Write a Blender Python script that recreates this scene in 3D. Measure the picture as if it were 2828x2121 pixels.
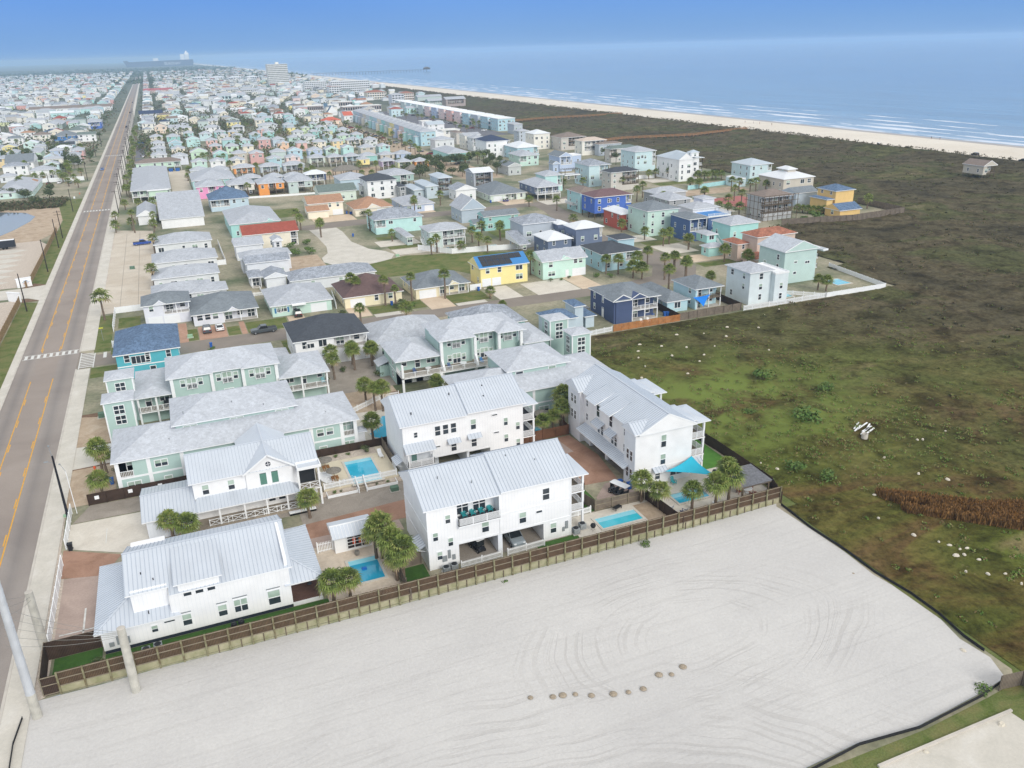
import bpy, bmesh, math, random
import numpy as np
from mathutils import Vector, Matrix, noise
from mathutils.geometry import tessellate_polygon, delaunay_2d_cdt
S=bpy.context.scene; COL=S.collection; R=math.radians
for o in list(bpy.data.objects): bpy.data.objects.remove(o)
# ------------------------------------------------------------------ camera, world, sun, exposure
cam=bpy.data.cameras.new('camera'); cam.sensor_width=36; cam.lens=2290/2828*36; cam.clip_start=.5; cam.clip_end=60000
co=bpy.data.objects.new('camera',cam); COL.objects.link(co)
pitch,roll,yaw=R(22.05),R(-1.6),R(21.85)
fw=Vector((math.sin(yaw)*math.cos(pitch),math.cos(yaw)*math.cos(pitch),-math.sin(pitch)))
rt=Vector((math.cos(yaw),-math.sin(yaw),0)); up=rt.cross(fw)
r2=rt*math.cos(roll)+up*math.sin(roll); u2=-rt*math.sin(roll)+up*math.cos(roll)
M=Matrix((r2,u2,-fw)).transposed().to_4x4(); M.translation=Vector((0,0,60)); co.matrix_world=M
S.camera=co
S.render.engine='CYCLES'
S.view_settings.view_transform='Standard'; S.view_settings.look='None'; S.view_settings.gamma=1
S.view_settings.exposure=EXPOSURE=-.08
SUN_EL,SUN_AZ=R(31),R(168)     # azimuth clockwise from +Y
w=bpy.data.worlds.new('World'); S.world=w; w.use_nodes=True
nt=w.node_tree; nt.nodes.clear()
def N(nt,t,**k):
 n=nt.nodes.new(t)
 for a,b in k.items(): setattr(n,a,b)
 return n
out=N(nt,'ShaderNodeOutputWorld'); bg=N(nt,'ShaderNodeBackground')
sky=N(nt,'ShaderNodeTexSky',sky_type='NISHITA',sun_disc=False,sun_elevation=SUN_EL,sun_rotation=SUN_AZ,air_density=1.6,dust_density=3.0,ozone_density=3.0)
tc=N(nt,'ShaderNodeTexCoord'); sx=N(nt,'ShaderNodeSeparateXYZ'); rp=N(nt,'ShaderNodeValToRGB'); mx=N(nt,'ShaderNodeMix',data_type='RGBA')
nt.links.new(tc.outputs['Generated'],sx.inputs[0]); nt.links.new(sx.outputs['Z'],rp.inputs[0])
SKYV=6.6
e=rp.color_ramp.elements; e[0].position=0.0; e[1].position=.5
HZ=(.30,.50,.86);
e[0].color=(.26*SKYV,.48*SKYV,.86*SKYV,1); e[1].color=(1.0*SKYV,1.0*SKYV,1.0*SKYV,1)
for p,c in ((.02,(.22,.45,.87)),(.06,(.125,.365,.93)),(.09,(.125,.365,.93)),(.15,(.75,.88,1.1)),(.28,(1.12,1.18,1.27))):
 q=rp.color_ramp.elements.new(p); q.color=(c[0]*SKYV,c[1]*SKYV,c[2]*SKYV,1)
nz=N(nt,'ShaderNodeTexNoise'); nz.inputs['Scale'].default_value=2.2; nz.inputs['Detail'].default_value=4
mp=N(nt,'ShaderNodeMapping'); mp.inputs['Scale'].default_value=(1,1,5)
nt.links.new(tc.outputs['Generated'],mp.inputs[0]); nt.links.new(mp.outputs[0],nz.inputs[0])
mx.inputs[0].default_value=.9
nt.links.new(sky.outputs[0],mx.inputs[6]); nt.links.new(rp.outputs[0],mx.inputs[7])
m2=N(nt,'ShaderNodeMix',data_type='RGBA',blend_type='MULTIPLY'); m2.inputs[0].default_value=1
r3=N(nt,'ShaderNodeValToRGB'); r3.color_ramp.elements[0].position=.3; r3.color_ramp.elements[0].color=(.93,.95,.97,1); r3.color_ramp.elements[1].position=.72; r3.color_ramp.elements[1].color=(1.08,1.05,1.02,1)
nt.links.new(nz.outputs[0],r3.inputs[0]); nt.links.new(mx.outputs[2],m2.inputs[6]); nt.links.new(r3.outputs[0],m2.inputs[7])
nt.links.new(m2.outputs[2],bg.inputs[0]); bg.inputs[1].default_value=.15
nt.links.new(bg.outputs[0],out.inputs[0])
sl=bpy.data.lights.new('sun','SUN'); sl.energy=2.2; sl.angle=R(24); sl.color=(1,.965,.9)
so=bpy.data.objects.new('sun',sl); COL.objects.link(so)
sd=Vector((math.sin(SUN_AZ)*math.cos(SUN_EL),math.cos(SUN_AZ)*math.cos(SUN_EL),math.sin(SUN_EL)))
so.rotation_euler=sd.to_track_quat('Z','Y').to_euler(); so.location=(0,-50,150)
# ------------------------------------------------------------------ materials
def lin(h):
 c=[int(h[i:i+2],16)/255 for i in (0,2,4)]
 return tuple((x/12.92 if x<=.04045 else ((x+.055)/1.055)**2.4) for x in c)
MC={}
def mat(key,color,rough=.8,kind=None,s=1.0,amt=.12,c2=None,metal=0,bump=0,spec=.3):
 if key in MC: return MC[key]
 m=bpy.data.materials.new(key); m.use_nodes=True; nt=m.node_tree; b=nt.nodes['Principled BSDF']
 b.inputs['Roughness'].default_value=rough; b.inputs['Metallic'].default_value=metal
 b.inputs['Specular IOR Level'].default_value=spec
 c=tuple(color[:3]); L=nt.links
 g=N(nt,'ShaderNodeNewGeometry')
 n=N(nt,'ShaderNodeTexNoise'); n.inputs['Scale'].default_value=s; n.inputs['Detail'].default_value=5
 L.new(g.outputs['Position'],n.inputs['Vector'])
 r=N(nt,'ShaderNodeValToRGB'); e=r.color_ramp.elements
 d=c2 or tuple(x*(1-amt) for x in c)
 e[0].position=.32; e[0].color=(*d,1); e[1].position=.68; e[1].color=(*[min(1,x*(1+amt*.3)) for x in c],1)
 L.new(n.outputs[0],r.inputs[0]); L.new(r.outputs[0],b.inputs['Base Color'])
 if kind in('lap','batt','board'):
  sp=N(nt,'ShaderNodeSeparateXYZ'); L.new(g.outputs['Position'],sp.inputs[0])
  if kind=='lap': src=sp.outputs['Z']; fr=1/.19
  else:
   a=N(nt,'ShaderNodeMath',operation='ADD'); L.new(sp.outputs['X'],a.inputs[0]); L.new(sp.outputs['Y'],a.inputs[1]); src=a.outputs[0]; fr=1/(.42 if kind=='batt' else .15)
  mu=N(nt,'ShaderNodeMath',operation='MULTIPLY'); mu.inputs[1].default_value=fr; L.new(src,mu.inputs[0])
  f=N(nt,'ShaderNodeMath',operation='FRACT'); L.new(mu.outputs[0],f.inputs[0])
  gt=N(nt,'ShaderNodeMath',operation='LESS_THAN'); gt.inputs[1].default_value=.16 if kind!='board' else .22; L.new(f.outputs[0],gt.inputs[0])
  mm=N(nt,'ShaderNodeMix',data_type='RGBA',blend_type='MULTIPLY'); mm.inputs[7].default_value=(*( (.94,.95,.96) if kind!='board' else (.35,.33,.3)),1)
  L.new(gt.outputs[0],mm.inputs[0]); L.new(r.outputs[0],mm.inputs[6]); L.new(mm.outputs[2],b.inputs['Base Color'])
 if kind=='sh':      # shingles: fine speckle in two scales
  v=N(nt,'ShaderNodeTexVoronoi'); v.inputs['Scale'].default_value=3.2; L.new(g.outputs['Position'],v.inputs['Vector'])
  mm=N(nt,'ShaderNodeMix',data_type='RGBA',blend_type='MULTIPLY'); mm.inputs[0].default_value=.30*amt/.12
  sc=N(nt,'ShaderNodeSeparateColor'); L.new(v.outputs['Color'],sc.inputs[0])
  rr=N(nt,'ShaderNodeValToRGB'); rr.color_ramp.elements[0].color=(.45,.45,.45,1); rr.color_ramp.elements[1].color=(1.15,1.15,1.15,1); L.new(sc.outputs[0],rr.inputs[0])
  L.new(r.outputs[0],mm.inputs[6]); L.new(rr.outputs[0],mm.inputs[7]); L.new(mm.outputs[2],b.inputs['Base Color'])
  wv=N(nt,'ShaderNodeTexNoise'); wv.inputs['Scale'].default_value=.22; wv.inputs['Detail'].default_value=3; L.new(g.outputs['Position'],wv.inputs['Vector'])
  r4=N(nt,'ShaderNodeValToRGB'); r4.color_ramp.elements[0].color=(.95,.95,.95,1); r4.color_ramp.elements[1].color=(1.03,1.03,1.03,1); L.new(wv.outputs[0],r4.inputs[0])
  m5=N(nt,'ShaderNodeMix',data_type='RGBA',blend_type='MULTIPLY'); m5.inputs[0].default_value=1; L.new(mm.outputs[2],m5.inputs[6]); L.new(r4.outputs[0],m5.inputs[7]); L.new(m5.outputs[2],b.inputs['Base Color'])
 if bump:
  bn=N(nt,'ShaderNodeBump'); bn.inputs['Strength'].default_value=bump; bn.inputs['Distance'].default_value=.1
  n2=N(nt,'ShaderNodeTexNoise'); n2.inputs['Scale'].default_value=s*4; n2.inputs['Detail'].default_value=6; L.new(g.outputs['Position'],n2.inputs['Vector'])
  L.new(n2.outputs[0],bn.inputs['Height']); L.new(bn.outputs[0],b.inputs['Normal'])
 MC[key]=m; return m
WALL=dict(W='f2f3f5',GW='d5dade',LLW='d6daea',CW='ece8da',PGR='d7dde6',MI='aedccb',MI2='b2e6d4',PM='c4ece4',PG='c9dcc9',PMG='b3dcbc',AQ='86cfd0',AQ2='a4e3e0',AQ3='b0e6e2',TQ='6fcfc9',TQ2='7fdcd5',
 TL='45b8b2',TU='3fb0c0',SE='9ec8c0',SE2='6fa79c',LB='a5c8dd',LB2='a3bfd0',AB='86c4d6',AB2='8fc9da',AB3='b4dce4',AB4='b3d7de',AB5='96cde4',PB='cfe0e6',PB2='c8e3ea',PE='93b1dc',NV='24406f',NV2='32588f',VB='2d62c0',VB2='2f78bd',
 SL='5c6d8c',SLG='75818f',GB='93a5b8',GB2='a8bfcc',GB3='88a3ba',GB4='9b9fa4',TN='c69f82',TN2='b5a98e',TNL='d6cdb8',TP='b3aa9d',TP2='b3a68e',CR='f0e2c4',CY='efe0ab',YL='f4e59a',YE='ecc67c',YO='f0cb6c',YG='c9cf80',LM='c5e3a0',LG='b5e2b8',
 OR='ef9a3c',OR2='f0b57c',RD='b6492f',RD2='cf6a4c',SA='e8a08e',SAP='ecc6c0',SAR='c9736a',RDW='d8b6ac',PK='e894c4',PU='84629e',GG='a9c3bf',GG2='a5adac',DG='6a7078',DGR='55786a',BRS='7d5c50',PEA='f0cfae')
VIV='OR RD VB VB2 NV NV2 PK TU SL YE YL'.split()
def wall(k):
 kind='lap'
 f=.07 if k in VIV else .36; return mat('siding_'+k,tuple(x*(1-f)+.85*f for x in lin(WALL[k])),.75,kind,s=.6,amt=.07)
def batt(k): return mat('batten_'+k,lin(WALL[k]),.75,'batt',s=.6,amt=.06)
ROOF=dict(g=('b9bec6','sh'),gl=('c6ccd4','sh'),gs=('a9b0bb','shs'),m=('838b92','sh'),d=('4e535b','sh'),dg=('75837f','sh'),b=('6a82a0','shs'),n=('414d68','sh'),w=('e6eaee','m'),s=('bcc8d2','m'),s2=('ccd3dc','m'),tb=('8d8078','sh'),tc=('b07660','shs'),
 rr=('a4584a','sh'),rt=('d0705a','sh'),rt2=('b4686a','sh'),mr=('6e5a58','sh'),mr2=('7b6264','sh'),bl=('3f86c4','m'),sb=('5c7890','sh'),**{'or':('b58e74','sh')},pe=('d2c3b4','sh'),W=('eceef0','f'),CW=('dcdad2','f'),VBR=('4f8ac9','f'))
def roofm(k):
 if k in('g',) : pass
 h,t=ROOF[k]
 if t=='m': return mat('metal_roof_'+k,lin(h),.42,None,s=.35,amt=.06,metal=.15,spec=.5)
 return mat('roof_'+k,lin(h),.9,'sh' if t!='f' else None,s=.8,amt=.24 if t=='shs' else .12)
TRIM=mat('white_trim',lin('eff1f3'),.6,s=2,amt=.04)
GLASS=mat('window_glass',lin('3b444d'),.08,s=.5,amt=.5,spec=.8)
BLIND=mat('window_blind',lin('b4c6ba'),.3,s=.7,amt=.15,c2=lin('8fa596'))
DARK=mat('recess_shade_dark',lin('2e3034'),.9)
SOFF=mat('soffit',lin('cfd3d8'),.8)
WOOD=mat('weathered_wood',lin('7c6a58'),.9,'board',s=1.5,amt=.3)
PILE=mat('timber_pile',lin('6e6152'),.9,s=2,amt=.3)
DECKW=mat('deck_boards',lin('9d9283'),.85,s=1.5,amt=.2)
CONC=mat('concrete',lin('c9c3ba'),.9,s=.5,amt=.16,bump=.05)
BLACK=mat('black_metal',lin('24262a'),.5)
RAIL=TRIM
# ------------------------------------------------------------------ mesh builder
class MB:
 def __init__(s): s.v=[]; s.f=[]; s.m=[]
 def quad(s,a,b,c,d,m=0): i=len(s.v); s.v+=[a,b,c,d]; s.f.append((i,i+1,i+2,i+3)); s.m.append(m)
 def poly(s,pts,m=0): i=len(s.v); s.v+=list(pts); s.f.append(tuple(range(i,i+len(pts)))); s.m.append(m)
 def box(s,x0,y0,z0,x1,y1,z1,m=0):
  i=len(s.v); s.v+=[(x0,y0,z0),(x1,y0,z0),(x1,y1,z0),(x0,y1,z0),(x0,y0,z1),(x1,y0,z1),(x1,y1,z1),(x0,y1,z1)]
  for f in ((0,3,2,1),(4,5,6,7),(0,1,5,4),(1,2,6,5),(2,3,7,6),(3,0,4,7)): s.f.append(tuple(i+k for k in f)); s.m.append(m)
  return s
 def prism(s,pts,axis,a,b,m=0):   # 2-D outline extruded along axis 'x','y','z'
  def P(p,t): return (t,p[0],p[1]) if axis=='x' else ((p[0],t,p[1]) if axis=='y' else (p[0],p[1],t))
  n=len(pts); i=len(s.v); s.v+=[P(p,a) for p in pts]+[P(p,b) for p in pts]
  s.f.append(tuple(i+k for k in range(n))[::-1]); s.f.append(tuple(i+n+k for k in range(n))); s.m+=[m,m]
  for k in range(n): s.f.append((i+k,i+(k+1)%n,i+n+(k+1)%n,i+n+k)); s.m.append(m)
  return s
 def tube(s,p,q,r0,r1=None,n=8,m=0,cap=True):
  r1=r0 if r1 is None else r1; p=Vector(p); q=Vector(q); d=(q-p).normalized(); a=d.orthogonal().normalized(); b=d.cross(a); i=len(s.v)
  for c,r in ((p,r0),(q,r1)):
   for k in range(n):
    t=2*math.pi*k/n; s.v.append(tuple(c+a*math.cos(t)*r+b*math.sin(t)*r))
  for k in range(n): s.f.append((i+k,i+(k+1)%n,i+n+(k+1)%n,i+n+k)); s.m.append(m)
  if cap: s.f.append(tuple(range(i+n-1,i-1,-1))); s.f.append(tuple(range(i+n,i+2*n))); s.m+=[m,m]
  return s
 def bar(s,p,q,w,h,m=0):      # rectangular bar
  p=Vector(p); q=Vector(q); d=(q-p).normalized(); z=Vector((0,0,1));
  if abs(d.z)>.95: z=Vector((0,1,0))
  a=d.cross(z).normalized()*w/2; b=a.cross(d).normalized()*h/2; i=len(s.v)
  for c in (p,q):
   for u,v in ((-1,-1),(1,-1),(1,1),(-1,1)): s.v.append(tuple(c+a*u+b*v))
  for f in ((0,1,2,3),(7,6,5,4),(0,4,5,1),(1,5,6,2),(2,6,7,3),(3,7,4,0)): s.f.append(tuple(i+k for k in f)); s.m.append(m)
  return s
 def lathe(s,prof,c=(0,0,0),n=12,m=0):
  i=len(s.v)
  for r,z in prof:
   for k in range(n): t=2*math.pi*k/n; s.v.append((c[0]+r*math.cos(t),c[1]+r*math.sin(t),c[2]+z))
  for j in range(len(prof)-1):
   for k in range(n): s.f.append((i+j*n+k,i+j*n+(k+1)%n,i+(j+1)*n+(k+1)%n,i+(j+1)*n+k)); s.m.append(m)
  s.f.append(tuple(i+(len(prof)-1)*n+k for k in range(n))); s.m.append(m)
  return s
 def mesh(s,name,mats,off=(0,0,0)):
  me=bpy.data.meshes.new(name); o=Vector(off)
  me.from_pydata([(v[0]-o.x,v[1]-o.y,v[2]-o.z) for v in s.v],[],s.f)
  for k in (mats if isinstance(mats,(list,tuple)) else [mats]): me.materials.append(k)
  me.polygons.foreach_set('material_index',s.m); me.update(); return me
 def build(s,name,mats,parent=None,world=True):
  """mesh authored in world coordinates; child of parent (an Empty or another part)"""
  off=origin(parent) if (parent and world) else Vector((0,0,0))
  me=s.mesh(name,mats,off); ob=bpy.data.objects.new(name,me); COL.objects.link(ob)
  if parent: ob.parent=parent
  return ob
def origin(o):
 v=Vector((0,0,0))
 while o: v+=o.location; o=o.parent
 return v
def tag(o,label=None,cat=None,group=None,kind=None):
 if label: o['label']=label
 if cat: o['category']=cat
 if group: o['group']=group
 if kind: o['kind']=kind
 return o
def thing(name,label,cat,loc=(0,0,0),rz=0,group=None):
 o=bpy.data.objects.new(name,None); COL.objects.link(o); o.location=loc; o.rotation_euler.z=rz; o.empty_display_size=.3
 return tag(o,label,cat,group)
def inst(name,me,parent,loc,rz=0,sc=None):
 o=bpy.data.objects.new(name,me); COL.objects.link(o); o.parent=parent; o.location=loc; o.rotation_euler.z=rz
 if sc: o.scale=sc
 return o
def struct(name,mb,mats): return tag(mb.build(name,mats),kind='structure')
def copy_tree(o,parent=None):
 c=o.copy(); COL.objects.link(c); c.parent=parent
 for ch in list(o.children): copy_tree(ch,c)
 return c
# ------------------------------------------------------------------ building kit
WCACHE={}
def window(parent,face,u,z,w,h,plane,far=False,blind=None,trim=TRIM,rnd=random.Random(5)):
 """face S/W/E/N; u = world x (S,N) or y (W,E); plane = world coordinate of the wall; z = sill"""
 w=round(w,1); h=round(h,1); bl=(rnd.random()<.45) if blind is None else blind
 k=(w,h,far,bl,trim.name)
 if k not in WCACHE:
  f=MB(); t=.11
  f.box(-w/2-t,-.05,-t,w/2+t,0.02,0); f.box(-w/2-t,-.05,h,w/2+t,.02,h+t); f.box(-w/2-t,-.05,0,-w/2,.02,h); f.box(w/2,-.05,0,w/2+t,.02,h)
  if h>=w*.9: f.box(-w/2,-.035,h*.47,w/2,.02,h*.53)
  if w>1.3:
   n=round(w/.9)
   for i in range(1,n): x=-w/2+w*i/n; f.box(x-.05,-.04,0,x+.05,.02,h)
  p=MB(); p.quad((-w/2,-.012,0),(w/2,-.012,0),(w/2,-.012,h),(-w/2,-.012,h))
  if bl: p.quad((-w/2,-.018,h*.5),(w/2,-.018,h*.5),(w/2,-.018,h),(-w/2,-.018,h),1)
  if far:
   for fc in p.f: f.f.append(tuple(len(f.v)+q for q in fc));
   f.m+=[q+1 for q in p.m]; f.v+=p.v
   WCACHE[k]=(f.mesh('window',[trim,GLASS,BLIND]),None)
  else: WCACHE[k]=(f.mesh('window',[trim]),p.mesh('pane',[GLASS,BLIND]))
 fm,pm=WCACHE[k]; rz={'S':0,'E':R(90),'N':R(180),'W':R(-90)}[face]
 og=origin(parent); e=.004
 loc={'S':(u,plane-e,z),'N':(u,plane+e,z),'W':(plane-e,u,z),'E':(plane+e,u,z)}[face]
 o=inst('window',fm,parent,Vector(loc)-og,rz)
 if pm: inst('pane',pm,o,(0,0,0))
 return o
def roof_part(parent,x0,y0,x1,y1,h,rt,pitch,rm,seams=0,th=.2,ridge=None):
 m=MB(); w=x1-x0; d=y1-y0; cx=(x0+x1)/2; cy=(y0+y1)/2; t=h+th
 m.quad((x0,y1,h),(x1,y1,h),(x1,y0,h),(x0,y0,h),2)
 for a,b in (((x0,y0),(x1,y0)),((x1,y0),(x1,y1)),((x1,y1),(x0,y1)),((x0,y1),(x0,y0))): m.quad((*a,h),(*b,h),(*b,t),(*a,t),1)
 sl=[]
 if rt=='hip':
  r=min(w,d)/2*pitch
  if w>=d: A=(x0+d/2,cy,t+r); B=(x1-d/2,cy,t+r)
  else: A=(cx,y0+w/2,t+r); B=(cx,y1-w/2,t+r)
  c=[(x0,y0,t),(x1,y0,t),(x1,y1,t),(x0,y1,t)]
  if w>=d: F=[(c[0],c[1],B,A),(c[1],c[2],B),(c[2],c[3],A,B),(c[3],c[0],A)]
  else: F=[(c[0],c[1],A),(c[1],c[2],B,A),(c[2],c[3],B),(c[3],c[0],A,B)]
  for f in F: m.poly(f,0)
 elif rt=='gx':
  r=d/2*pitch; A=(x0,cy,t+r); B=(x1,cy,t+r)
  m.quad((x0,y0,t),(x1,y0,t),B,A); m.quad((x1,y1,t),(x0,y1,t),A,B)
  m.poly([(x0,y1,t),(x0,y0,t),A],3); m.poly([(x1,y0,t),(x1,y1,t),B],3)
  if seams:
   n=int(w/seams)
   for i in range(n+1):
    x=x0+.03+(w-.06)*i/n; m.bar((x,y0,t+.02),(x,cy,t+r+.02),.045,.055,4); m.bar((x,y1,t+.02),(x,cy,t+r+.02),.045,.055,4)
   m.bar((x0-.03,cy,t+r+.03),(x1+.03,cy,t+r+.03),.2,.06,0)
 elif rt=='gy':
  r=w/2*pitch; A=(cx,y0,t+r); B=(cx,y1,t+r)
  m.quad((x0,y1,t),(x0,y0,t),A,B); m.quad((x1,y0,t),(x1,y1,t),B,A)
  m.poly([(x0,y0,t),(x1,y0,t),A],3); m.poly([(x1,y1,t),(x0,y1,t),B],3)
  for s_,e_ in (((x0,y0-.02,t),A),((x1,y0-.02,t),A)):
   m.bar(s_,(e_[0],y0-.02,e_[2]),.06,.2,1)
  if seams:
   n=int(d/seams)
   for i in range(n+1):
    y=y0+.03+(d-.06)*i/n; m.bar((x0,y,t+.02),(cx,y,t+r+.02),.045,.055,4); m.bar((x1,y,t+.02),(cx,y,t+r+.02),.045,.055,4)
   m.bar((cx,y0-.03,t+r+.03),(cx,y1+.03,t+r+.03),.2,.06,0)
 elif rt=='shed':
  r=d*pitch; m.quad((x0,y0,t),(x1,y0,t),(x1,y1,t+r),(x0,y1,t+r)); m.poly([(x0,y0,t),(x0,y1,t+r),(x0,y1,t)],1); m.poly([(x1,y0,t),(x1,y1,t),(x1,y1,t+r)],1); m.quad((x1,y1,t),(x0,y1,t),(x0,y1,t+r),(x1,y1,t+r),1)
  if seams:
   n=int(w/seams)
   for i in range(n+1):
    x=x0+.03+(w-.06)*i/n; m.bar((x,y0,t+.02),(x,y1,t+r+.02),.045,.055,4)
 else:
  m.quad((x0,y0,t),(x1,y0,t),(x1,y1,t),(x0,y1,t));
  for q in ((x0,y0,x1,y0+.15),(x0,y1-.15,x1,y1),(x0,y0+.15,x0+.15,y1-.15),(x1-.15,y0+.15,x1,y1-.15)): m.box(q[0]+.003,q[1]+.003,t,q[2]-.003,q[3]-.003,t+.25,1)
 return m
def rail(m,p,q,z,style='v',hgt=.95,mi=0):
 """railing between two plan points"""
 p=Vector((*p,z)); q=Vector((*q,z)); L=(q-p).length; d=(q-p)/L
 m.bar(p+Vector((0,0,hgt)),q+Vector((0,0,hgt)),.07,.07,mi); m.bar(p+Vector((0,0,.1)),q+Vector((0,0,.1)),.05,.06,mi)
 if style=='v':
  n=max(2,int(L/.22))
  for i in range(1,n): c=p+d*(L*i/n); m.bar(c+Vector((0,0,.12)),c+Vector((0,0,hgt-.03)),.05,.04,mi)
 elif style=='h':
  for k in range(1,6): m.bar(p+Vector((0,0,.1+k*.14)),q+Vector((0,0,.1+k*.14)),.03,.07,mi)
 elif style=='x':
  n=max(1,round(L/1.6))
  for i in range(n):
   a=p+d*(L*i/n); b=p+d*(L*(i+1)/n)
   m.bar(a+Vector((0,0,.12)),b+Vector((0,0,hgt-.05)),.04,.06,mi); m.bar(a+Vector((0,0,hgt-.05)),b+Vector((0,0,.12)),.04,.06,mi)
   m.bar(a,a+Vector((0,0,hgt)),.08,.08,mi)
 for k in range(int(L/2.6)+2):
  c=p+d*(L*k/(int(L/2.6)+1)); m.bar(c,c+Vector((0,0,hgt+.08)),.1,.1,mi)
def balcony(parent,x0,y0,x1,y1,z,edges='SWE',style='v',mat_=None,post_top=None,n_post=None,slab=DECKW):
 mt=mat_ or TRIM
 if z>.4:
  b=MB().box(x0,y0,z-.22,x1,y1,z-.02,1); b.box(x0+.02,y0+.02,z-.02,x1-.02,y1-.02,z,0); bo=b.build('balcony',[slab,mt],parent)
 else: bo=MB().box(x0,y0,0.01,x1,y1,max(z,.06)).build('porch_floor',[CONC],parent)
 r=MB()
 e=.06
 if z>.4 or style!='v':
  if 'S' in edges: rail(r,(x0+e,y0+e),(x1-e,y0+e),z,style)
  if 'W' in edges: rail(r,(x0+e,y0+e),(x0+e,y1),z,style)
  if 'E' in edges: rail(r,(x1-e,y0+e),(x1-e,y1),z,style)
  if 'N' in edges: rail(r,(x0+e,y1-e),(x1-e,y1-e),z,style)
  r.build('railing',[mt],bo)
 if post_top:
  n=n_post or max(2,round((x1-x0)/3.2)+1)
  for i in range(n):
   x=x0+.12+(x1-x0-.24)*i/(n-1); MB().box(x-.11,y0+.02,post_top[0],x+.11,y0+.24,post_top[1]).build('post',[mt],parent)
 return bo
SHUT=mat('blue_shutter',lin('3f7fb0'),.6)
GDOOR=mat('garage_door_white',lin('e9ecf0'),.6,s=1,amt=.03); DOORM=mat('door_paint',lin('c9d4d8'),.6)
SOLAR=mat('solar_panel',lin('23262d'),.25,s=3,amt=.3,spec=.7)
def house(label,vols,feats,cat='house',name='house',group=None,far=None):
 rnd=random.Random(hash_(label)); v0=vols[0]; base=((v0[0]+v0[2])/2,(v0[1]+v0[3])/2,0)
 t=thing(name,label,cat,base,0,group); far=(v0[1]>300) if far is None else far; vfar=v0[1]>900
 F=[f[0] for f in feats]
 for i,v in enumerate(vols):
  x0,y0,x1,y1,z0,h,rt,pitch,wk,rk,oh=v
  a0,b0,a1,b1=x0+oh,y0+oh,x1-oh,y1-oh; wm=wall(wk); rm=roofm(rk)
  bal=[f for f in feats if f[0]=='bal'] if i==0 else []
  und=[f for f in feats if f[0]=='undr'] if i==0 else []
  m=MB(); zz0=z0
  if bal:
   f0,f1=bal[0][2],bal[0][3]; u0=a0+(a1-a0)*f0; u1=a0+(a1-a0)*f1; rc=min(2.0,(b1-b0)*.3); lv=bal[0][4]; zb=min(l for l in lv)-.22
   if zb<.5: zb=z0
   if u0>a0+.3: m.box(a0,b0,z0,u0,b0+rc,h)
   if u1<a1-.3: m.box(u1,b0,z0,a1,b0+rc,h)
   m.box(a0,b0+rc,z0,a1,b1,h)
   if zb>z0+.5 and not und and 'open' not in F: m.box(u0 if u0>a0+.3 else a0,b0+.01,z0,u1 if u1<a1-.3 else a1,b0+rc-.01,zb-.02)
  elif und:
   u0=a0+(a1-a0)*und[0][2]; u1=a0+(a1-a0)*und[0][3]; m.box(a0,b0,2.4,a1,b1,h)
   m.box(a0 if u0>a0 else u1,b0+.02,0,u0 if u0>a0 else a1,b0+5,2.38)
  else: m.box(a0,b0,z0,a1,b1,h)
  if und and bal:
   m=MB(); g0=a0+(a1-a0)*und[0][2]
   m.box(a0,b0,2.4,u0,b0+rc,h); m.box(u1,b0,2.4,a1,b0+rc,h); m.box(a0,b0+rc,2.4,a1,b1,h); m.box(a0+.02,b0+.02,0,g0,b0+6,2.39)
  wo=m.build('wall',[wm],t)
  roof_part(t,x0,y0,x1,y1,h,rt,pitch,rm).build('roof',[rm,TRIM,SOFF,wm,rm],t)
  if z0>1 and z0<5 and i==0 or und:
   px=np.linspace(a0+.2,a1-.2,max(2,int((a1-a0)/3)+1)); py=[b0+.2,(b0+b1)/2,b1-.2]
   for X in px:
    for Y in py[:2 if far else 3]: MB().box(X-.13,Y-.13,0,X+.13,Y+.13,(z0 or 2.4)).build('piling',[PILE],t)
  if bal:
   for l in lv:
    MBs='h' if False else 'v'
    balcony(t,u0,b0,u1,b0+rc-.01,l,'S'+('W' if u0<=a0+.3 else '')+('E' if u1>=a1-.3 else ''),mat_=(PILE if wk in('TP','GB2','OR','GB','AB2','SLG','GB4','TN2','BRS','YG','PU','TP2','PG') else TRIM))
   n=max(2,round((u1-u0)/3.2)+1)
   for k in range(n):
    X=u0+.12+(u1-u0-.24)*k/(n-1); zb0=0 if (z0>0 or min(lv)<.5) else zb
    MB().box(X-.1,b0+.01,zb0,X+.1,b0+.21,h).build('post',[PILE if wk in('TP','GB2','SLG','GB4','TN2','BRS') else TRIM],t)
   for l in lv:
    L=u1-u0; n=max(1,int(L/2.4))
    for k in range(n):
     X=u0+L*(k+.5)/n
     if k%2==0: window(t,'S',X,l+.05,min(1.6,L/n*.7),2.0,b0+rc,far)
     else: window(t,'S',X,l+.8,min(1.1,L/n*.6),1.2,b0+rc,far)
  busy=[(b[2],b[3]) for b in bal]
  if vfar: continue
  nw='nowin' in F
  st=[s for s in (np.arange(max(z0,0)+.9,h-.8,2.6)) if h-s>1.3 or h<3.2] or [h-1.6]
  if not nw and 'nowinS' not in F and rt!='__':
   n=max(1,int((a1-a0)/3.4))
   for s_ in st:
    for k in range(n):
     fr=(k+.5)/n
     if any(f0-.05<fr<f1+.05 for f0,f1 in busy): continue
     if any(f[0] in('gar','trip','gab') and abs(f[2]-fr)*(a1-a0)<(f[3]/2+.9) and s_<3.2 for f in feats if len(f)>3 and i==0): continue
     if rnd.random()<.88: window(t,'S',a0+(a1-a0)*fr,s_+.1,rnd.choice([.8,.9,1.0,1.6]),min(1.35,h-s_-.35),b0,far)
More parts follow.
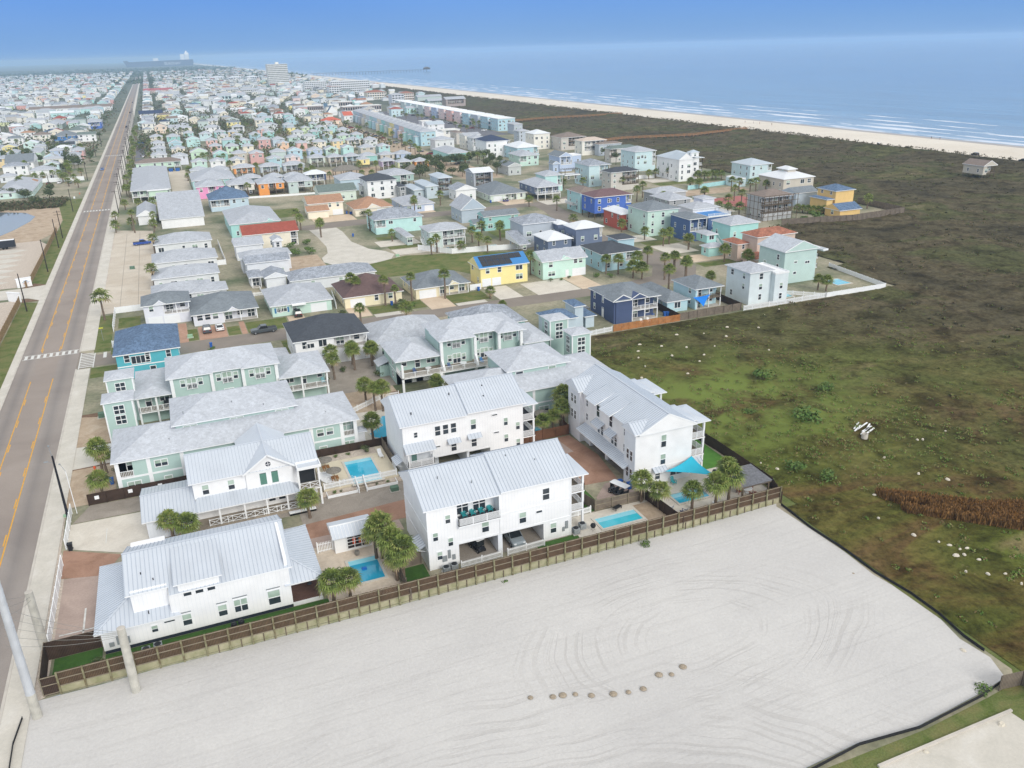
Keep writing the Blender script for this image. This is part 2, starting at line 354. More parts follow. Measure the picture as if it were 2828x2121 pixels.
  if not(nw and i>0):
   if x0>0 or 'sidewin' in F: side,pl='W',a0
   else: side,pl='E',a1
   n=max(1,int((b1-b0)/4))
   for s_ in st:
    for k in range(n):
     if rnd.random()<.7: window(t,side,b0+(b1-b0)*(k+.5)/n,s_+.1,rnd.choice([.7,.8,1.0]),min(1.3,h-s_-.35),pl,far)
  if i==0:
   for f in feats:
    u=a0+(a1-a0)*(f[2] if len(f)>2 and isinstance(f[2],float) else .5)
    if f[0]=='gar':
     g=MB(); W2=f[3]/2; g.box(u-W2,b0-.05,.02,u+W2,b0+.01,2.2)
     for k in range(1,4): g.box(u-W2+.05,b0-.07,k*.55,u+W2-.05,b0-.045,k*.55+.03)
     g.build('garage_door',[GDOOR],t)
    elif f[0]=='door': MB().box(u-.5,b0-.06,.02,u+.5,b0+.01,2.1).build('door',[GDOOR],t)
    elif f[0]=='doorW': MB().box(a0-.06,(b0+b1)/2-.5,.02,a0+.01,(b0+b1)/2+.5,2.1).build('door',[TRIM],t)
    elif f[0]=='win':
     if f[1]=='S': window(t,'S',u,f[5],f[3],f[4],b0,far)
     else: window(t,'W',b0+(b1-b0)*f[2],f[5],f[3],f[4],a0,far)
    elif f[0]=='trip': window(t,'S',u,h-2.1,f[3],1.5,b0,far,False)
    elif f[0]=='trip2': window(t,'S',u,f[4],f[3],1.4,vols[1][1]+vols[1][10] if len(vols)>1 else b0,far,False)
    elif f[0]=='belt': MB().box(a0-.04,b0-.05,f[2],a1+.04,b0+.02,f[2]+.22).build('trim_band',[TRIM],t)
    elif f[0]=='shut':
     for sgn in (-1,1): MB().box(u+sgn*(f[3]/2+.35)-.22,b0-.04,.9,u+sgn*(f[3]/2+.35)+.22,b0-.005,2.2).build('shutter',[SHUT],t)
    elif f[0]=='awn': roof_part(t,u-f[3]/2,y0-1.2,u+f[3]/2,y0+.4,h-.05,'flat',.1,TRIM,th=.08).build('carport_awning',[TRIM,TRIM,TRIM,TRIM,TRIM],t)
    elif f[0]=='gab':
     W2=f[3]/2; g=MB(); r=W2*.5; y=y0-.02; zt=h+.15
     g.prism([(u-W2,zt),(u+W2,zt),(u,zt+r)],'y',y,y+min((b1-b0)*.4,r/max(pitch,.1)+.6),0)
     g.bar((u-W2-.15,y-.03,zt-.02),(u,y-.03,zt+r+.08),.08,.16,1); g.bar((u+W2+.15,y-.03,zt-.02),(u,y-.03,zt+r+.08),.08,.16,1)
     g.build('gable',[wm,TRIM],t)
    elif f[0]=='pergola':
     v=vols[1]; g=MB()
     for X in (v[0]+.3,v[2]-.3):
      for Y in (v[1]+.3,v[3]-.3): g.box(X-.1,Y-.1,v[5]+.2,X+.1,Y+.1,v[5]+2.6)
     for k in range(9): X=v[0]+.2+(v[2]-v[0]-.4)*k/8; g.box(X-.04,v[1]+.1,v[5]+2.6,X+.04,v[3]-.1,v[5]+2.75)
     g.build('pergola',[PILE],t)
    elif f[0]=='deckrail':
     v=vols[1]; g=MB(); z=v[5]+.2; P=[(v[0],v[1]),(v[2],v[1]),(v[2],v[3]),(v[0],v[3])]
     for k in range(3): rail(g,P[k],P[k+1],z)
     g.build('roof_deck_railing',[TRIM],t)
    elif f[0]=='bal2':
     for l in f[2]: balcony(t,a1,b0+2,a1+2.4,b1-2,l,'SEN')
    elif f[0]=='bal3':
     for l in f[4]: balcony(t,a1,b0+1,a1+2.6,b0+7,l,'SE',post_top=(0,h))
     roof_part(t,a1,y0+.6,a1+3,b0+7.4,h-.3,'hip',.2,rm).build('porch_roof',[rm,TRIM,SOFF,wm,rm],t)
    elif f[0]=='balW':
     for l in f[4]: balcony(t,a0-2,b0+(b1-b0)*f[2],a0-.01,b0+(b1-b0)*f[3],l,'SWN')
    elif f[0]=='stair':
     g=MB(); n=12; X=a0-1.2;
     for k in range(n): g.box(X-.8,b0+1+k*.32,.0+k*.22,X+.3,b0+1.34+k*.32,.06+k*.22)
     g.bar((X-.8,b0+1,.9),(X-.8,b0+1+n*.32,.9+n*.22),.06,.08); g.bar((X+.3,b0+1,.9),(X+.3,b0+1+n*.32,.9+n*.22),.06,.08); g.build('stair',[TRIM],t)
    elif f[0]=='solar':
     v=vols[0]; d=(v[3]-v[1])/2; s_=v[7]; n=7
     for r_ in range(2):
      for c_ in range(n):
       if r_==0 and c_>4: continue
       X0=v[0]+1.2+c_*1.75; ya=v[1]+.5+r_*1.95; yb=ya+1.85; za=v[5]+.2+(ya-v[1])*s_+.08; zb_=v[5]+.2+(yb-v[1])*s_+.08
       g=MB(); g.poly([(X0,ya,za),(X0+1.68,ya,za),(X0+1.68,yb,zb_),(X0,yb,zb_)]); g.poly([(X0,yb,zb_-.05),(X0+1.68,yb,zb_-.05),(X0+1.68,ya,za-.05),(X0,ya,za-.05)])
       g.build('solar_panel',[SOLAR],t)
    elif f[0]=='scaf':
     g=MB()
     for X in np.arange(x0-.8,x1+1.5,2.1):
      for Y in (y0-1.0,): g.box(X-.07,Y-.07,0,X+.07,Y+.07,h+.8)
     for l in (1.6,4.2,6.8,h+.7): g.box(x0-.9,y0-1.1,l,x1+1.2,y0-.96,l+.16); g.box(x0-.9,y0-.95,l-.3,x0-.76,b1,l-.16)
     for Y in np.arange(y0,b1,2.3): g.box(x0-.9,Y-.07,0,x0-.76,Y+.07,h+.6)
     for X in np.arange(x0-.8,x1,4.2): g.bar((X,y0-1.02,1.6),(X+2.1,y0-1.02,4.2),.06,.1)
     g.build('scaffolding',[PILE],t)
  for f in feats:
   if f[0]=='flats': pass
  if 'flats' in F and i<2: pass
 for f in feats:
  if f[0]=='flats':
   for v in vols:
    x0,y0,x1,y1,z0,h,rt,pitch,wk,rk,oh=v; n=f[1]; W=(x1-x0)-2*oh; st=(h)/f[2]
    for k in range(n):
     g=MB(); X=x0+oh+W*(k+.5)/n; q=W/n*.33
     for s_ in range(f[2]): g.box(X-q,y0+oh-.06,s_*st+st*.35,X+q,y0+oh+.01,s_*st+st*.85)
     for s_ in range(f[2]): g.box(X-q-.1,y0+oh-1.0,s_*st+st*.0+.02,X+q+.1,y0+oh-.005,s_*st+st*.28,1)
     g.build('balcony_stack' if f[2]>2 else 'window_bay',[GLASS,TRIM],t)
   if f[1]==16 and f[2]==12: MB().box(x0+(x1-x0)*.45,y0+6,h+.3,x0+(x1-x0)*.6,y1-6,h+4).build('lift_house',[wall('CW')],t)
 return t
def hash_(s):
 h=7
 for c in s: h=(h*31+ord(c))%1000003
 return h
HOUSES=[
('turquoise corner house with blue-grey hip roof and white trim beside the zebra crossing',[(-15.6,173.5,-2.9,191.0,0,5.2,'hip',0.42,'TU','b',0.5)],[('trip','S',0.38,3.4),('belt','S',2.6),('win','S',0.55,1.0,1.4,0.7)],'house','house',None),
('lilac-white two-storey house with dark grey roof,upstairs balcony and two garage doors',[(-10.6,209.7,0.7,219.8,0,5.0,'hip',0.38,'LLW','m',0.5)],[('bal','S',0.42,1.0,[2.6]),('gar','S',0.22,3.2),('gar','S',0.58,3.6),('gab','S',0.36,2.8)],'house','house',None),
('single-storey lilac-white house with dark grey roof and front porch behind the two parked cars',[(0.1,204.5,15.9,221.1,0,2.7,'hip',0.36,'LLW','m',0.5)],[('bal','S',0.46,1.0,[0.15]),('win','S',0.1,1.2,1.4,1.3),('win','S',0.22,1.2,1.4,1.3),('win','S',0.34,1.2,1.4,1.3),('gab','S',0.62,2.6),('nowin',)],'house','house',None),
('single-storey mint house with light grey hip roof,blue shutters and a carport awning',[(18.3,203.3,33.9,221.2,0,2.7,'hip',0.34,'MI','g',0.5)],[('win','S',0.16,2.4,1.5,1.2),('gar','S',0.78,4.0),('shut','S',0.16,2.4),('awn','S',0.44,3.4)],'house','house',None),
('two-storey white house with charcoal hip roof and black-trimmed balcony',[(18.4,165.5,34.3,180.2,0,5.2,'hip',0.42,'W','d',0.5)],[('bal','S',0.52,1.0,[2.6]),('win','S',0.2,1.6,0.9,3.6),('dark',)],'house','house',None),
('long grey townhouse block with four hipped roof ridges beside the roadside car park',[(-8.5,226.9,6.7,237.9,0,3.0,'hip',0.3,'GW','g',0.5),(0.7,225.4,10.5,234.4,0,2.9,'hip',0.3,'GW','g',0.5),(-8.2,243.2,9.8,255.2,0,3.4,'hip',0.32,'GW','g',0.5),(-8.0,263.6,10.8,277.6,0,3.4,'hip',0.32,'GW','g',0.5),(-7.4,291.6,11.0,305.6,0,3.4,'hip',0.32,'GW','g',0.5)],[('sidewin',)],'townhouses','townhouse_block',None),
('long white commercial building with grey gable roof beside the palm-lined car park',[(-4.7,339.5,11.5,385.2,0,3.4,'gx',0.3,'W','g',0.5)],[('nowin',)],'building','commercial_building',None),
('white board-and-batten gabled shed at the end of the car park',[(-12.9,352.1,-5.6,377.2,0,3.4,'gy',0.55,'W','g',0.5)],[('nowin',)],'building','gabled_shed',None),
('long pale-green motel block with light grey wavy roof on piles',[(-15.6,411.6,1.6,502.4,2.2,5.0,'hip',0.2,'PMG','g',0.5),(-8.7,410.1,0.6,419.1,0,4.8,'flat',0.2,'PMG','g',0.6)],[('bal','E',0.0,1.0,[2.4]),('pil',)],'motel','motel_block',None),
('pale-green motel block with brown roof behind two blue dumpsters',[(-14.7,523.1,10.0,534.1,2.2,5.0,'hip',0.34,'PMG','tb',0.5)],[('bal','S',0.84,1.0,[2.4]),('pil',)],'motel','motel_block',None),
('bubblegum pink cottage on piles with a small balcony,beside the brick drive',[(11.8,406.1,24.5,421.5,0,5.2,'hip',0.4,'PK','g',0.5)],[('bal','S',0.4,0.7,[2.8]),('win','S',0.15,1.1,1.4,3.2),('win','S',0.85,1.1,1.4,3.2),('nowin',)],'house','house',None),
('cream cottage on piles with grey roof beside the pink cottage',[(25.4,405.2,37.8,418.9,0,5.2,'hip',0.4,'CW','g',0.5)],[('bal','S',0.35,0.65,[2.8]),('undr','S',0.5,1.0)],'house','house',None),
('bright orange cottage on piles with white balcony above a parked car',[(38.3,401.4,50.7,416.4,0,5.2,'hip',0.4,'OR','g',0.5)],[('bal','S',0.38,0.68,[2.8]),('undr','S',0.4,1.0),('win','S',0.15,1.1,1.4,3.2),('win','S',0.85,1.1,1.4,3.2),('nowin',)],'house','house',None),
('grey-green cottage on piles with brown balcony beside the orange cottage',[(51.5,400.0,63.5,414.8,0,5.2,'hip',0.4,'GG','g',0.5)],[('bal','S',0.38,0.68,[2.8]),('undr','S',0.4,1.0),('win','S',0.15,1.1,1.4,3.2),('win','S',0.85,1.1,1.4,3.2),('nowin',)],'house','house',None),
('wide aqua house with grey hip roof behind the pink cottage',[(11.1,428.8,31.4,459.1,0,5.2,'hip',0.35,'AQ','g',0.5)],[],'house','house',None),
('light blue house with dark blue hip roof and glazed white porch',[(15.0,368.0,31.2,386.6,0,4.6,'hip',0.5,'LB','b',0.5)],[('bal','S',0,0.5,[2.0]),('win','S',0.62,1.0,1.3,3.0),('win','S',0.86,1.0,1.3,3.0),('nowin',)],'house','house',None),
('aqua house with wide pale grey hip roof behind the red-roofed house',[(17.9,307.3,35.8,339.2,0,4.8,'hip',0.3,'TQ','g',0.5)],[('gab','S',0.8,3)],'house','house',None),
('cream house with long red roof and timber balcony at its end',[(20.2,285.2,38.6,297.1,0,4.8,'gx',0.4,'CR','rr',0.5)],[('bal','S',0.86,1.0,[0.2,2.4])],'house','house',None),
('pale grey house with stepped gables,northmost of the cluster by the cul-de-sac',[(16.2,270.5,25.4,279.5,0,4.6,'gx',0.4,'PGR','g',0.5),(27.7,268.5,31.1,275.5,0,5.4,'gy',0.5,'PGR','g',0.5)],[],'house','house',None),
('pale grey house with low hip roof between two gabled neighbours by the cul-de-sac',[(16.3,252.7,31.3,261.7,0,4.4,'hip',0.32,'PGR','g',0.5)],[],'house','house',None),
('pale grey house with speckled gable roof behind the corner porch house',[(16.9,244.5,29.6,252.5,0,4.6,'gx',0.36,'PGR','gs',0.5)],[],'house','house',None),
('pale grey corner house with front gable,picture window and fenced porch',[(16.6,233.9,20.5,242.9,0,3.0,'hip',0.3,'PGR','gs',0.5),(20.4,230.6,26.7,239.6,0,3.2,'gy',0.4,'PGR','gs',0.5)],[('bal','S',0.05,0.95,[0.2]),('nowin',)],'house','house',None),
('long single-storey pale grey house with speckled roof beside the vacant lot',[(26.4,225.1,50.4,236.0,0,2.9,'hip',0.36,'PGR','gs',0.5)],[],'house','house',None),
('cream house with big brown-maroon hip roof among tall palms',[(36.1,202.4,51.9,217.9,0,2.7,'hip',0.5,'CY','mr',0.5)],[('gar','S',0.22,3.8),('win','S',0.55,0.9,1.6,1.2),('win','S',0.8,1.0,1.2,1.3),('nowin',)],'house','house',None),
('cream house with grey hip roof,white double garage and railed front porch',[(54.6,202.1,70.1,216.0,0,2.7,'hip',0.4,'CY','m',0.5)],[('bal','S',0.44,1.0,[0.15]),('gar','S',0.22,4.6),('gab','S',0.72,3),('nowin',)],'house','house',None),
('yellow two-storey house with blue metal roof covered in solar panels',[(73.8,205.4,88.6,214.6,0,5.1,'gx',0.5,'YL','bl',0.5),(81.0,208.6,86.6,213.6,0,3.0,'gy',0.45,'YL','bl',0.3)],[('solar',),('gar','S',0.12,2.6),('gar','S',0.33,2.6),('win','S',0.15,1,1.4,3.6),('win','S',0.4,1,1.4,3.6),('win','S',0.82,1.9,1.2,3.6),('win','S',0.82,1.9,1.4,1.0),('nowin',)],'house','house',None),
('mint two-storey house with light grey gable roof,portico and white garage',[(91.8,204.3,106.0,214.3,0,5.0,'gx',0.42,'MI2','g',0.5)],[('gab','S',0.53,3.4),('gar','S',0.84,4.2),('win','S',0.18,1.1,1.4,3.4),('win','S',0.2,2.0,1.2,0.9),('win','S',0.76,1,1.1,3.7),('win','S',0.88,1,1.1,3.7),('door','S',0.56),('nowin',)],'house','house',None),
('sky-blue house with two-tiered charcoal hip roof behind a row of round-crowned palms',[(110.5,204.7,123.8,218.8,0,4.9,'hip',0.3,'AB','d',0.5),(118.6,210.3,125.1,217.3,0,7.2,'hip',0.3,'AB','d',0.5)],[('bal','S',0.62,1.0,[2.4])],'house','house',None),
('navy blue two-storey house with grey roof and white double porch facing the meadow',[(90.4,160.5,102.6,174.2,0,5.4,'hip',0.34,'NV','m',0.5),(90.1,160.9,95.3,165.9,0,5.3,'gy',0.5,'NV','m',0.35)],[('bal','S',0.38,1.0,[0.2,2.7]),('trip2','S',0.17,3.0,0.9),('trip2','S',0.17,3.0,3.5),('win','W',0.5,0.5,1.0,3.6),('win','W',0.35,0.5,1.0,3.6),('doorW','W',0.5),('gab','S',0.52,4.5),('nowin',)],'house','house',None),
('light blue house with dark grey hip roof and double porch above a blue shade sail',[(112.9,161.8,121.3,172.5,0,5.0,'hip',0.42,'AB2','m',0.5),(105.4,162.4,112.1,178.6,0,2.7,'hip',0.5,'AB2','m',0.5)],[('bal','S',0.06,1.0,[0.15,2.5])],'house','house',None),
('light blue house with slate-blue roof behind the two lookout towers',[(71.8,156.3,78.9,163.6,0,4.6,'hip',0.42,'LB2','b',0.5),(80.2,161.2,83.3,167.2,0,5.4,'hip',0.3,'LB2','b',0.5),(82.9,161.2,86.1,170.2,0,2.7,'hip',0.3,'LB2','b',0.5)],[('win','S',0.8,2.2,1.2,1.2),('nowin',)],'house','house',None),
('very pale blue three-storey house with flat deck wing behind the white picket fence',[(126.4,159.0,134.0,169.3,0,8.0,'hip',0.3,'PB','g',0.5),(133.1,157.9,137.3,167.9,0,7.3,'flat',0.1,'PB','W',0.1)],[('winW2',)],'house','house',None),
('tall sage-green house with wide pale gable roof and stacked rear balconies',[(146.1,170.4,157.6,181.8,0,8.6,'gy',0.42,'SE','gl',0.5),(159.2,170.9,160.9,179.9,7.3,7.6,'flat',0.1,'SE','gl',0.5)],[('bal2','E',[2.8,5.4]),('win','S',0.35,0.9,0.6,5.4),('win','S',0.72,1.4,0.6,4.9),('win','S',0.35,0.9,0.6,2.4),('nowinS',)],'house','house',None),
('tan stucco house with terracotta tile hip roof',[(154.7,192.7,169.2,200.8,0,7.4,'hip',0.4,'TN','tc',0.5),(150.9,196.6,155.8,204.5,0,5.0,'hip',0.4,'TN','tc',0.5),(150.7,187.6,157.3,194.6,0,2.4,'hip',0.4,'TN','tc',0.5)],[],'house','house',None),
('turquoise house with grey hip roof,pavilion porch and small garage',[(159.1,211.6,170.7,221.8,0,7.2,'hip',0.36,'TQ2','g',0.5),(150.6,211.6,155.0,218.3,2.6,5.0,'hip',0.4,'TQ2','g',0.5),(147.0,205.3,153.5,210.0,0,2.7,'hip',0.4,'TQ2','g',0.5)],[('stair',)],'house','house',None),
('deep blue house with white wrap balcony and blue roof deck',[(153.4,225.4,161.1,237.5,0,7.2,'hip',0.3,'NV2','m',0.5),(162.7,228.3,171.7,237.3,0,6.6,'flat',0.1,'NV2','VBR',0.2)],[('bal','S',0.05,1.0,[3.4]),('deckrail',)],'house','house',None),
('tall mint three-storey house with grey hip roof behind two palms',[(145.9,238.9,158.8,252.9,0,8.4,'hip',0.34,'MI','m',0.5)],[],'house','house',None),
('red stucco house with white metal roof beside the vivid blue house',[(143.5,252.4,149.9,266.1,0,5.4,'hip',0.45,'RD','w',0.5)],[('winW2',)],'house','house',None),
('vivid blue house on piles with maroon hip roof',[(144.5,274.0,161.1,285.5,2.2,8.0,'hip',0.34,'VB','mr2',0.5)],[('bal','S',0.84,1.0,[5.2]),('pil',),('win','S',0.42,0.9,0.9,6.0)],'house','house',None),
('aqua house with brown hip roof and white side balcony behind the vivid blue house',[(145.7,288.1,155.1,300.6,0,7.6,'hip',0.34,'AQ','tb',0.5)],[('balW','W',0.2,0.8,[3.0]),('winW2',)],'house','house',None),
('grey-blue three-storey house with light grey hip roof beside the white-roofed slate house',[(102.8,243.9,116.1,255.7,0,7.4,'hip',0.36,'GB','gs',0.5),(98.6,236.5,102.6,248.0,2.6,2.8,'shed',0.2,'GB','gs',0.5)],[],'house','house',None),
('slate-blue house with white metal hip roofs at three levels',[(114.3,229.0,124.5,238.0,0,7.4,'hip',0.36,'SL','w',0.5),(113.6,240.5,117.9,247.2,0,7.0,'hip',0.36,'SL','w',0.5),(104.3,228.1,113.3,239.6,0,5.0,'hip',0.4,'SL','w',0.5)],[('bal','S',0.9,1.0,[4.6])],'house','house',None),
('bright teal house with long dark grey gable roof among palms',[(101.1,274.6,115.0,281.8,0,4.9,'gx',0.42,'TL','m',0.5),(97.6,275.6,101.4,281.6,0,2.6,'gx',0.4,'TL','m',0.5)],[],'house','house',None),
('pale mint house with grey roofs,outside stair and two-storey white porch by the cul-de-sac',[(75.6,257.3,88.8,268.4,0,5.4,'hip',0.3,'GG','g',0.5),(70.3,266.1,73.2,282.3,0,2.7,'hip',0.4,'GG','g',0.5)],[('bal','S',0.35,1.0,[0.2,2.8]),('stair',)],'house','house',None),
('aqua house with long grey hip roof raised on white posts by the cul-de-sac',[(65.2,288.1,83.2,303.0,0,5.0,'hip',0.36,'AQ2','gs',0.5)],[('bal','S',0,0.22,[2.5]),('win','S',0.32,1.4,1,3.4),('win','S',0.84,0.9,1.1,3.4),('nowin',)],'house','house',None),
('cream two-storey house with tan-orange gable roof and wide garage',[(49.6,334.4,64.2,346.3,0,5.0,'gx',0.4,'CR','or',0.5),(48.6,330.6,57.5,334.6,0,2.7,'shed',0.4,'CR','or',0.5)],[('gar','S',0.83,4),('win','S',0.62,0.9,1.5,3.4),('win','S',0.85,0.9,1.5,3.4),('win','S',0.2,1.2,0.6,3.6),('nowin',)],'house','house',None),
('cream single-storey house with brown hip roof and white front gable',[(66.3,326.5,82.2,343.5,0,2.7,'hip',0.42,'CR','or',0.5)],[('gab','S',0.5,5.5),('gar','S',0.75,5)],'house','house',None),
('white three-storey house with charcoal hip roof and dark screened side porch',[(80.3,363.8,94.3,379.6,0,7.6,'hip',0.34,'W','d',0.5),(93.1,358.3,96.9,371.9,0,5.0,'hip',0.3,'DG','d',0.5),(79.9,373.2,81.1,381.2,0,4.6,'flat',0.2,'W','d',0.5)],[],'house','house',None),
('pale green house with dark green-grey gable roof behind the tan-roofed house',[(59.8,367.5,76.8,379.8,0,4.0,'gx',0.4,'PG','dg',0.5)],[],'house','house',None),
('light blue house with domed grey hip roof behind the pale green house',[(74.1,392.3,88.2,408.4,0,5.2,'hip',0.34,'LB','g',0.5)],[],'house','house',None),
('sea-green house on piles with grey hip roof and small deck',[(96.5,394.3,110.9,411.8,2.2,5.2,'hip',0.3,'SE2','g',0.5)],[('pil',),('bal','S',0.5,0.75,[2.5])],'house','house',None),
('grey-blue three-level house with pale metal roofs and dark timber balconies',[(110.8,356.5,117.5,371.4,0,7.6,'hip',0.36,'GB2','s',0.5),(103.3,351.5,109.3,370.6,0,5.2,'hip',0.36,'GB2','s',0.5),(98.7,354.8,104.1,371.8,0,3.6,'hip',0.36,'GB2','s',0.5)],[('bal','S',0,1.0,[2.4,5.0])],'house','house',None),
('slate-grey tall house with white roof and three stacked timber-posted balconies',[(127.0,356.6,137.2,368.4,0,8.6,'gx',0.25,'SLG','w',0.5)],[('bal','S',0.1,0.9,[3.2,6.0])],'house','house',None),
('small white gabled house in front of the grey-blue three-level house',[(112.7,339.6,122.6,350.5,0,4.4,'gy',0.4,'W','gs',0.5)],[],'house','house',None),
('tall blue-grey gabled house with a single attic window',[(98.7,292.3,108.7,305.5,0,4.8,'gy',0.8,'GB3','g',0.5)],[],'house','house',None),
('periwinkle blue single-storey house with pale hip roof and white garage',[(85.5,324.1,98.9,344.5,0,2.8,'hip',0.3,'PE','g',0.5)],[('gar','S',0.82,3.6)],'house','house',None),
('pale green single-storey house with grey hip roof and white garage door',[(124.6,329.9,141.7,353.8,0,2.7,'hip',0.42,'PG','m',0.5)],[('gar','S',0.2,3.8),('bal','S',0.42,0.75,[0.1])],'house','house',None),
('slate-blue house on piles with timber balcony and cars parked beneath',[(142.9,322.2,154.5,342.6,2.3,5.4,'hip',0.4,'SL','g',0.5)],[('bal','S',0.0,1.0,[2.6]),('pil',)],'house','house',None),
('aqua house with pale hip roof and rooftop pergola deck',[(154.9,340.6,164.3,352.0,0,7.0,'hip',0.36,'AQ2','g',0.5),(166.7,344.6,174.5,349.6,5.5,5.8,'flat',0.1,'TP','g',0.5)],[('bal','S',0.7,1.0,[2.8]),('pergola',)],'house','house',None),
('pale sky-blue four-storey house with grey hip roof and screened ground floor',[(178.1,343.5,189.9,358.9,0,9.4,'hip',0.34,'AB3','gs',0.5)],[('bal','S',0.5,1.0,[2.9,5.9])],'house','house',None),
('taupe house with charcoal roof and dark timber balconies on posts',[(180.8,327.6,195.8,337.2,0,8.0,'hip',0.34,'TP','d',0.5)],[('bal','S',0.4,1.0,[2.6,5.3])],'house','house',None),
('periwinkle house with dark roof and white roof-deck railings',[(188.4,396.3,196.5,410.2,0,7.4,'gy',0.5,'PE','m',0.5),(192.2,401.5,203.9,409.5,0,6.9,'flat',0.1,'PE','W',0.1),(183.6,393.9,187.7,399.9,0,4.4,'gy',0.6,'PE','m',0.5)],[('bal','S',0.1,1,[3.6])],'house','house',None),
('small mint house with grey hip roof in front of the white-roofed turquoise house',[(179.3,426.9,191.3,444.1,0,5.4,'hip',0.36,'MI','g',0.5)],[('bal','S',0.0,0.35,[2.6])],'house','house',None),
('turquoise house with white hip roof and small cupola behind the mint house',[(188.9,453.6,203.4,474.7,0,6.6,'hip',0.34,'AB','w',0.5)],[('bal','S',0.75,1,[3.2])],'house','house',None),
('white four-storey house with navy hip roof',[(177.4,473.3,193.2,493.2,0,9.2,'hip',0.34,'W','n',0.5)],[('bal','S',0.88,1,[3,6])],'house','house',None),
('cream three-storey house with white hip roof near the dunes',[(218.0,495.7,230.0,510.0,0,9.4,'hip',0.34,'CW','w',0.5)],[],'house','house',None),
('grey-blue house with pale roof beside the cream three-storey house',[(226.1,539.0,234.3,549.3,0,7.5,'hip',0.3,'GB','g',0.5)],[],'house','house',None),
('tan house with brown hip roof at the dune edge,nearest the white-roofed cream house',[(230.4,481.8,248.2,498.3,0,7.4,'hip',0.3,'TP','tb',0.5)],[('bal','S',0.3,1,[2.5,5])],'house','house',None),
('beige house with pale peach hip roof and white gallery facing the dunes',[(229.2,450.9,246.0,461.8,0,8.0,'hip',0.3,'CW','pe',0.5)],[('bal','S',0.1,1,[2.6,5.2])],'house','house',None),
('grey house with brown-grey hip roof behind two round trees',[(236.6,443.9,252.4,450.2,0,6.4,'hip',0.34,'GB','tb',0.5)],[],'house','house',None),
('tan house with dark green-grey roof beside the tall aqua house',[(227.6,412.7,245.8,421.0,0,7.2,'hip',0.34,'TP','dg',0.5)],[('bal','S',0.0,0.2,[3])],'house','house',None),
('tall aqua four-storey house with pale hip roof and sea-side balconies',[(220.9,375.7,233.9,391.1,0,9.6,'hip',0.3,'AB3','g',0.5)],[('bal','S',0.84,1,[2.6,5,7.4]),('win','S',0.35,1.2,1.2,6.5)],'house','house',None),
('white gabled beach mansion with cupola and stacked porches',[(221.6,340.0,235.9,357.2,0,9.6,'hip',0.4,'W','s',0.5),(220.9,335.4,228.6,344.4,0,9.8,'gy',0.7,'W','s',0.3),(228.6,337.3,233.3,341.3,10.5,12.4,'hip',0.5,'W','s',0.3)],[('bal','S',0.0,0.25,[3,6]),('bal3','S',0.82,1.0,[3,6])],'house','house',None),
('light aqua house with pale roof at the dune edge behind an aqua wall',[(243.5,312.6,256.5,327.2,0,8.2,'hip',0.32,'AB4','s',0.5),(238.5,308.6,234.6,317.6,0,3.4,'flat',0.2,'AB4','s',0.5)],[('bal','S',0.8,1,[5.6]),('winW2',)],'house','house',None),
('tan house with bright white hip roof and square cupola',[(235.9,280.4,252.5,297.6,0,6.6,'hip',0.34,'TP2','w',0.5),(241.5,285.1,246.8,292.6,8.2,9.6,'hip',0.4,'TP2','w',0.6)],[('win','S',0.15,1.6,1.5,4.4),('win','S',0.62,1.8,1.6,4.4),('win','S',0.85,1.6,1.6,4.4),('nowinS',)],'house','house',None),
('yellow and slate house with blue-grey hip roof at the timber wall corner',[(228.4,242.2,238.0,252.8,0,7.6,'hip',0.36,'YE','b',0.5),(223.7,241.4,227.5,251.1,0,5.0,'hip',0.3,'YE','b',0.5)],[('nowinS',),('winW2',)],'house','house',None),
('small yellow garage with blue-grey gable roof inside the timber wall',[(221.7,232.0,232.0,240.6,0,2.6,'gx',0.45,'YE','b',0.5)],[('nowin',)],'garage','garage',None),
('slate-blue side house with dark grey roof between the scaffolded house and the yellow house',[(222.7,256.9,233.7,265.6,0,5.2,'gx',0.4,'GB3','m',0.5)],[('nowin',)],'house','house',None),
('grey house under repair with timber scaffolding wrapped around its open storeys',[(195.5,241.4,208.8,252.2,0,8.2,'hip',0.36,'GB4','tb',0.5)],[('bal','S',0,1.0,[2.7,5.4]),('scaf',)],'house','house',None),
('lilac-grey house with low grey roof and a square upper storey',[(178.7,255.0,184.7,261.8,0,7.2,'hip',0.3,'LLW','g',0.5),(172.5,251.6,184.4,262.0,0,4.6,'hip',0.34,'LLW','g',0.5)],[],'house','house',None),
('dark grey house with pale hip roof,farther of two behind the mint three-storey house',[(178.6,287.0,193.8,296.9,0,4.6,'hip',0.36,'DG','g',0.5)],[],'house','house',None),
('dark grey house with pale hip roof,nearer of two behind the mint three-storey house',[(173.7,269.3,184.1,283.5,0,5.0,'hip',0.36,'DG','g',0.5)],[],'house','house',None),
('white gable-fronted two-storey house left of the road near the frame edge',[(-115.9,784.8,-103.8,793.8,0,5.4,'gy',0.4,'W','m',0.5)],[],'house','house',None),
('pale green low gabled house beside the blue house left of the road',[(-92.0,729.7,-79.4,738.7,0,2.6,'gy',0.4,'PG','m',0.5)],[],'house','house',None),
('vivid blue house with grey hip roof left of the road',[(-75.4,751.8,-59.5,777.4,0,5.4,'hip',0.42,'VB2','m',0.5)],[('undr','S',0.0,0.4)],'house','house',None),
('white saltbox house with grey-green roof left of the road',[(-58.8,758.7,-45.1,767.7,0,5.2,'gx',0.4,'W','dg',0.5)],[],'house','house',None),
('light blue cottage with grey hip roof behind the sky-blue gabled house',[(-67.4,630.5,-59.1,638.7,0,5.6,'hip',0.4,'PE','g',0.5)],[],'house','house',None),
('light green tall cottage with grey hip roof left of the road',[(-79.0,624.4,-71.2,650.1,0,5.6,'hip',0.4,'LG','g',0.5)],[],'house','house',None),
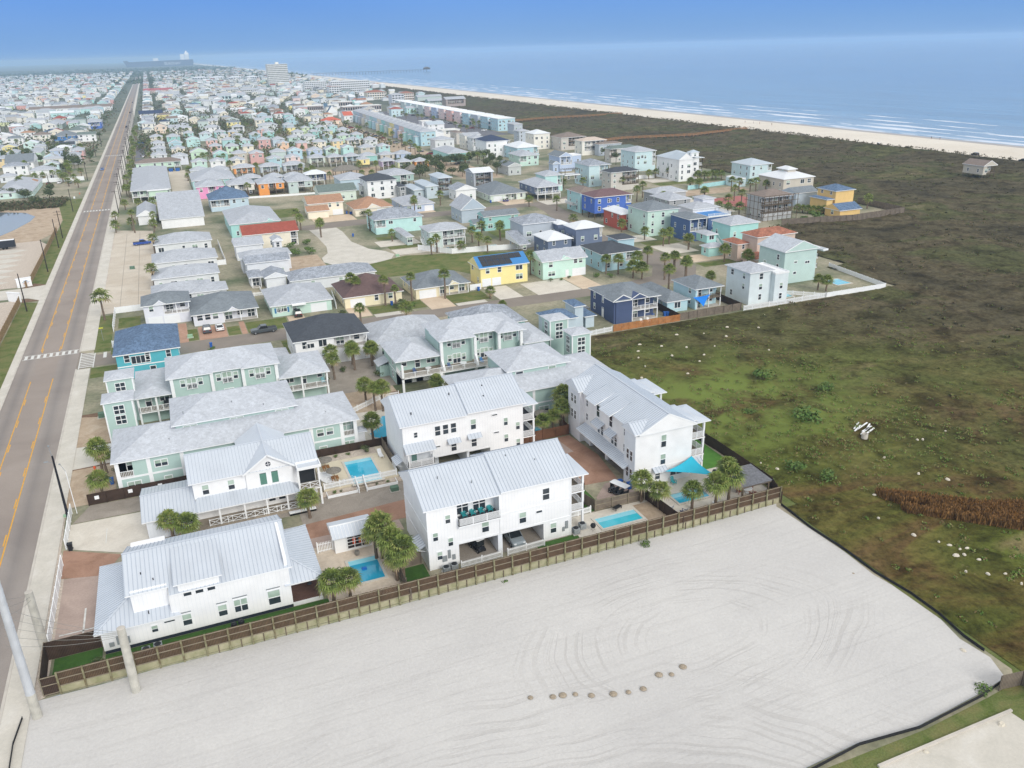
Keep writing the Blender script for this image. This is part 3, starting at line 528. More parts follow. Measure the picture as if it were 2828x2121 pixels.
('pale blue cottage with grey hip roof,farthest left of the coloured tall cottages',[(-92.5,635.4,-85.4,650.7,0,5.4,'hip',0.4,'LB','g',0.5)],[],'house','house',None),
('pale blue low gabled cottage in front of the light green tall cottage',[(-80.7,606.5,-72.7,615.5,0,4.6,'gy',0.4,'PB2','g',0.5)],[],'house','house',None),
('sky-blue gable-fronted cottage left of the road',[(-67.6,596.2,-59.5,605.2,0,5.0,'gy',0.42,'AB5','g',0.5)],[],'house','house',None),
('white cottage with grey hip roof behind the long white wall',[(-54.9,592.4,-46.6,608.1,0,5.2,'hip',0.4,'W','g',0.5)],[],'house','house',None),
('brick-red cottage with grey hip roof behind the white cottage',[(-54.2,622.7,-46.2,639.2,0,5.4,'hip',0.4,'SAR','g',0.5)],[],'house','house',None),
('long white two-storey house with grey gable roof left of the road',[(-85.1,569.8,-69.8,592.2,0,5.2,'gx',0.36,'W','m',0.5)],[],'house','house',None),
('orange-yellow house end beside the long white house at the frame edge',[(-93.6,601.4,-89.0,619.2,0,5.2,'hip',0.36,'YO','g',0.5)],[],'house','house',None),
('mint single-storey house with speckled grey roof beside the pond thicket',[(-75.1,457.5,-59.3,502.9,0,2.8,'hip',0.36,'PM','g',0.5)],[],'house','house',None),
('brown-roofed low house behind the mint house by the pond',[(-65.7,487.9,-59.4,496.9,0,2.7,'hip',0.5,'TN','or',0.5)],[],'house','house',None),
('dark green house with pale hip roof far left of the road',[(-96.4,917.4,-81.3,963.5,0,4.4,'hip',0.36,'DGR','g',0.5)],[],'house','house',None),
('mint cottage with pale roof beside the dark green house',[(-77.4,922.1,-68.2,948.4,0,4.6,'hip',0.36,'MI','g',0.5)],[],'house','house',None),
('cobalt blue house with white lower porch far left of the road',[(-58.5,898.0,-46.9,929.4,0,5.8,'hip',0.3,'VB','g',0.5)],[('bal','S',0.1,0.9,[2.6])],'house','house',None),
('aqua gabled cottage far left of the road',[(-112.2,941.7,-101.6,949.7,0,3.6,'gy',0.3,'AQ','g',0.5)],[],'house','house',None),
('grey shaded house with pale hip roof at far left',[(-132.2,961.1,-121.0,969.1,0,3.4,'hip',0.4,'GB','g',0.5)],[],'house','house',None),
('yellow-green house at the far left frame edge',[(-147.6,1006.8,-137.1,1015.8,0,3.6,'hip',0.3,'YG','g',0.5)],[],'house','house',None),
('lime green gabled house at far left',[(-184.3,1341.9,-174.0,1352.9,0,5,'hip',0.4,'LM','g',0.5)],[],'house','house',None),
('orange-red house with pale roof at far left',[(-170.6,1343.9,-156.3,1355.9,0,5,'hip',0.34,'RD2','g',0.5)],[],'house','house',None),
('long dark-roofed commercial block left of the road',[(-141.0,1210.5,-47.0,1232.5,0,5,'gx',0.25,'W','tb',0.5)],[('nowin',)],'building','commercial_block',None),
('aqua motel wing with pale hip roof left of the road',[(-82.0,1173.1,-56.5,1187.1,0,5,'hip',0.3,'AQ2','g',0.5)],[],'motel','motel_block',None),
('aqua motel wing with white gabled roof left of the road',[(-108.4,1105.2,-83.7,1119.2,0,5,'gx',0.3,'AQ2','w',0.5)],[],'motel','motel_block',None),
('pale aqua motel wing with domed grey roof left of the road',[(-130.6,1176.4,-109.1,1190.4,0,5,'hip',0.3,'AQ2','g',0.5)],[],'motel','motel_block',None),
('salmon house with pale roof beside the road far off',[(-62.7,1395.4,-50.4,1407.4,0,5.5,'hip',0.3,'SAR','g',0.5)],[],'house','house',None),
('salmon cottage with grey roof in the middle distance left of the road',[(-163.0,1572.6,-151.6,1584.6,0,5,'hip',0.3,'SA','g',0.5)],[],'house','house',None),
('orange cottage with white roof in the middle distance left of the road',[(-114.2,1546.0,-103.2,1558.0,0,5,'hip',0.3,'SA','w',0.5)],[],'house','house',None),
('red-roofed house in the middle distance left of the road',[(-96.7,1000.0,-83.8,1012.0,0,5,'hip',0.4,'TN','rr',0.5)],[],'house','house',None),
('green-grey hip-roofed house left of the road behind dark trees',[(-78.3,964.4,-64.0,976.4,0,5,'hip',0.4,'GG','dg',0.5)],[],'house','house',None),
('white dormered terrace of flats with dark windows at far left',[(-253.2,1724.4,-154.1,1738.4,0,8,'flat',0.2,'W','W',0.5)],[('flats',10,3)],'apartments','apartment_terrace',None),
('white long low warehouse far left of the road',[(-179.4,2231.6,-156.4,2249.6,0,5,'gx',0.2,'W','w',0.5)],[('nowin',)],'building','warehouse',None),
('white cottage with navy gable roof and one dormer beside the road',[(-15.3,1014.4,9.0,1024.4,0,4.2,'gx',0.7,'W','n',0.5)],[('gab','S',0.5,2.5)],'house','house',None),
('light yellow house with hip roof behind the utility poles',[(1.9,973.7,16.1,983.7,0,5,'hip',0.3,'YL','tb',0.5)],[],'house','house',None),
('cream house with navy roof between palms behind the utility poles',[(3.2,867.6,12.5,877.6,0,5,'hip',0.4,'CW','n',0.5)],[],'house','house',None),
('pale blue two-storey gabled house with double porch beside the road',[(-15.6,853.1,-4.4,863.1,0,5.6,'gy',0.4,'AB3','g',0.5)],[('bal','S',0.1,0.9,[0.1,2.8])],'house','house',None),
('peach house with brown gable roof behind the cottages beside the road',[(-2.3,796.0,8.6,807.0,0,5.6,'gy',0.4,'PEA','tb',0.5)],[],'house','house',None),
('blue A-frame style house with steep dark roof and white dormers',[(173.3,960.4,177.5,969.4,0,4,'gx',1.1,'W','sb',0.5),(165.4,903.4,176.2,911.4,0,2.5,'gy',1.3,'W','sb',0.5)],[],'house','house',None),
('white building with red tile roof near the pastel terrace',[(161.1,799.7,170.1,815.7,0,6,'gx',0.4,'W','rt',0.5)],[],'building','tiled_building',None),
('long low arcade with red tile roof near the pastel terrace',[(138.2,785.4,156.4,799.4,0,3.4,'hip',0.4,'PEA','rt',0.5)],[],'building','tiled_arcade',None),
('long brown shingled motel with white arched windows',[(153.0,978.2,188.1,994.2,0,6,'flat',0.2,'BRS','CW',0.5),(187.9,935.6,231.1,949.6,0,6,'flat',0.2,'BRS','CW',0.5)],[('flats',16,1)],'motel','motel_block',None),
('second brown shingled motel wing behind the first',[(195.9,1030.7,220.1,1044.7,0,6,'flat',0.2,'BRS','CW',0.5)],[('flats',8,1)],'motel','motel_block',None),
('cream apartment block with terracotta mansard roof near the beach',[(270.3,1170.6,297.5,1192.6,0,9,'hip',0.25,'CR','tc',0.5)],[('flats',8,3)],'apartments','apartment_block',None),
('peach apartment block with terracotta roof near the beach',[(303.4,1109.5,318.8,1131.5,0,9,'hip',0.25,'PEA','tc',0.5)],[('flats',5,3)],'apartments','apartment_block',None),
('lavender-white four-storey apartment house with pale roof',[(268.8,1035.5,285.0,1053.5,0,11,'hip',0.25,'LLW','g',0.5)],[('flats',4,4)],'apartments','apartment_block',None),
('white apartment block with terracotta roof in front of the beach flats',[(254.5,1356.3,274.2,1376.3,0,12,'hip',0.2,'W','tc',0.5)],[('flats',5,4)],'apartments','apartment_block',None),
('white six-storey beach flats with stepped balconies,western block',[(245.8,1532.5,284.3,1548.5,0,15,'flat',0.1,'W','W',0.5)],[('flats',12,5)],'apartments','apartment_block',None),
('white seven-storey beach flats with stepped balconies,eastern block',[(258.1,1358.1,319.2,1376.1,0,19,'flat',0.1,'W','W',0.5)],[('flats',20,6)],'apartments','apartment_block',None),
('grey weathered beach houses with deck beside the dunes',[(313.3,1077.7,346.3,1091.7,0,5,'gx',0.3,'GG','g',0.5)],[],'house','house',None),
('brown timber beach lodge with grey roof beside the dunes',[(306.5,941.2,330.8,957.2,0,8,'gx',0.3,'BRS','g',0.5)],[('bal','S',0.1,0.9,[3.5])],'house','house',None),
('green timber beach house beside the brown lodge',[(298.1,982.1,318.2,996.1,0,5,'gx',0.3,'SE2','g',0.5)],[('bal','S',0.1,0.9,[2])],'house','house',None),
('small white flat-roofed pool building inside the terrace car park',[(208.6,709.9,218.0,719.9,0,4,'flat',0.1,'W','CW',0.5)],[('nowin',)],'building','pool_building',None),
('white clubhouse with slanted metal roof and stone chimney',[(199.5,662.4,214.0,674.4,0,5.0,'gx',0.35,'W','s',0.5)],[],'building','clubhouse',None),
('cream flat-roofed house south of the clubhouse',[(193.2,606.1,207.6,618.1,0,5,'flat',0.1,'CW','CW',0.5)],[('bal','S',0.2,0.8,[2.5])],'house','house',None),
('large grey-roofed aqua house on piles behind the palm thicket',[(152.0,467.9,165.9,499.0,0,4.6,'hip',0.3,'TQ2','g',0.5)],[],'house','house',None),
('grey two-storey house at the near end of the pastel terrace',[(161.4,522.8,175.1,534.8,0,7,'hip',0.3,'GW','g',0.5)],[],'house','house',None),
('cream tall house with pale shed roof beyond the palm thicket',[(182.3,525.1,193.9,537.1,0,8.4,'gx',0.2,'CW','g',0.5)],[],'house','house',None),
('grey tall house with stacked porches beyond the palm thicket',[(182.4,509.8,191.8,521.8,0,8,'hip',0.3,'GW','g',0.5)],[('bal','S',0,0.5,[3,5.6])],'house','house',None),
('olive house with brown roof beside the cream tall house',[(186.8,555.4,193.2,569.4,0,7.4,'hip',0.3,'TP','tb',0.5)],[],'house','house',None),
('slate house with grey gable roof among the palm thicket',[(160.7,398.3,168.7,413.8,0,4.4,'gy',0.4,'GG2','m',0.5)],[],'house','house',None),
('grey two-storey house behind the palms at the terrace end',[(246.2,596.1,254.0,610.1,0,7,'hip',0.3,'GB','g',0.5)],[],'house','house',None),
('pale building with red roof near the road in the distance',[(-11.1,1729.9,39.6,1747.9,0,5,'gx',0.4,'RDW','rt2',0.5)],[],'building','red_roofed_building',None),
('white long motel in front of the red-roofed building',[(18.7,1564.1,45.2,1578.1,0,5,'gx',0.4,'W','g',0.5)],[],'motel','motel_block',None),
('cream two-storey motel with gabled ends in the distance',[(105.0,1594.2,143.3,1612.2,0,6,'gx',0.3,'CW','g',0.5),(141.4,1541.8,185.9,1559.8,0,6,'gx',0.3,'CW','g',0.5)],[('flats',14,2)],'motel','motel_block',None),
('pale three-gabled resort lodge in the distance',[(89.2,1347.3,130.5,1367.3,0,6,'gx',0.35,'AB3','g',0.5)],[('flats',8,1)],'motel','motel_block',None),
('white-roofed apartment block,nearest the road of four in a row',[(109.0,2504.3,150.3,2526.3,0,8,'hip',0.25,'PGR','w',0.5)],[('flats',6,2)],'apartments','apartment_block','white-roofed apartment blocks in the distance'),
('white-roofed apartment block,second from the road of four in a row',[(151.1,2444.1,189.9,2466.1,0,8,'hip',0.25,'PGR','w',0.5)],[('flats',6,2)],'apartments','apartment_block','white-roofed apartment blocks in the distance'),
('white-roofed apartment block,third from the road of four in a row',[(191.0,2377.3,228.9,2399.3,0,8,'hip',0.25,'PGR','w',0.5)],[('flats',6,2)],'apartments','apartment_block','white-roofed apartment blocks in the distance'),
('white-roofed apartment block,nearest the sea of four in a row',[(232.4,2361.7,266.0,2383.7,0,8,'hip',0.25,'PGR','w',0.5)],[('flats',6,2)],'apartments','apartment_block','white-roofed apartment blocks in the distance'),
('tall beige slab hotel tower with dark window columns on the horizon',[(223.3,1825.4,264.5,1847.4,0,42,'flat',0.1,'CW','CW',0.5)],[('flats',16,12)],'hotel','hotel_tower',None)]
COTTAGES=[(-6.2,699.6,3.4,708.6,0,5.0,'hip','TNL','g',0),
(5.4,693.6,15.5,702.6,0,5.0,'hip','TL','g',0),
(-5.6,644.4,3.7,653.4,0,5.0,'hip','GW','g',0),
(5.5,638.2,15.1,647.2,0,5.0,'gy','AB','g',0),
(-5.8,605.3,3.5,614.3,0,5.0,'hip','GB','g',0),
(6.2,596.7,15.3,605.7,0,5.0,'hip','CR','g',0),
(-6.1,563.8,3.4,572.8,0,5.0,'hip','GW','g',0),
(5.3,549.0,14.9,558.0,0,5.0,'hip','LLW','g',0),
(18.4,718.7,26.3,727.7,0,5.0,'hip','AQ','g',0),
(29.1,700.4,38.9,709.4,0,5.0,'hip','AB3','g',0),
(17.9,658.9,27.7,667.9,0,5.0,'gy','AQ2','g',0),
(30.3,642.9,38.6,651.9,0,5.0,'hip','SA','g',0),
(40.7,710.3,49.9,719.3,0,5.0,'hip','TQ','g',0),
(40.4,676.3,49.0,685.3,0,5.0,'hip','CW','g',0),
(50.6,705.3,58.7,714.3,0,5.0,'hip','YO','g',0),
(50.8,672.7,58.7,681.7,0,5.0,'hip','GW','g',0),
(16.4,559.2,26.8,568.2,0,5.8,'gy','LG','g',0),
(30.1,598.4,38.2,607.4,0,5.0,'hip','SA','g',0),
(40.8,637.5,50.0,646.5,0,5.0,'hip','AQ','g',0),
(50.7,625.5,59.2,634.5,0,5.0,'hip','AQ2','g',0),
(39.6,590.1,48.2,599.1,0,5.0,'hip','LG','g',0),
(49.6,583.4,57.0,592.4,0,5.0,'hip','CR','g',0),
(62.7,614.1,71.7,623.1,0,5.8,'hip','SAR','g',0),
(73.1,618.9,81.9,627.9,0,5.0,'hip','LB','g',0),
(72.8,589.5,80.6,598.5,0,5.0,'hip','OR2','g',0),
(28.8,548.2,37.8,557.2,0,5.0,'gy','TQ','g',0),
(38.8,533.9,47.8,542.9,0,5.8,'hip','TP2','g',0),
(48.3,529.0,56.9,538.0,0,5.8,'hip','SAR','g',0),
(60.5,527.9,69.8,536.9,0,5.8,'hip','GG','g',0),
(63.2,670.9,71.8,679.9,0,5.0,'hip','AB','g',0),
(74.5,681.9,83.3,690.9,0,5.0,'hip','TQ','g',0),
(14.7,511.4,23.5,520.4,0,5.0,'hip','MI','g',0),
(24.4,508.3,33.3,517.3,0,5.0,'hip','W','g',0),
(34.7,506.8,43.7,515.8,0,5.0,'hip','CR','g',0),
(55.2,501.6,63.6,510.6,0,5.0,'hip','AB','g',0),
(13.4,774.3,27.5,783.3,0,5.0,'hip','CW','g',0),
(36.9,763.5,49.7,772.5,0,5.0,'hip','W','g',0),
(57.7,752.3,68.0,761.3,0,5.0,'hip','W','g',1),
(79.3,753.2,95.4,762.2,0,5.0,'hip','GW','g',0),
(73.3,709.0,81.5,718.0,0,5.0,'hip','SA','g',0),
(98.4,743.5,107.5,752.5,0,5.0,'hip','LB','g',0),
(12.2,469.6,21.5,477.6,2.3,5.2,'hip','GW','g',0),
(22.2,465.7,31.7,473.7,2.3,5.2,'hip','GW','g',0),
(33.5,467.5,44.8,475.5,2.3,5.2,'hip','OR','g',1),
(46.7,464.7,57.5,472.7,2.3,5.2,'hip','GB','g',1),
(32.9,424.0,43.0,432.0,2.3,5.2,'hip','AB','g',1),
(44.4,421.3,53.1,429.3,2.3,5.2,'hip','PE','g',1),
(76.4,489.1,86.0,497.1,2.3,5.2,'hip','PG','g',1),
(86.7,486.0,95.6,494.0,2.3,5.2,'hip','TP2','g',1),
(95.8,484.1,104.9,492.1,2.3,5.2,'hip','AB2','g',1),
(104.3,480.5,114.2,488.5,2.3,5.2,'hip','TL','g',0),
(115.2,479.9,124.2,487.9,2.3,5.2,'hip','TP2','g',0),
(124.4,479.3,133.8,487.3,2.3,5.2,'hip','PE','g',0),
(99.8,465.9,106.3,473.9,2.3,5.2,'hip','YL','g',0),
(108.5,450.7,116.5,458.7,2.3,5.2,'hip','PU','g',1),
(115.1,441.5,123.6,449.5,2.3,5.2,'hip','YG','g',1),
(124.0,439.2,132.1,447.2,2.3,5.2,'hip','OR','g',1),
(58.5,463.5,70.3,471.5,2.3,5.2,'hip','GB','g',1),
(52.8,418.5,62.6,426.5,2.3,5.2,'hip','AB','g',0),
(63.0,419.9,73.5,427.9,2.3,5.2,'hip','NV','w',1),
(71.6,535.6,80.8,544.6,0,5.0,'gy','AB5','g',0),
(83.1,531.4,92.3,540.4,0,5.0,'hip','PE','g',0),
(93.4,530.3,101.8,539.3,0,5.0,'gy','MI','g',0),
(104.9,534.2,112.3,543.2,0,5.0,'gy','AQ2','g',0),
(114.4,526.7,124.1,535.7,0,5.0,'hip','TP2','g',0),
(126.1,527.9,134.0,536.9,0,5.0,'hip','AQ','g',0),
(65.4,501.3,74.0,510.3,0,5.0,'hip','SAP','g',0),
(85.1,625.2,93.8,634.2,0,5.0,'hip','MI','g',0),
(96.3,628.6,105.1,637.6,0,5.0,'hip','GW','g',0),
(84.2,582.5,91.5,591.5,0,5.0,'hip','SA','g',0),
(95.1,581.1,104.0,590.1,0,5.0,'hip','CR','g',0),
(107.1,578.7,114.9,587.7,0,5.0,'hip','YO','g',0),
(117.2,579.5,127.1,588.5,0,5.0,'hip','CR','g',1),
(127.9,573.8,137.3,582.8,0,5.0,'hip','GW','g',0),
(109.9,622.7,116.4,631.7,0,5.0,'hip','AB3','g',0),
(118.9,617.2,128.0,626.2,0,5.0,'hip','LG','g',0),
(129.1,617.8,137.5,626.8,0,5.0,'hip','AQ','g',0),
(117.4,699.2,126.0,708.2,0,5.0,'hip','AB3','g',0),
(129.0,704.5,136.4,713.5,0,5.0,'hip','AQ','g',0),
(99.8,749.7,106.5,758.7,0,5.0,'hip','LB','g',0),
(97.0,713.5,104.2,722.5,0,5.0,'hip','YL','g',0),
(107.1,702.8,113.6,711.8,0,5.0,'hip','LM','g',0),
(94.7,668.6,103.4,677.6,0,5.0,'hip','GW','g',0),
(106.0,663.4,114.0,672.4,0,5.0,'hip','TL','g',0),
(117.5,661.6,124.2,670.6,0,5.0,'hip','YG','g',0),
(128.5,664.8,137.7,673.8,0,5.0,'hip','PB','g',0),
(120.1,742.5,126.4,751.5,0,5.0,'hip','MI','g',0),
(130.5,742.0,139.7,751.0,0,5.0,'hip','W','g',0)]
PALMS=[(-7.1,106.0,3.2,1.0,'s'),(-5.0,105.1,2.6,1.0,'s'),(10.8,103.9,3.2,1.0,'s'),(-16.7,131.3,4.5,1.15,'s'),(-16.1,131.1,3.2,0.8,'s'),(-16.3,122.1,3.3,1.1,'s'),(17.6,90.0,5.0,1.2,'s'),(16.9,90.2,4.0,1.0,'s'),(18.2,86.5,4.6,1.2,'s'),(19.0,85.0,4.2,1.1,'s'),(18.1,84.6,3.2,1.0,'s'),(24.8,124.6,3.6,1.0,'s'),(10.1,83.4,3.0,1.05,'s'),(12.0,83.2,3.0,1.0,'s'),(27.2,139.9,4.0,1.0,'s'),(28.1,136.3,4.5,0.9,'s'),(29.3,135.7,4.7,1.0,'s'),(33.0,159.4,4.0,1.0,'s'),(40.0,137.2,3.4,1.0,'s'),(51.0,114.0,2.8,0.9,'s'),(56.7,118.0,5.0,1.2,'s'),(54.7,114.3,4.5,1.0,'s'),(56.9,115.7,5.0,1.0,'s'),(53.0,114.2,3.2,0.8,'s'),(54.6,88.3,3.6,1.0,'s'),(55.9,85.7,3.0,1.0,'s'),(60.0,83.8,3.0,1.0,'s'),(62.9,82.5,4.0,1.1,'s'),(65.2,82.7,4.6,1.25,'s'),(67.2,86.0,4.0,1.0,'s'),(24.4,155.1,4.4,1.0,'s'),(29.2,158.6,4.4,1.0,'s'),(39.6,208.4,6.4,0.95,'w'),(40.7,207.0,5.8,0.8,'w'),(46.4,200.8,6.8,0.9,'w'),(48.4,197.8,5.0,0.7,'w'),(53.8,201.9,6.4,0.9,'w'),(62.1,199.9,6.6,1.0,'w'),(47.0,182.7,4.4,1.1,'w'),(37.1,187.7,4.2,0.9,'w'),(72.6,194.3,2.2,0.9,'w'),(71.5,183.2,1.6,0.7,'w'),(25.1,161.4,3.8,1.0,'w'),(29.5,161.9,3.8,1.0,'w'),(33.2,160.0,3.8,1.0,'w'),(48.0,299.1,4.4,1.0,'w'),(65.4,297.0,6.4,0.8,'w'),(67.9,275.2,3.0,0.8,'w'),(73.8,249.2,4.0,0.9,'w'),(76.4,251.7,4.5,0.9,'w'),(83.1,247.3,2.6,0.9,'w'),(95.7,262.2,5.0,1.0,'w'),(90.1,250.1,4.0,0.9,'w'),(91.4,260.0,4.0,1.0,'w'),(101.1,259.1,5.0,1.0,'w'),(90.5,243.2,4.0,0.9,'w'),(88.4,318.6,5.0,0.9,'w'),(-19.7,221.2,6.0,1.25,'w'),(-7.9,248.6,5.6,1.0,'w'),(-7.2,294.0,5.6,0.9,'w'),(-13.8,337.2,7.5,0.8,'w'),(-6.8,343.5,5.0,0.9,'w'),(-14.6,342.3,3.5,1.0,'s'),(-20.3,341.4,3.0,1.1,'s'),(-12.6,393.9,3.0,1.0,'s'),(-6.9,392.3,3.2,1.0,'s'),(-18.1,435.2,4.0,1.1,'s'),(-18.0,394.0,3.0,1.0,'s'),(-21.1,366.8,2.6,1.0,'s'),(-7.1,335.0,3.4,1.0,'s'),(43.0,320.2,5.0,1.0,'w'),(47.2,294.1,5.0,1.0,'w'),(42.9,311.2,4.3,1.0,'w'),(33.7,401.2,5.0,0.9,'w'),(12.3,490.3,4.0,1.1,'w'),(10.8,473.5,2.5,1.0,'w'),(90.4,325.5,5.0,0.9,'w'),(104.0,333.9,4.6,1.0,'w'),(104.7,447.5,5.0,0.9,'w'),(161.0,457.5,4.5,1.0,'w'),(163.8,450.5,5.0,1.0,'w'),(164.9,444.2,5.0,1.0,'w'),(157.2,453.6,3.0,1.0,'w'),(168.9,445.5,3.0,1.0,'w'),(89.7,445.6,2.0,1.0,'w'),(94.8,437.9,2.0,1.0,'w'),(99.3,435.0,2.0,1.0,'w'),(151.0,664.0,8.0,1.0,'w'),(151.4,589.0,7.0,1.0,'w'),(150.9,564.0,7.0,1.0,'w'),(148.6,617.9,5.0,1.0,'w'),(149.5,612.7,5.0,1.0,'w'),(151.8,610.6,4.0,1.0,'w'),(143.7,567.2,4.0,1.0,'w'),(148.0,532.6,6.0,1.0,'w'),(147.3,542.2,4.0,1.0,'w'),(146.7,517.3,5.0,1.0,'w'),(144.1,499.7,5.0,1.0,'w'),(149.1,681.0,4.0,1.0,'w'),(146.5,679.5,5.0,1.0,'w'),(153.3,744.6,5.0,1.0,'w'),(148.9,735.7,5.0,1.0,'w'),(205.0,785.5,4.0,1.0,'w'),(225.1,831.1,4.0,1.0,'w'),(220.9,802.0,4.0,1.0,'w'),(236.9,837.4,4.0,1.0,'w'),(239.2,835.1,4.0,1.0,'w'),(226.4,781.3,4.0,1.0,'w'),(229.4,778.6,4.0,1.0,'w'),(257.4,855.0,3.0,1.0,'w'),(259.9,817.1,3.0,1.0,'w'),(235.2,760.8,3.0,1.0,'w'),(252.3,775.5,3.0,1.0,'w'),(226.3,673.4,4.0,1.0,'w'),(220.4,644.1,4.0,1.0,'w'),(221.9,632.2,4.0,1.0,'w'),(234.4,651.0,5.0,1.0,'w'),(240.9,657.3,5.0,1.0,'w'),(243.8,679.3,5.0,1.0,'w'),(91.4,211.5,5.4,1.05,'s'),(110.7,202.4,4.4,1.0,'s'),(113.7,200.7,4.4,1.05,'s'),(118.9,199.3,4.8,1.1,'s'),(115.1,194.9,3.4,1.3,'s'),(116.7,192.8,3.4,1.3,'s'),(126.2,205.6,4.4,1.0,'s'),(129.3,195.9,4.6,1.0,'s'),(142.6,249.9,3.2,1.0,'s'),(143.2,235.6,3.0,1.0,'s'),(154.1,242.6,4.0,1.1,'s'),(143.5,224.7,4.0,1.0,'s'),(146.7,226.3,4.0,1.0,'s'),(147.6,216.7,3.5,1.0,'s'),(122.0,189.6,6.2,1.0,'w'),(117.7,180.8,5.4,1.0,'w'),(126.6,186.4,5.0,1.0,'w'),(134.9,271.9,2.0,1.0,'w'),(140.7,298.3,4.4,1.0,'w'),(100.6,257.9,5.0,1.0,'w'),(184.3,330.0,4.6,1.0,'w'),(186.7,328.5,4.6,1.0,'w'),(177.5,299.3,5.0,1.0,'w'),(184.8,306.9,5.4,1.0,'w'),(182.4,286.4,4.0,1.0,'w'),(213.9,350.1,3.0,1.0,'w'),(218.4,351.2,3.0,1.0,'w'),(225.3,358.9,3.0,1.0,'w'),(222.5,345.7,4.0,1.2,'w'),(231.3,335.3,2.5,1.0,'w'),(218.3,321.8,2.5,1.0,'w'),(167.1,346.9,3.0,1.0,'w'),(176.0,344.7,3.0,1.0,'w'),(134.7,311.6,3.0,1.0,'w'),(219.9,317.3,2.5,1.0,'w'),(206.2,293.3,3.0,1.0,'w'),(130.4,198.0,4.0,1.0,'w'),(128.9,189.5,4.6,1.0,'w'),(193.7,253.0,3.5,1.2,'w'),(192.4,263.5,3.0,1.0,'w'),(200.1,268.6,4.0,1.0,'w'),(212.2,281.0,5.0,1.0,'w'),(210.2,273.5,4.5,1.0,'w'),(224.9,300.2,5.0,1.0,'w'),(229.8,301.4,4.0,1.0,'w'),(231.9,296.5,4.0,1.0,'w'),(231.6,292.3,5.0,1.0,'w'),(235.5,290.7,4.0,1.0,'w'),(237.8,289.7,3.5,1.0,'w'),(208.2,295.7,2.5,1.0,'w'),(244.1,241.8,4.0,1.0,'w'),(192.6,258.2,3.0,1.0,'w'),(148.0,198.5,3.8,1.2,'s'),(149.3,189.4,3.8,1.3,'s'),(130.4,180.3,2.2,1.0,'s'),(150.8,162.3,3.0,1.0,'s'),(151.9,160.5,3.0,1.0,'s'),(148.1,217.2,3.4,1.0,'s'),(218.0,321.0,2.5,1.0,'s'),(217.5,313.6,3.0,1.0,'s'),(231.9,335.7,3.0,1.0,'s'),(233.3,332.6,3.0,1.0,'s'),(233.8,330.3,3.0,1.0,'s'),(238.4,333.5,3.0,1.0,'s'),(238.8,331.1,3.0,1.0,'s'),(241.0,329.7,3.0,1.0,'s'),(216.9,248.9,1.8,0.9,'s'),(218.0,247.0,1.8,0.9,'s'),(218.9,245.2,1.8,0.9,'s'),(219.8,243.4,1.8,0.9,'s'),(221.4,242.4,1.8,0.9,'s'),(223.8,242.3,1.8,0.9,'s'),(225.4,241.3,1.8,0.9,'s'),(227.0,240.4,1.8,0.9,'s'),(228.3,239.6,1.8,0.9,'s'),(-50.8,547.8,6.0,1.0,'w'),(-48.4,527.1,4.0,1.0,'w'),(-42.4,520.2,4.0,1.0,'w'),(-44.0,493.5,4.0,1.0,'w'),(-52.4,515.3,4.0,1.0,'w'),(-55.9,517.5,4.0,1.0,'w'),(-62.9,530.7,4.0,1.2,'w'),(-64.3,514.8,3.0,1.2,'w'),(-69.3,506.0,3.5,1.2,'w'),(-82.6,568.4,4.0,1.0,'w'),(-94.8,667.0,4.0,1.0,'w'),(-51.9,677.4,4.0,1.0,'w'),(-50.4,505.9,3.0,1.0,'w'),(-46.5,487.8,3.0,1.0,'w'),(-41.6,479.7,3.0,1.0,'w'),(-60.7,518.0,3.0,1.0,'w'),(-49.3,510.6,3.0,1.0,'w')]
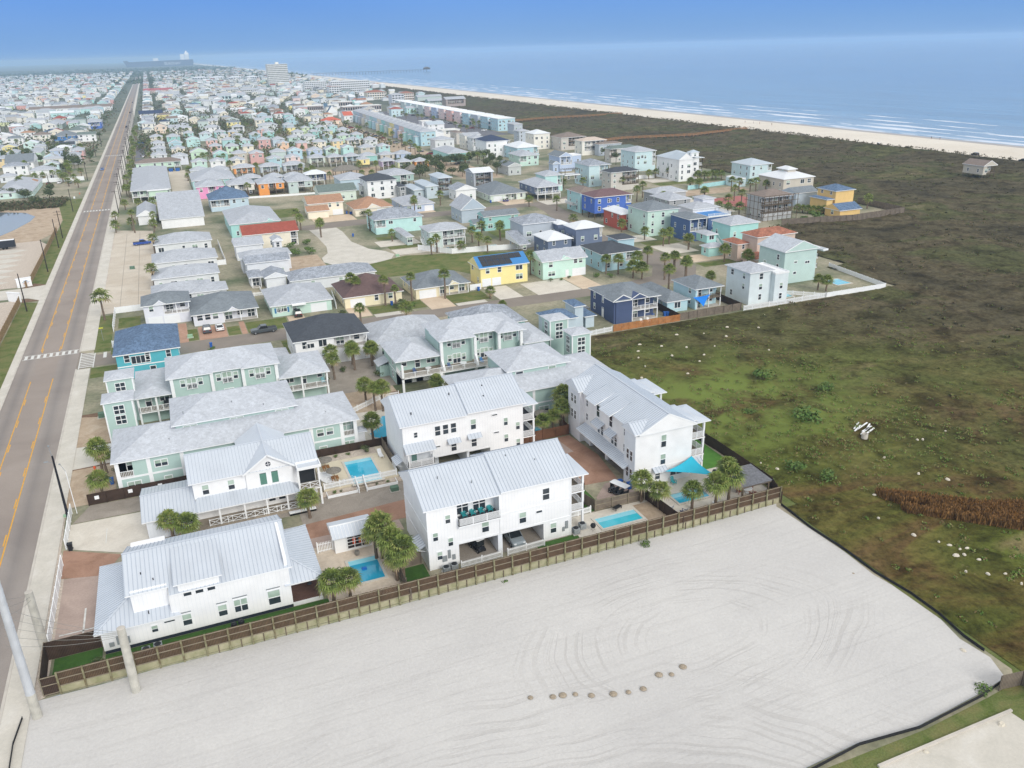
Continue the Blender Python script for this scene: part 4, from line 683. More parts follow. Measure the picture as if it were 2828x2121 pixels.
# ------------------------------------------------------------------ ground materials
def gmat(key,cols,scale,rough=.95,bump=.3,bscale=6,detail=8,extra=None,dist=.15):
 """layered noise ground: list of (pos,color) over large noise, multiplied by fine noise"""
 m=bpy.data.materials.new(key); m.use_nodes=True; nt=m.node_tree; b=nt.nodes['Principled BSDF']; b.inputs['Roughness'].default_value=rough; b.inputs['Specular IOR Level'].default_value=.15
 L=nt.links; g=N(nt,'ShaderNodeNewGeometry'); n=N(nt,'ShaderNodeTexNoise'); n.inputs['Scale'].default_value=scale; n.inputs['Detail'].default_value=detail; n.inputs['Roughness'].default_value=.62; n.inputs['Distortion'].default_value=.6
 L.new(g.outputs['Position'],n.inputs['Vector']); r=N(nt,'ShaderNodeValToRGB'); e=r.color_ramp.elements
 e[0].position=cols[0][0]; e[0].color=(*lin(cols[0][1]),1); e[1].position=cols[-1][0]; e[1].color=(*lin(cols[-1][1]),1)
 for p,c in cols[1:-1]: q=e.new(p); q.color=(*lin(c),1)
 L.new(n.outputs[0],r.inputs[0])
 n2=N(nt,'ShaderNodeTexNoise'); n2.inputs['Scale'].default_value=bscale; n2.inputs['Detail'].default_value=6; n2.inputs['Roughness'].default_value=.7; L.new(g.outputs['Position'],n2.inputs['Vector'])
 r2=N(nt,'ShaderNodeValToRGB'); r2.color_ramp.elements[0].position=.3; r2.color_ramp.elements[1].position=.7
 lo=1-(extra or .3); hi=1+(extra or .3)*.7; r2.color_ramp.elements[0].color=(lo,lo,lo,1); r2.color_ramp.elements[1].color=(hi,hi,hi,1); L.new(n2.outputs[0],r2.inputs[0])
 x=N(nt,'ShaderNodeMix',data_type='RGBA',blend_type='MULTIPLY'); x.inputs[0].default_value=1; L.new(r.outputs[0],x.inputs[6]); L.new(r2.outputs[0],x.inputs[7]); L.new(x.outputs[2],b.inputs['Base Color'])
 if bump:
  bn=N(nt,'ShaderNodeBump'); bn.inputs['Strength'].default_value=bump; bn.inputs['Distance'].default_value=dist; L.new(n2.outputs[0],bn.inputs['Height']); L.new(bn.outputs[0],b.inputs['Normal'])
 m['_mix']=x.name; m['_r']=r.name; return m
G_TOWN=gmat('town_ground',[(.35,'5f6a4c'),(.48,'8d8b74'),(.58,'aaa38f'),(.7,'b9b2a0')],.045,bscale=1.2,extra=.25)
G_LAWN=gmat('lawn',[(.35,'586833'),(.5,'6d7546'),(.65,'7e7a50')],.3,bscale=5,extra=.3)
G_TURF=gmat('artificial_turf',[(.3,'3f5f2c'),(.7,'4c7034')],1,bscale=8,extra=.15)
G_MULCH=gmat('mulch',[(.3,'6a5546'),(.7,'8d7460')],1,bscale=6)
G_SANDY=gmat('sandy_gravel',[(.3,'a38f7b'),(.5,'b8a58f'),(.7,'c4b4a0')],.35,bscale=3,extra=.15)
G_SHELL=gmat('shell_rock',[(.3,'b4a89c'),(.7,'d9cdbf')],2,bscale=9,extra=.3)
G_WALK=gmat('sidewalk_concrete',[(.3,'c2beb4'),(.5,'cdc8be'),(.7,'d6d2ca')],.25,bscale=3,extra=.08,bump=.05)
G_DRIVE=gmat('driveway_concrete',[(.3,'cbc4b8'),(.7,'dcd6cb')],.3,bscale=2,extra=.08,bump=.05)
G_TANC=gmat('tan_concrete',[(.3,'c9b49c'),(.7,'dac8b2')],.3,bscale=2,extra=.08,bump=.05)
G_PARK=gmat('car_park_concrete',[(.3,'bfb3a2'),(.5,'c9bfb0'),(.7,'d3cabc')],.12,bscale=2,extra=.08,bump=.05)
G_PAVE=gmat('terracotta_paving',[(.3,'8e6f5c'),(.5,'a58370'),(.7,'b08f7c')],.25,bscale=4,extra=.12,bump=.1)
G_PINK=gmat('pink_paving',[(.3,'a5938a'),(.7,'baa79d')],.25,bscale=4,extra=.12,bump=.1)
G_GREY=gmat('grey_gravel',[(.3,'928a80'),(.7,'aaa197')],.4,bscale=6,extra=.2)
G_BRICK=gmat('brick_walk',[(.3,'ad8a76'),(.7,'c09c88')],.5,bscale=5,extra=.15)
G_DARKP=gmat('dark_car_park',[(.3,'6c6c72'),(.7,'7e7e84')],.3,bscale=3,extra=.15)
G_STREET=gmat('street_asphalt',[(.3,'847c74'),(.7,'958c83')],.12,bscale=6,extra=.12,bump=.1)
G_BEACH=gmat('beach_sand',[(.3,'d6cdbf'),(.7,'e6dfd3')],.02,bscale=.4,extra=.06,bump=.1)
G_VEG=gmat('meadow',[(.30,'4e4a2c'),(.40,'5c5a33'),(.47,'6a5a3c'),(.53,'5d6a33'),(.60,'667a38'),(.70,'7b7248')],.035,bscale=1.6,extra=.42,bump=.8,dist=.3)
G_SCRUB=gmat('dune_scrub',[(.30,'3d3b30'),(.40,'4c493a'),(.48,'565240'),(.56,'4a5033'),(.64,'5f6340'),(.72,'6d6450')],.03,bscale=.8,extra=.5,bump=1,dist=.5)
def road_mat():
 m=gmat('road_asphalt',[(.3,'8f8782'),(.5,'99918b'),(.7,'a29a94')],.06,bscale=7,extra=.12,bump=.1,dist=.02); nt=m.node_tree; L=nt.links; b=nt.nodes['Principled BSDF']
 g=N(nt,'ShaderNodeNewGeometry'); sp=N(nt,'ShaderNodeSeparateXYZ'); L.new(g.outputs['Position'],sp.inputs[0])
 a=N(nt,'ShaderNodeMapRange'); a.inputs[1].default_value=-35.5; a.inputs[2].default_value=-24; L.new(sp.outputs['X'],a.inputs[0])
 n=N(nt,'ShaderNodeTexNoise'); n.inputs['Scale'].default_value=.03; L.new(g.outputs['Position'],n.inputs['Vector'])
 w_=N(nt,'ShaderNodeMath',operation='MULTIPLY_ADD'); w_.inputs[1].default_value=.05; L.new(n.outputs[0],w_.inputs[0]); L.new(a.outputs[0],w_.inputs[2])
 r=N(nt,'ShaderNodeValToRGB'); e=r.color_ramp.elements; e[0].position=0; e[0].color=(1,1,1,1); e[1].position=1; e[1].color=(1,1,1,1)
 for p,c in ((.10,(.97,.97,.97)),(.18,(.80,.81,.83)),(.28,(1.0,.99,.98)),(.36,(1.02,.98,.95)),(.66,(1.02,.98,.95)),(.72,(.98,.98,.98)),(.82,(.80,.81,.83)),(.92,(.97,.97,.97))): q=e.new(p); q.color=(*c,1)
 L.new(w_.outputs[0],r.inputs[0]); x=N(nt,'ShaderNodeMix',data_type='RGBA',blend_type='MULTIPLY'); x.inputs[0].default_value=1
 L.new(nt.nodes[m['_mix']].outputs[2],x.inputs[6]); L.new(r.outputs[0],x.inputs[7]); L.new(x.outputs[2],b.inputs['Base Color']); return m
G_ROAD=road_mat()
YEL=mat('yellow_line',lin('e2a93c'),.7,s=1.5,amt=.25); WHL=mat('white_line',lin('dcdcd8'),.7,s=1.5,amt=.15)
FENCEB=mat('brown_fence',lin('63503f'),.9,'board',s=1.2,amt=.25); FENCED=mat('dark_fence',lin('4b3c33'),.9,'board',s=1.2,amt=.25); FENCEG=mat('grey_fence',lin('83786c'),.9,'board',s=1.2,amt=.25)
FENCET=mat('tan_fence',lin('a98d68'),.9,'board',s=1.2,amt=.2); FENCEO=mat('cedar_slats',lin('b97c48'),.8,s=1.5,amt=.3); FRAIL=mat('fence_rail',lin('8f8573'),.9,s=2,amt=.2)
RETAIN=mat('retaining_panel',lin('a59f85'),.95,s=.9,amt=.3,c2=lin('8a8a68')); STONEW=mat('limestone',lin('d8d0c0'),.9,s=3,amt=.2)
# ------------------------------------------------------------------ sand lot as one relief sheet, ground around it
SANDP=[(-21.2,79.7),(-10,80.02),(10,80.02),(30,80.02),(50,80.02),(71.4,80.02),(70.9,79.4),(71.2,73),(71.4,66.7),(71.0,61.7),(71.8,57),(71.6,52.9),(70.6,49),(71.0,45.6),(69.8,42.9),(65.4,42.3),(56.7,41.6),(50.1,42.3),(43.3,41.9),(30,42),(-15,42),(-22.6,42),(-22.2,60),(-21.9,70.9),(-22.0,74.5)]
def inpoly(x,y,P):
 c=False; n=len(P)
 for i in range(n):
  x1,y1=P[i]; x2,y2=P[(i+1)%n]
  if (y1>y)!=(y2>y) and x<(x2-x1)*(y-y1)/(y2-y1)+x1: c=not c
 return c
def dist_poly(x,y,P,skip=()):
 best=1e9
 for i in range(len(P)):
  if i in skip: continue
  x1,y1=P[i]; x2,y2=P[(i+1)%len(P)]; dx,dy=x2-x1,y2-y1; t=max(0,min(1,((x-x1)*dx+(y-y1)*dy)/(dx*dx+dy*dy))); best=min(best,math.hypot(x-x1-t*dx,y-y1-t*dy))
 return best
def sand_z(x,y):
 d=dist_poly(x,y,SANDP,skip=(0,1,2,3,4)); k=min(1,d/7); k=k*k*(3-2*k)
 return -.22*k+noise.noise(Vector((x*.08,y*.08,0)))*.12*k+noise.noise(Vector((x*.7,y*.7,4)))*.03
pts=[];
for i in range(len(SANDP)):
 a=Vector(SANDP[i]); b=Vector(SANDP[(i+1)%len(SANDP)]); n=max(1,int((b-a).length/1.0))
 for k in range(n): pts.append(a.lerp(b,k/n))
nb=len(pts); edges=[(i,(i+1)%nb) for i in range(nb)]
for yy in np.arange(42.6,79.7,.7):
 for xx in np.arange(-21.7,71.4,.7):
  if inpoly(xx,yy,SANDP) and dist_poly(xx,yy,SANDP)>.45: pts.append(Vector((xx+random.Random(int(xx*91+yy*7)).uniform(-.1,.1),yy)))
vv,ee,ff,_,_,_=delaunay_2d_cdt(pts,edges,[list(range(nb))],1,1e-5)
m=MB();
for p in vv:
 z=sand_z(p.x,p.y)
 if p.y<79.9 and dist_poly(p.x,p.y,SANDP,skip=(0,1,2,3,4))<.02: z=.0
 m.v.append((p.x,p.y,z))
m.f=[tuple(f) for f in ff]; m.m=[0]*len(ff)
sm=bpy.data.materials.new('white_sand'); sm.use_nodes=True; nt=sm.node_tree; b=nt.nodes['Principled BSDF']; L=nt.links; b.inputs['Roughness'].default_value=.95; b.inputs['Specular IOR Level'].default_value=.1
g=N(nt,'ShaderNodeNewGeometry')
def noise_ramp(nt,scale,lo,hi,p0=.3,p1=.7,vec=None,detail=6,dis=0,rough=.6):
 n=N(nt,'ShaderNodeTexNoise'); n.inputs['Scale'].default_value=scale; n.inputs['Detail'].default_value=detail; n.inputs['Distortion'].default_value=dis; n.inputs['Roughness'].default_value=rough
 r=N(nt,'ShaderNodeValToRGB'); r.color_ramp.elements[0].position=p0; r.color_ramp.elements[1].position=p1; r.color_ramp.elements[0].color=(*lo,1); r.color_ramp.elements[1].color=(*hi,1)
 nt.links.new(vec,n.inputs['Vector']); nt.links.new(n.outputs[0],r.inputs[0]); return n,r
_,ra=noise_ramp(nt,.07,lin('c4c2c0'),lin('d0cecb'),vec=g.outputs['Position'])
_,rb=noise_ramp(nt,3.5,(.93,.93,.93),(1.04,1.04,1.04),vec=g.outputs['Position'])
x1=N(nt,'ShaderNodeMix',data_type='RGBA',blend_type='MULTIPLY'); x1.inputs[0].default_value=1; L.new(ra.outputs[0],x1.inputs[6]); L.new(rb.outputs[0],x1.inputs[7])
def arcs(cx,cy,r0,r1,fr,wob):
 mp=N(nt,'ShaderNodeVectorMath',operation='SUBTRACT'); mp.inputs[1].default_value=(cx,cy,0); L.new(g.outputs['Position'],mp.inputs[0])
 nz=N(nt,'ShaderNodeTexNoise'); nz.inputs['Scale'].default_value=.06; L.new(g.outputs['Position'],nz.inputs['Vector'])
 fl=N(nt,'ShaderNodeVectorMath',operation='MULTIPLY'); fl.inputs[1].default_value=(.62,1,0); L.new(mp.outputs[0],fl.inputs[0])
 ln=N(nt,'ShaderNodeVectorMath',operation='LENGTH'); L.new(fl.outputs[0],ln.inputs[0])
 ad=N(nt,'ShaderNodeMath',operation='MULTIPLY_ADD'); ad.inputs[1].default_value=wob; L.new(nz.outputs[0],ad.inputs[0]); L.new(ln.outputs['Value'],ad.inputs[2])
 k=N(nt,'ShaderNodeMath',operation='MULTIPLY'); k.inputs[1].default_value=fr; L.new(ad.outputs[0],k.inputs[0])
 si=N(nt,'ShaderNodeTexNoise',noise_dimensions='1D'); si.inputs['Scale'].default_value=1; si.inputs['Detail'].default_value=3; L.new(k.outputs[0],si.inputs['W'])
 rr=N(nt,'ShaderNodeValToRGB'); e=rr.color_ramp.elements; e[0].position=.40; e[0].color=(1,1,1,1); e[1].position=.47; e[1].color=(0,0,0,1); L.new(si.outputs[0],rr.inputs[0])
 ma=N(nt,'ShaderNodeMapRange'); ma.inputs[1].default_value=r1; ma.inputs[2].default_value=r1*.7; L.new(ln.outputs['Value'],ma.inputs[0])
 mb_=N(nt,'ShaderNodeMapRange'); mb_.inputs[1].default_value=r0*.6; mb_.inputs[2].default_value=r0; L.new(ln.outputs['Value'],mb_.inputs[0])
 o=N(nt,'ShaderNodeMath',operation='MULTIPLY'); L.new(rr.outputs[0],o.inputs[0]); L.new(ma.outputs[0],o.inputs[1]); o2=N(nt,'ShaderNodeMath',operation='MULTIPLY'); L.new(o.outputs[0],o2.inputs[0]); L.new(mb_.outputs[0],o2.inputs[1])
 br=N(nt,'ShaderNodeTexNoise'); br.inputs['Scale'].default_value=.12; L.new(g.outputs['Position'],br.inputs['Vector'])
 b2=N(nt,'ShaderNodeMapRange'); b2.inputs[1].default_value=.42; b2.inputs[2].default_value=.58; L.new(br.outputs[0],b2.inputs[0]); o3=N(nt,'ShaderNodeMath',operation='MULTIPLY'); L.new(o2.outputs[0],o3.inputs[0]); L.new(b2.outputs[0],o3.inputs[1])
 return o3.outputs[0]
A1=arcs(46,62,5,15,2.3,5); A2=arcs(14,34,14,34,1.6,6)
mx1=N(nt,'ShaderNodeMath',operation='MAXIMUM'); L.new(A1,mx1.inputs[0]); L.new(A2,mx1.inputs[1])
mpp=N(nt,'ShaderNodeMapping'); mpp.inputs['Rotation'].default_value=(0,0,R(-6)); mpp.inputs['Scale'].default_value=(.05,1.4,1); L.new(g.outputs['Position'],mpp.inputs[0])
_,rs=noise_ramp(nt,1.0,(0,0,0),(1,1,1),.52,.66,vec=mpp.outputs[0],detail=4)
sc=N(nt,'ShaderNodeMath',operation='MULTIPLY_ADD'); sc.inputs[1].default_value=.5; L.new(rs.outputs[0],sc.inputs[0]); L.new(mx1.outputs[0],sc.inputs[2])
x2=N(nt,'ShaderNodeMix',data_type='RGBA',blend_type='MULTIPLY'); x2.inputs[7].default_value=(.90,.895,.89,1); L.new(sc.outputs[0],x2.inputs[0]); L.new(x1.outputs[2],x2.inputs[6])
_,sp_=noise_ramp(nt,9,(0,0,0),(1,1,1),.73,.76,vec=g.outputs['Position'],detail=2)
x3=N(nt,'ShaderNodeMix',data_type='RGBA'); x3.inputs[7].default_value=(*lin('a59d92'),1); L.new(sp_.outputs[0],x3.inputs[0]); L.new(x2.outputs[2],x3.inputs[6]); L.new(x3.outputs[2],b.inputs['Base Color'])
bn=N(nt,'ShaderNodeBump'); bn.inputs['Strength'].default_value=.35; bn.inputs['Distance'].default_value=.12
nn,_r=noise_ramp(nt,2.2,(0,0,0),(1,1,1),vec=g.outputs['Position']); hs=N(nt,'ShaderNodeMath',operation='MULTIPLY_ADD'); hs.inputs[1].default_value=-.5; L.new(sc.outputs[0],hs.inputs[0]); L.new(nn.outputs[0],hs.inputs[2]); L.new(hs.outputs[0],bn.inputs['Height']); L.new(bn.outputs[0],b.inputs['Normal'])
so_=struct('sand_lot',m,[sm]);
for p in so_.data.polygons: p.use_smooth=True
outer=[(-9000,-400),(402.5,-400),(402.5,16000),(-9000,16000)]
tp=tessellate_polygon([[Vector((*p,0)) for p in outer],[Vector((*p,0)) for p in SANDP]]); allp=outer+SANDP
m=MB(); m.v=[(p[0],p[1],-.012) for p in allp]; m.f=[tuple(t) for t in tp]; m.m=[0]*len(tp)
gm=bpy.data.materials.new('open_ground'); gm.use_nodes=True; nt=gm.node_tree; b=nt.nodes['Principled BSDF']; L=nt.links; b.inputs['Roughness'].default_value=.95
g=N(nt,'ShaderNodeNewGeometry'); _,a1=noise_ramp(nt,.05,lin('5f6a4c'),lin('aaa18c'),.36,.62,vec=g.outputs['Position'],detail=8); _,a2=noise_ramp(nt,1.2,(.75,.75,.75),(1.2,1.2,1.2),vec=g.outputs['Position'])
_,a3=noise_ramp(nt,.02,lin('4c5546'),lin('6e7462'),.35,.65,vec=g.outputs['Position'],detail=8)
sp=N(nt,'ShaderNodeSeparateXYZ'); L.new(g.outputs['Position'],sp.inputs[0]); mr=N(nt,'ShaderNodeMapRange'); mr.inputs[1].default_value=450; mr.inputs[2].default_value=1100; L.new(sp.outputs['Y'],mr.inputs[0])
xx=N(nt,'ShaderNodeMix',data_type='RGBA'); L.new(mr.outputs[0],xx.inputs[0]); L.new(a1.outputs[0],xx.inputs[6]); L.new(a3.outputs[0],xx.inputs[7])
xy=N(nt,'ShaderNodeMix',data_type='RGBA',blend_type='MULTIPLY'); xy.inputs[0].default_value=1; L.new(xx.outputs[2],xy.inputs[6]); L.new(a2.outputs[0],xy.inputs[7]); L.new(xy.outputs[2],b.inputs['Base Color'])
struct('ground',m,[gm])
LV={}
def sheet(name,pts,mt,lv=1,label=None,z=None):
 if isinstance(pts[0],(int,float)): x0,y0,x1,y1=pts; pts=[(x0,y0),(x1,y0),(x1,y1),(x0,y1)]
 zz=z if z is not None else -.012+.006*lv+ (.0 if pts[0][1]<450 else .02)
 k=LV.get(lv,0); LV[lv]=k+1; zz+=.0007*(k%7)
 t=tessellate_polygon([[Vector((*p,0)) for p in pts]]); m=MB(); m.v=[(p[0],p[1],zz) for p in pts]
 for f in t:
  a,b_,c=[Vector(pts[i]) for i in f]
  m.f.append(tuple(f) if (b_-a).cross(c-a)>0 else tuple(f[::-1])); m.m.append(0)
 o=struct(name,m,[mt]);
 if label: o['label']=label
 return o
def slab(name,x0,y0,x1,y1,h,mt):
 m=MB().box(x0,y0,-.05,x1,y1,h); return struct(name,m,[mt])
# ---- meadow and dune scrub relief
def veg_ok(x,y):
 if x<71.8: return False
 if y<79: return x>71.9
 if y<97: return x>73.8
 if y<156.3: return x>73.5
 if y<180: return x>170.3-(y-157)*.06
 if y<232: return x>176+ (6 if y>205 else 0)
 if y<268: return x>248.5
 if y<420: return x>258
 if y<520: return x>254
 if y<940: return x>262
 if y<1120: return x>300
 return x>345
def scrubk(x,y):   # 0 mown meadow, 1 tall scrub
 a=(x-105)*.012+(y-150)*.012+noise.noise(Vector((x*.02,y*.02,2)))*.6
 return max(0,min(1,a*.9+.1))
ys=[-60];
while ys[-1]<1600:
 y=ys[-1]; ys.append(y+max(.8,.0055*max(60,y)+ (0 if y>40 else 2)))
xs=list(np.arange(72,200,.9))+list(np.arange(200,402.6,1.35))
m=MB(); idx={}
X=np.array(xs);
for j,y in enumerate(ys):
 for i,x in enumerate(xs):
  if not(veg_ok(x,y)): continue
  k=scrubk(x,y); r=noise.noise(Vector((x*.35,y*.35,0))); r2_=noise.noise(Vector((x*.06,y*.06,9))); r3_=noise.noise(Vector((x*.9,y*.9,5)))
  z=.03+.05*(1+r3_)+k*(.45*max(0,r+.25)+.35*max(0,r3_)+.5*max(0,r2_))+ (1.6*max(0,1-abs(x-385)/16) *(1+.6*noise.noise(Vector((x*.05,y*.03,1)))) if y>60 else 0)
  z+=.7*math.exp(-((x-92)**2+(y-102)**2)/90.)*(1+r)
  idx[i,j]=len(m.v); m.v.append((x,y,z))
for j in range(len(ys)-1):
 for i in range(len(xs)-1):
  q=[idx.get((i,j)),idx.get((i+1,j)),idx.get((i+1,j+1)),idx.get((i,j+1))]
  if None not in q: m.f.append(tuple(q)); m.m.append(0)
vm=bpy.data.materials.new('meadow_and_scrub'); vm.use_nodes=True; nt=vm.node_tree; b=nt.nodes['Principled BSDF']; L=nt.links; b.inputs['Roughness'].default_value=.95; b.inputs['Specular IOR Level'].default_value=.1
g=N(nt,'ShaderNodeNewGeometry')
def ramp(nt,src,cols):
 r=N(nt,'ShaderNodeValToRGB'); e=r.color_ramp.elements; e[0].position=cols[0][0]; e[0].color=(*lin(cols[0][1]),1); e[1].position=cols[-1][0]; e[1].color=(*lin(cols[-1][1]),1)
 for p,c in cols[1:-1]: q=e.new(p); q.color=(*lin(c),1)
 nt.links.new(src,r.inputs[0]); return r
def tex(nt,sc,det=6,dis=0,vec=None,rough=.6):
 n=N(nt,'ShaderNodeTexNoise'); n.inputs['Scale'].default_value=sc; n.inputs['Detail'].default_value=det; n.inputs['Distortion'].default_value=dis; n.inputs['Roughness'].default_value=rough; nt.links.new(vec,n.inputs['Vector']); return n
mp1=N(nt,'ShaderNodeMapping'); mp1.inputs['Rotation'].default_value=(0,0,R(20)); mp1.inputs['Scale'].default_value=(.8,1.6,1); L.new(g.outputs['Position'],mp1.inputs[0])
t1=tex(nt,.028,7,.8,mp1.outputs[0]); mead=ramp(nt,t1.outputs[0],[(.34,'6f6a3a'),(.41,'836c46'),(.46,'857f45'),(.52,'74793c'),(.60,'7f8a42'),(.67,'a3976a')])
t2=tex(nt,.022,7,.6,g.outputs['Position']); scr=ramp(nt,t2.outputs[0],[(.34,'5f5946'),(.42,'6e6750'),(.50,'7a7058'),(.56,'6b6e49'),(.63,'7b7a52'),(.72,'93886c')])
sp=N(nt,'ShaderNodeSeparateXYZ'); L.new(g.outputs['Position'],sp.inputs[0])
k1=N(nt,'ShaderNodeMath',operation='MULTIPLY_ADD'); k1.inputs[1].default_value=.008; k1.inputs[2].default_value=-1.9; L.new(sp.outputs['X'],k1.inputs[0])
k2=N(nt,'ShaderNodeMath',operation='MULTIPLY_ADD'); k2.inputs[1].default_value=.007; L.new(sp.outputs['Y'],k2.inputs[0]); L.new(k1.outputs[0],k2.inputs[2])
t4=tex(nt,.02,4,0,g.outputs['Position']); k3=N(nt,'ShaderNodeMath',operation='MULTIPLY_ADD'); k3.inputs[1].default_value=1.2; L.new(t4.outputs[0],k3.inputs[0]); L.new(k2.outputs[0],k3.inputs[2]); k3.use_clamp=True
xa=N(nt,'ShaderNodeMix',data_type='RGBA'); L.new(k3.outputs[0],xa.inputs[0]); L.new(mead.outputs[0],xa.inputs[6]); L.new(scr.outputs[0],xa.inputs[7])
t5=tex(nt,.9,8,0,g.outputs['Position'],.75); fr0=ramp(nt,t5.outputs[0],[(.3,'8a8a8a'),(.5,'d8d8d8'),(.7,'ffffff')]); t8=tex(nt,.16,8,.5,g.outputs['Position'],.7); fr1=ramp(nt,t8.outputs[0],[(.36,'9c9688'),(.5,'e2e0d8'),(.62,'ffffff')]); fr=N(nt,'ShaderNodeMix',data_type='RGBA',blend_type='MULTIPLY'); fr.inputs[0].default_value=1; L.new(fr0.outputs[0],fr.inputs[6]); L.new(fr1.outputs[0],fr.inputs[7])
xb=N(nt,'ShaderNodeMix',data_type='RGBA',blend_type='MULTIPLY'); xb.inputs[0].default_value=1; L.new(xa.outputs[2],xb.inputs[6]); L.new(fr.outputs[2],xb.inputs[7])
t6=tex(nt,.25,5,0,g.outputs['Position']); br=N(nt,'ShaderNodeMapRange'); br.inputs[1].default_value=.70; br.inputs[2].default_value=.76; L.new(t6.outputs[0],br.inputs[0])
cx_=N(nt,'ShaderNodeVectorMath',operation='SUBTRACT'); cx_.inputs[1].default_value=(88,112,0); L.new(g.outputs['Position'],cx_.inputs[0]); ln=N(nt,'ShaderNodeVectorMath',operation='LENGTH'); L.new(cx_.outputs[0],ln.inputs[0])
gr=N(nt,'ShaderNodeMapRange'); gr.inputs[1].default_value=34; gr.inputs[2].default_value=8; L.new(ln.outputs['Value'],gr.inputs[0]); t7=tex(nt,.08,6,.5,g.outputs['Position']); g7=N(nt,'ShaderNodeMapRange'); g7.inputs[1].default_value=.44; g7.inputs[2].default_value=.56; L.new(t7.outputs[0],g7.inputs[0]); gm_=N(nt,'ShaderNodeMath',operation='MULTIPLY'); L.new(gr.outputs[0],gm_.inputs[0]); L.new(g7.outputs[0],gm_.inputs[1])
xc=N(nt,'ShaderNodeMix',data_type='RGBA'); L.new(gm_.outputs[0],xc.inputs[0]); L.new(xb.outputs[2],xc.inputs[6]); xc.inputs[7].default_value=(*lin('748340'),1)
xd=N(nt,'ShaderNodeMix',data_type='RGBA'); L.new(br.outputs[0],xd.inputs[0]); L.new(xc.outputs[2],xd.inputs[6]); xd.inputs[7].default_value=(*lin('94876c'),1); L.new(xd.outputs[2],b.inputs['Base Color'])
bn=N(nt,'ShaderNodeBump'); bn.inputs['Strength'].default_value=1; bn.inputs['Distance'].default_value=.35; L.new(t5.outputs[0],bn.inputs['Height']); L.new(bn.outputs[0],b.inputs['Normal'])
mo=struct('meadow_and_dunes',m,[vm])
for p in mo.data.polygons: p.use_smooth=True
sheet('beach',[(402.4,-400),(457,-400),(457,16000),(402.4,16000)],G_BEACH,1,z=.12)
wm_=bpy.data.materials.new('sea_water'); wm_.use_nodes=True; nt=wm_.node_tree; b=nt.nodes['Principled BSDF']; L=nt.links; b.inputs['Roughness'].default_value=.22; b.inputs['Specular IOR Level'].default_value=.5
g=N(nt,'ShaderNodeNewGeometry'); sp=N(nt,'ShaderNodeSeparateXYZ'); L.new(g.outputs['Position'],sp.inputs[0])
mr=N(nt,'ShaderNodeMapRange'); mr.inputs[1].default_value=452; mr.inputs[2].default_value=1100; L.new(sp.outputs['X'],mr.inputs[0])
base=ramp(nt,mr.outputs[0],[(0,'8fa5b4'),(.04,'7a9ab2'),(.2,'5585a8'),(1,'3f78a6')])
mp=N(nt,'ShaderNodeMapping'); mp.inputs['Scale'].default_value=(1,.14,1); mp.inputs['Rotation'].default_value=(0,0,R(-3)); L.new(g.outputs['Position'],mp.inputs[0])
tw=tex(nt,.035,7,.8,mp.outputs[0]); rw=N(nt,'ShaderNodeMapRange'); rw.inputs[1].default_value=.3; rw.inputs[2].default_value=.7; rw.inputs[3].default_value=.78; rw.inputs[4].default_value=1.18; L.new(tw.outputs[0],rw.inputs[0])
xw=N(nt,'ShaderNodeVectorMath',operation='SCALE'); L.new(base.outputs[0],xw.inputs[0]); L.new(rw.outputs[0],xw.inputs['Scale'])
tb_=tex(nt,.012,4,0,g.outputs['Position']); wx=N(nt,'ShaderNodeMath',operation='MULTIPLY_ADD'); wx.inputs[1].default_value=22; L.new(tb_.outputs[0],wx.inputs[0]); L.new(sp.outputs['X'],wx.inputs[2])
mf=N(nt,'ShaderNodeMapRange'); mf.inputs[1].default_value=463; mf.inputs[2].default_value=583; L.new(wx.outputs[0],mf.inputs[0])
fb=N(nt,'ShaderNodeValToRGB'); fb.color_ramp.interpolation='LINEAR'; e=fb.color_ramp.elements; e[0].position=0; e[0].color=(.9,.9,.9,1); e[1].position=1; e[1].color=(0,0,0,1)
for p,c in ((.03,.5),(.06,.1),(.075,.9),(.13,.9),(.15,.1),(.2,.05),(.22,1),(.28,1),(.31,.1),(.37,.05),(.39,1),(.44,1),(.46,0),(.56,0),(.58,1),(.62,1),(.64,0),(.80,0),(.82,.9),(.85,.9),(.87,0)): q=e.new(p); q.color=(c,c,c,1)
L.new(mf.outputs[0],fb.inputs[0])
mp2=N(nt,'ShaderNodeMapping'); mp2.inputs['Scale'].default_value=(.6,.10,1); L.new(g.outputs['Position'],mp2.inputs[0]); tf=tex(nt,.16,5,.3,mp2.outputs[0]); fm=N(nt,'ShaderNodeMapRange'); fm.inputs[1].default_value=.49; fm.inputs[2].default_value=.54; L.new(tf.outputs[0],fm.inputs[0])
fo=N(nt,'ShaderNodeMath',operation='MULTIPLY'); L.new(fb.outputs[0],fo.inputs[0]); L.new(fm.outputs[0],fo.inputs[1])
xf=N(nt,'ShaderNodeMix',data_type='RGBA'); L.new(fo.outputs[0],xf.inputs[0]); L.new(xw.outputs[0],xf.inputs[6]); xf.inputs[7].default_value=(.85,.87,.88,1); L.new(xf.outputs[2],b.inputs['Base Color'])
mp3=N(nt,'ShaderNodeMapping'); mp3.inputs['Scale'].default_value=(1,.35,1); L.new(g.outputs['Position'],mp3.inputs[0]); tbm=tex(nt,.12,8,.4,mp3.outputs[0]); bn=N(nt,'ShaderNodeBump'); bn.inputs['Strength'].default_value=.5; bn.inputs['Distance'].default_value=1.2; L.new(tbm.outputs[0],bn.inputs['Height']); L.new(bn.outputs[0],b.inputs['Normal'])
sheet('sea',[(456,-400),(14000,-400),(14000,16000),(456,16000)],wm_,1,z=.05)
wetm=mat('wet_sand',lin('a9a096'),.35,s=.05,amt=.1)
sheet('wet_sand',[(450.5,-400),(457.5,-400),(457.5,3000),(450.5,3000)],wetm,1,z=.155)
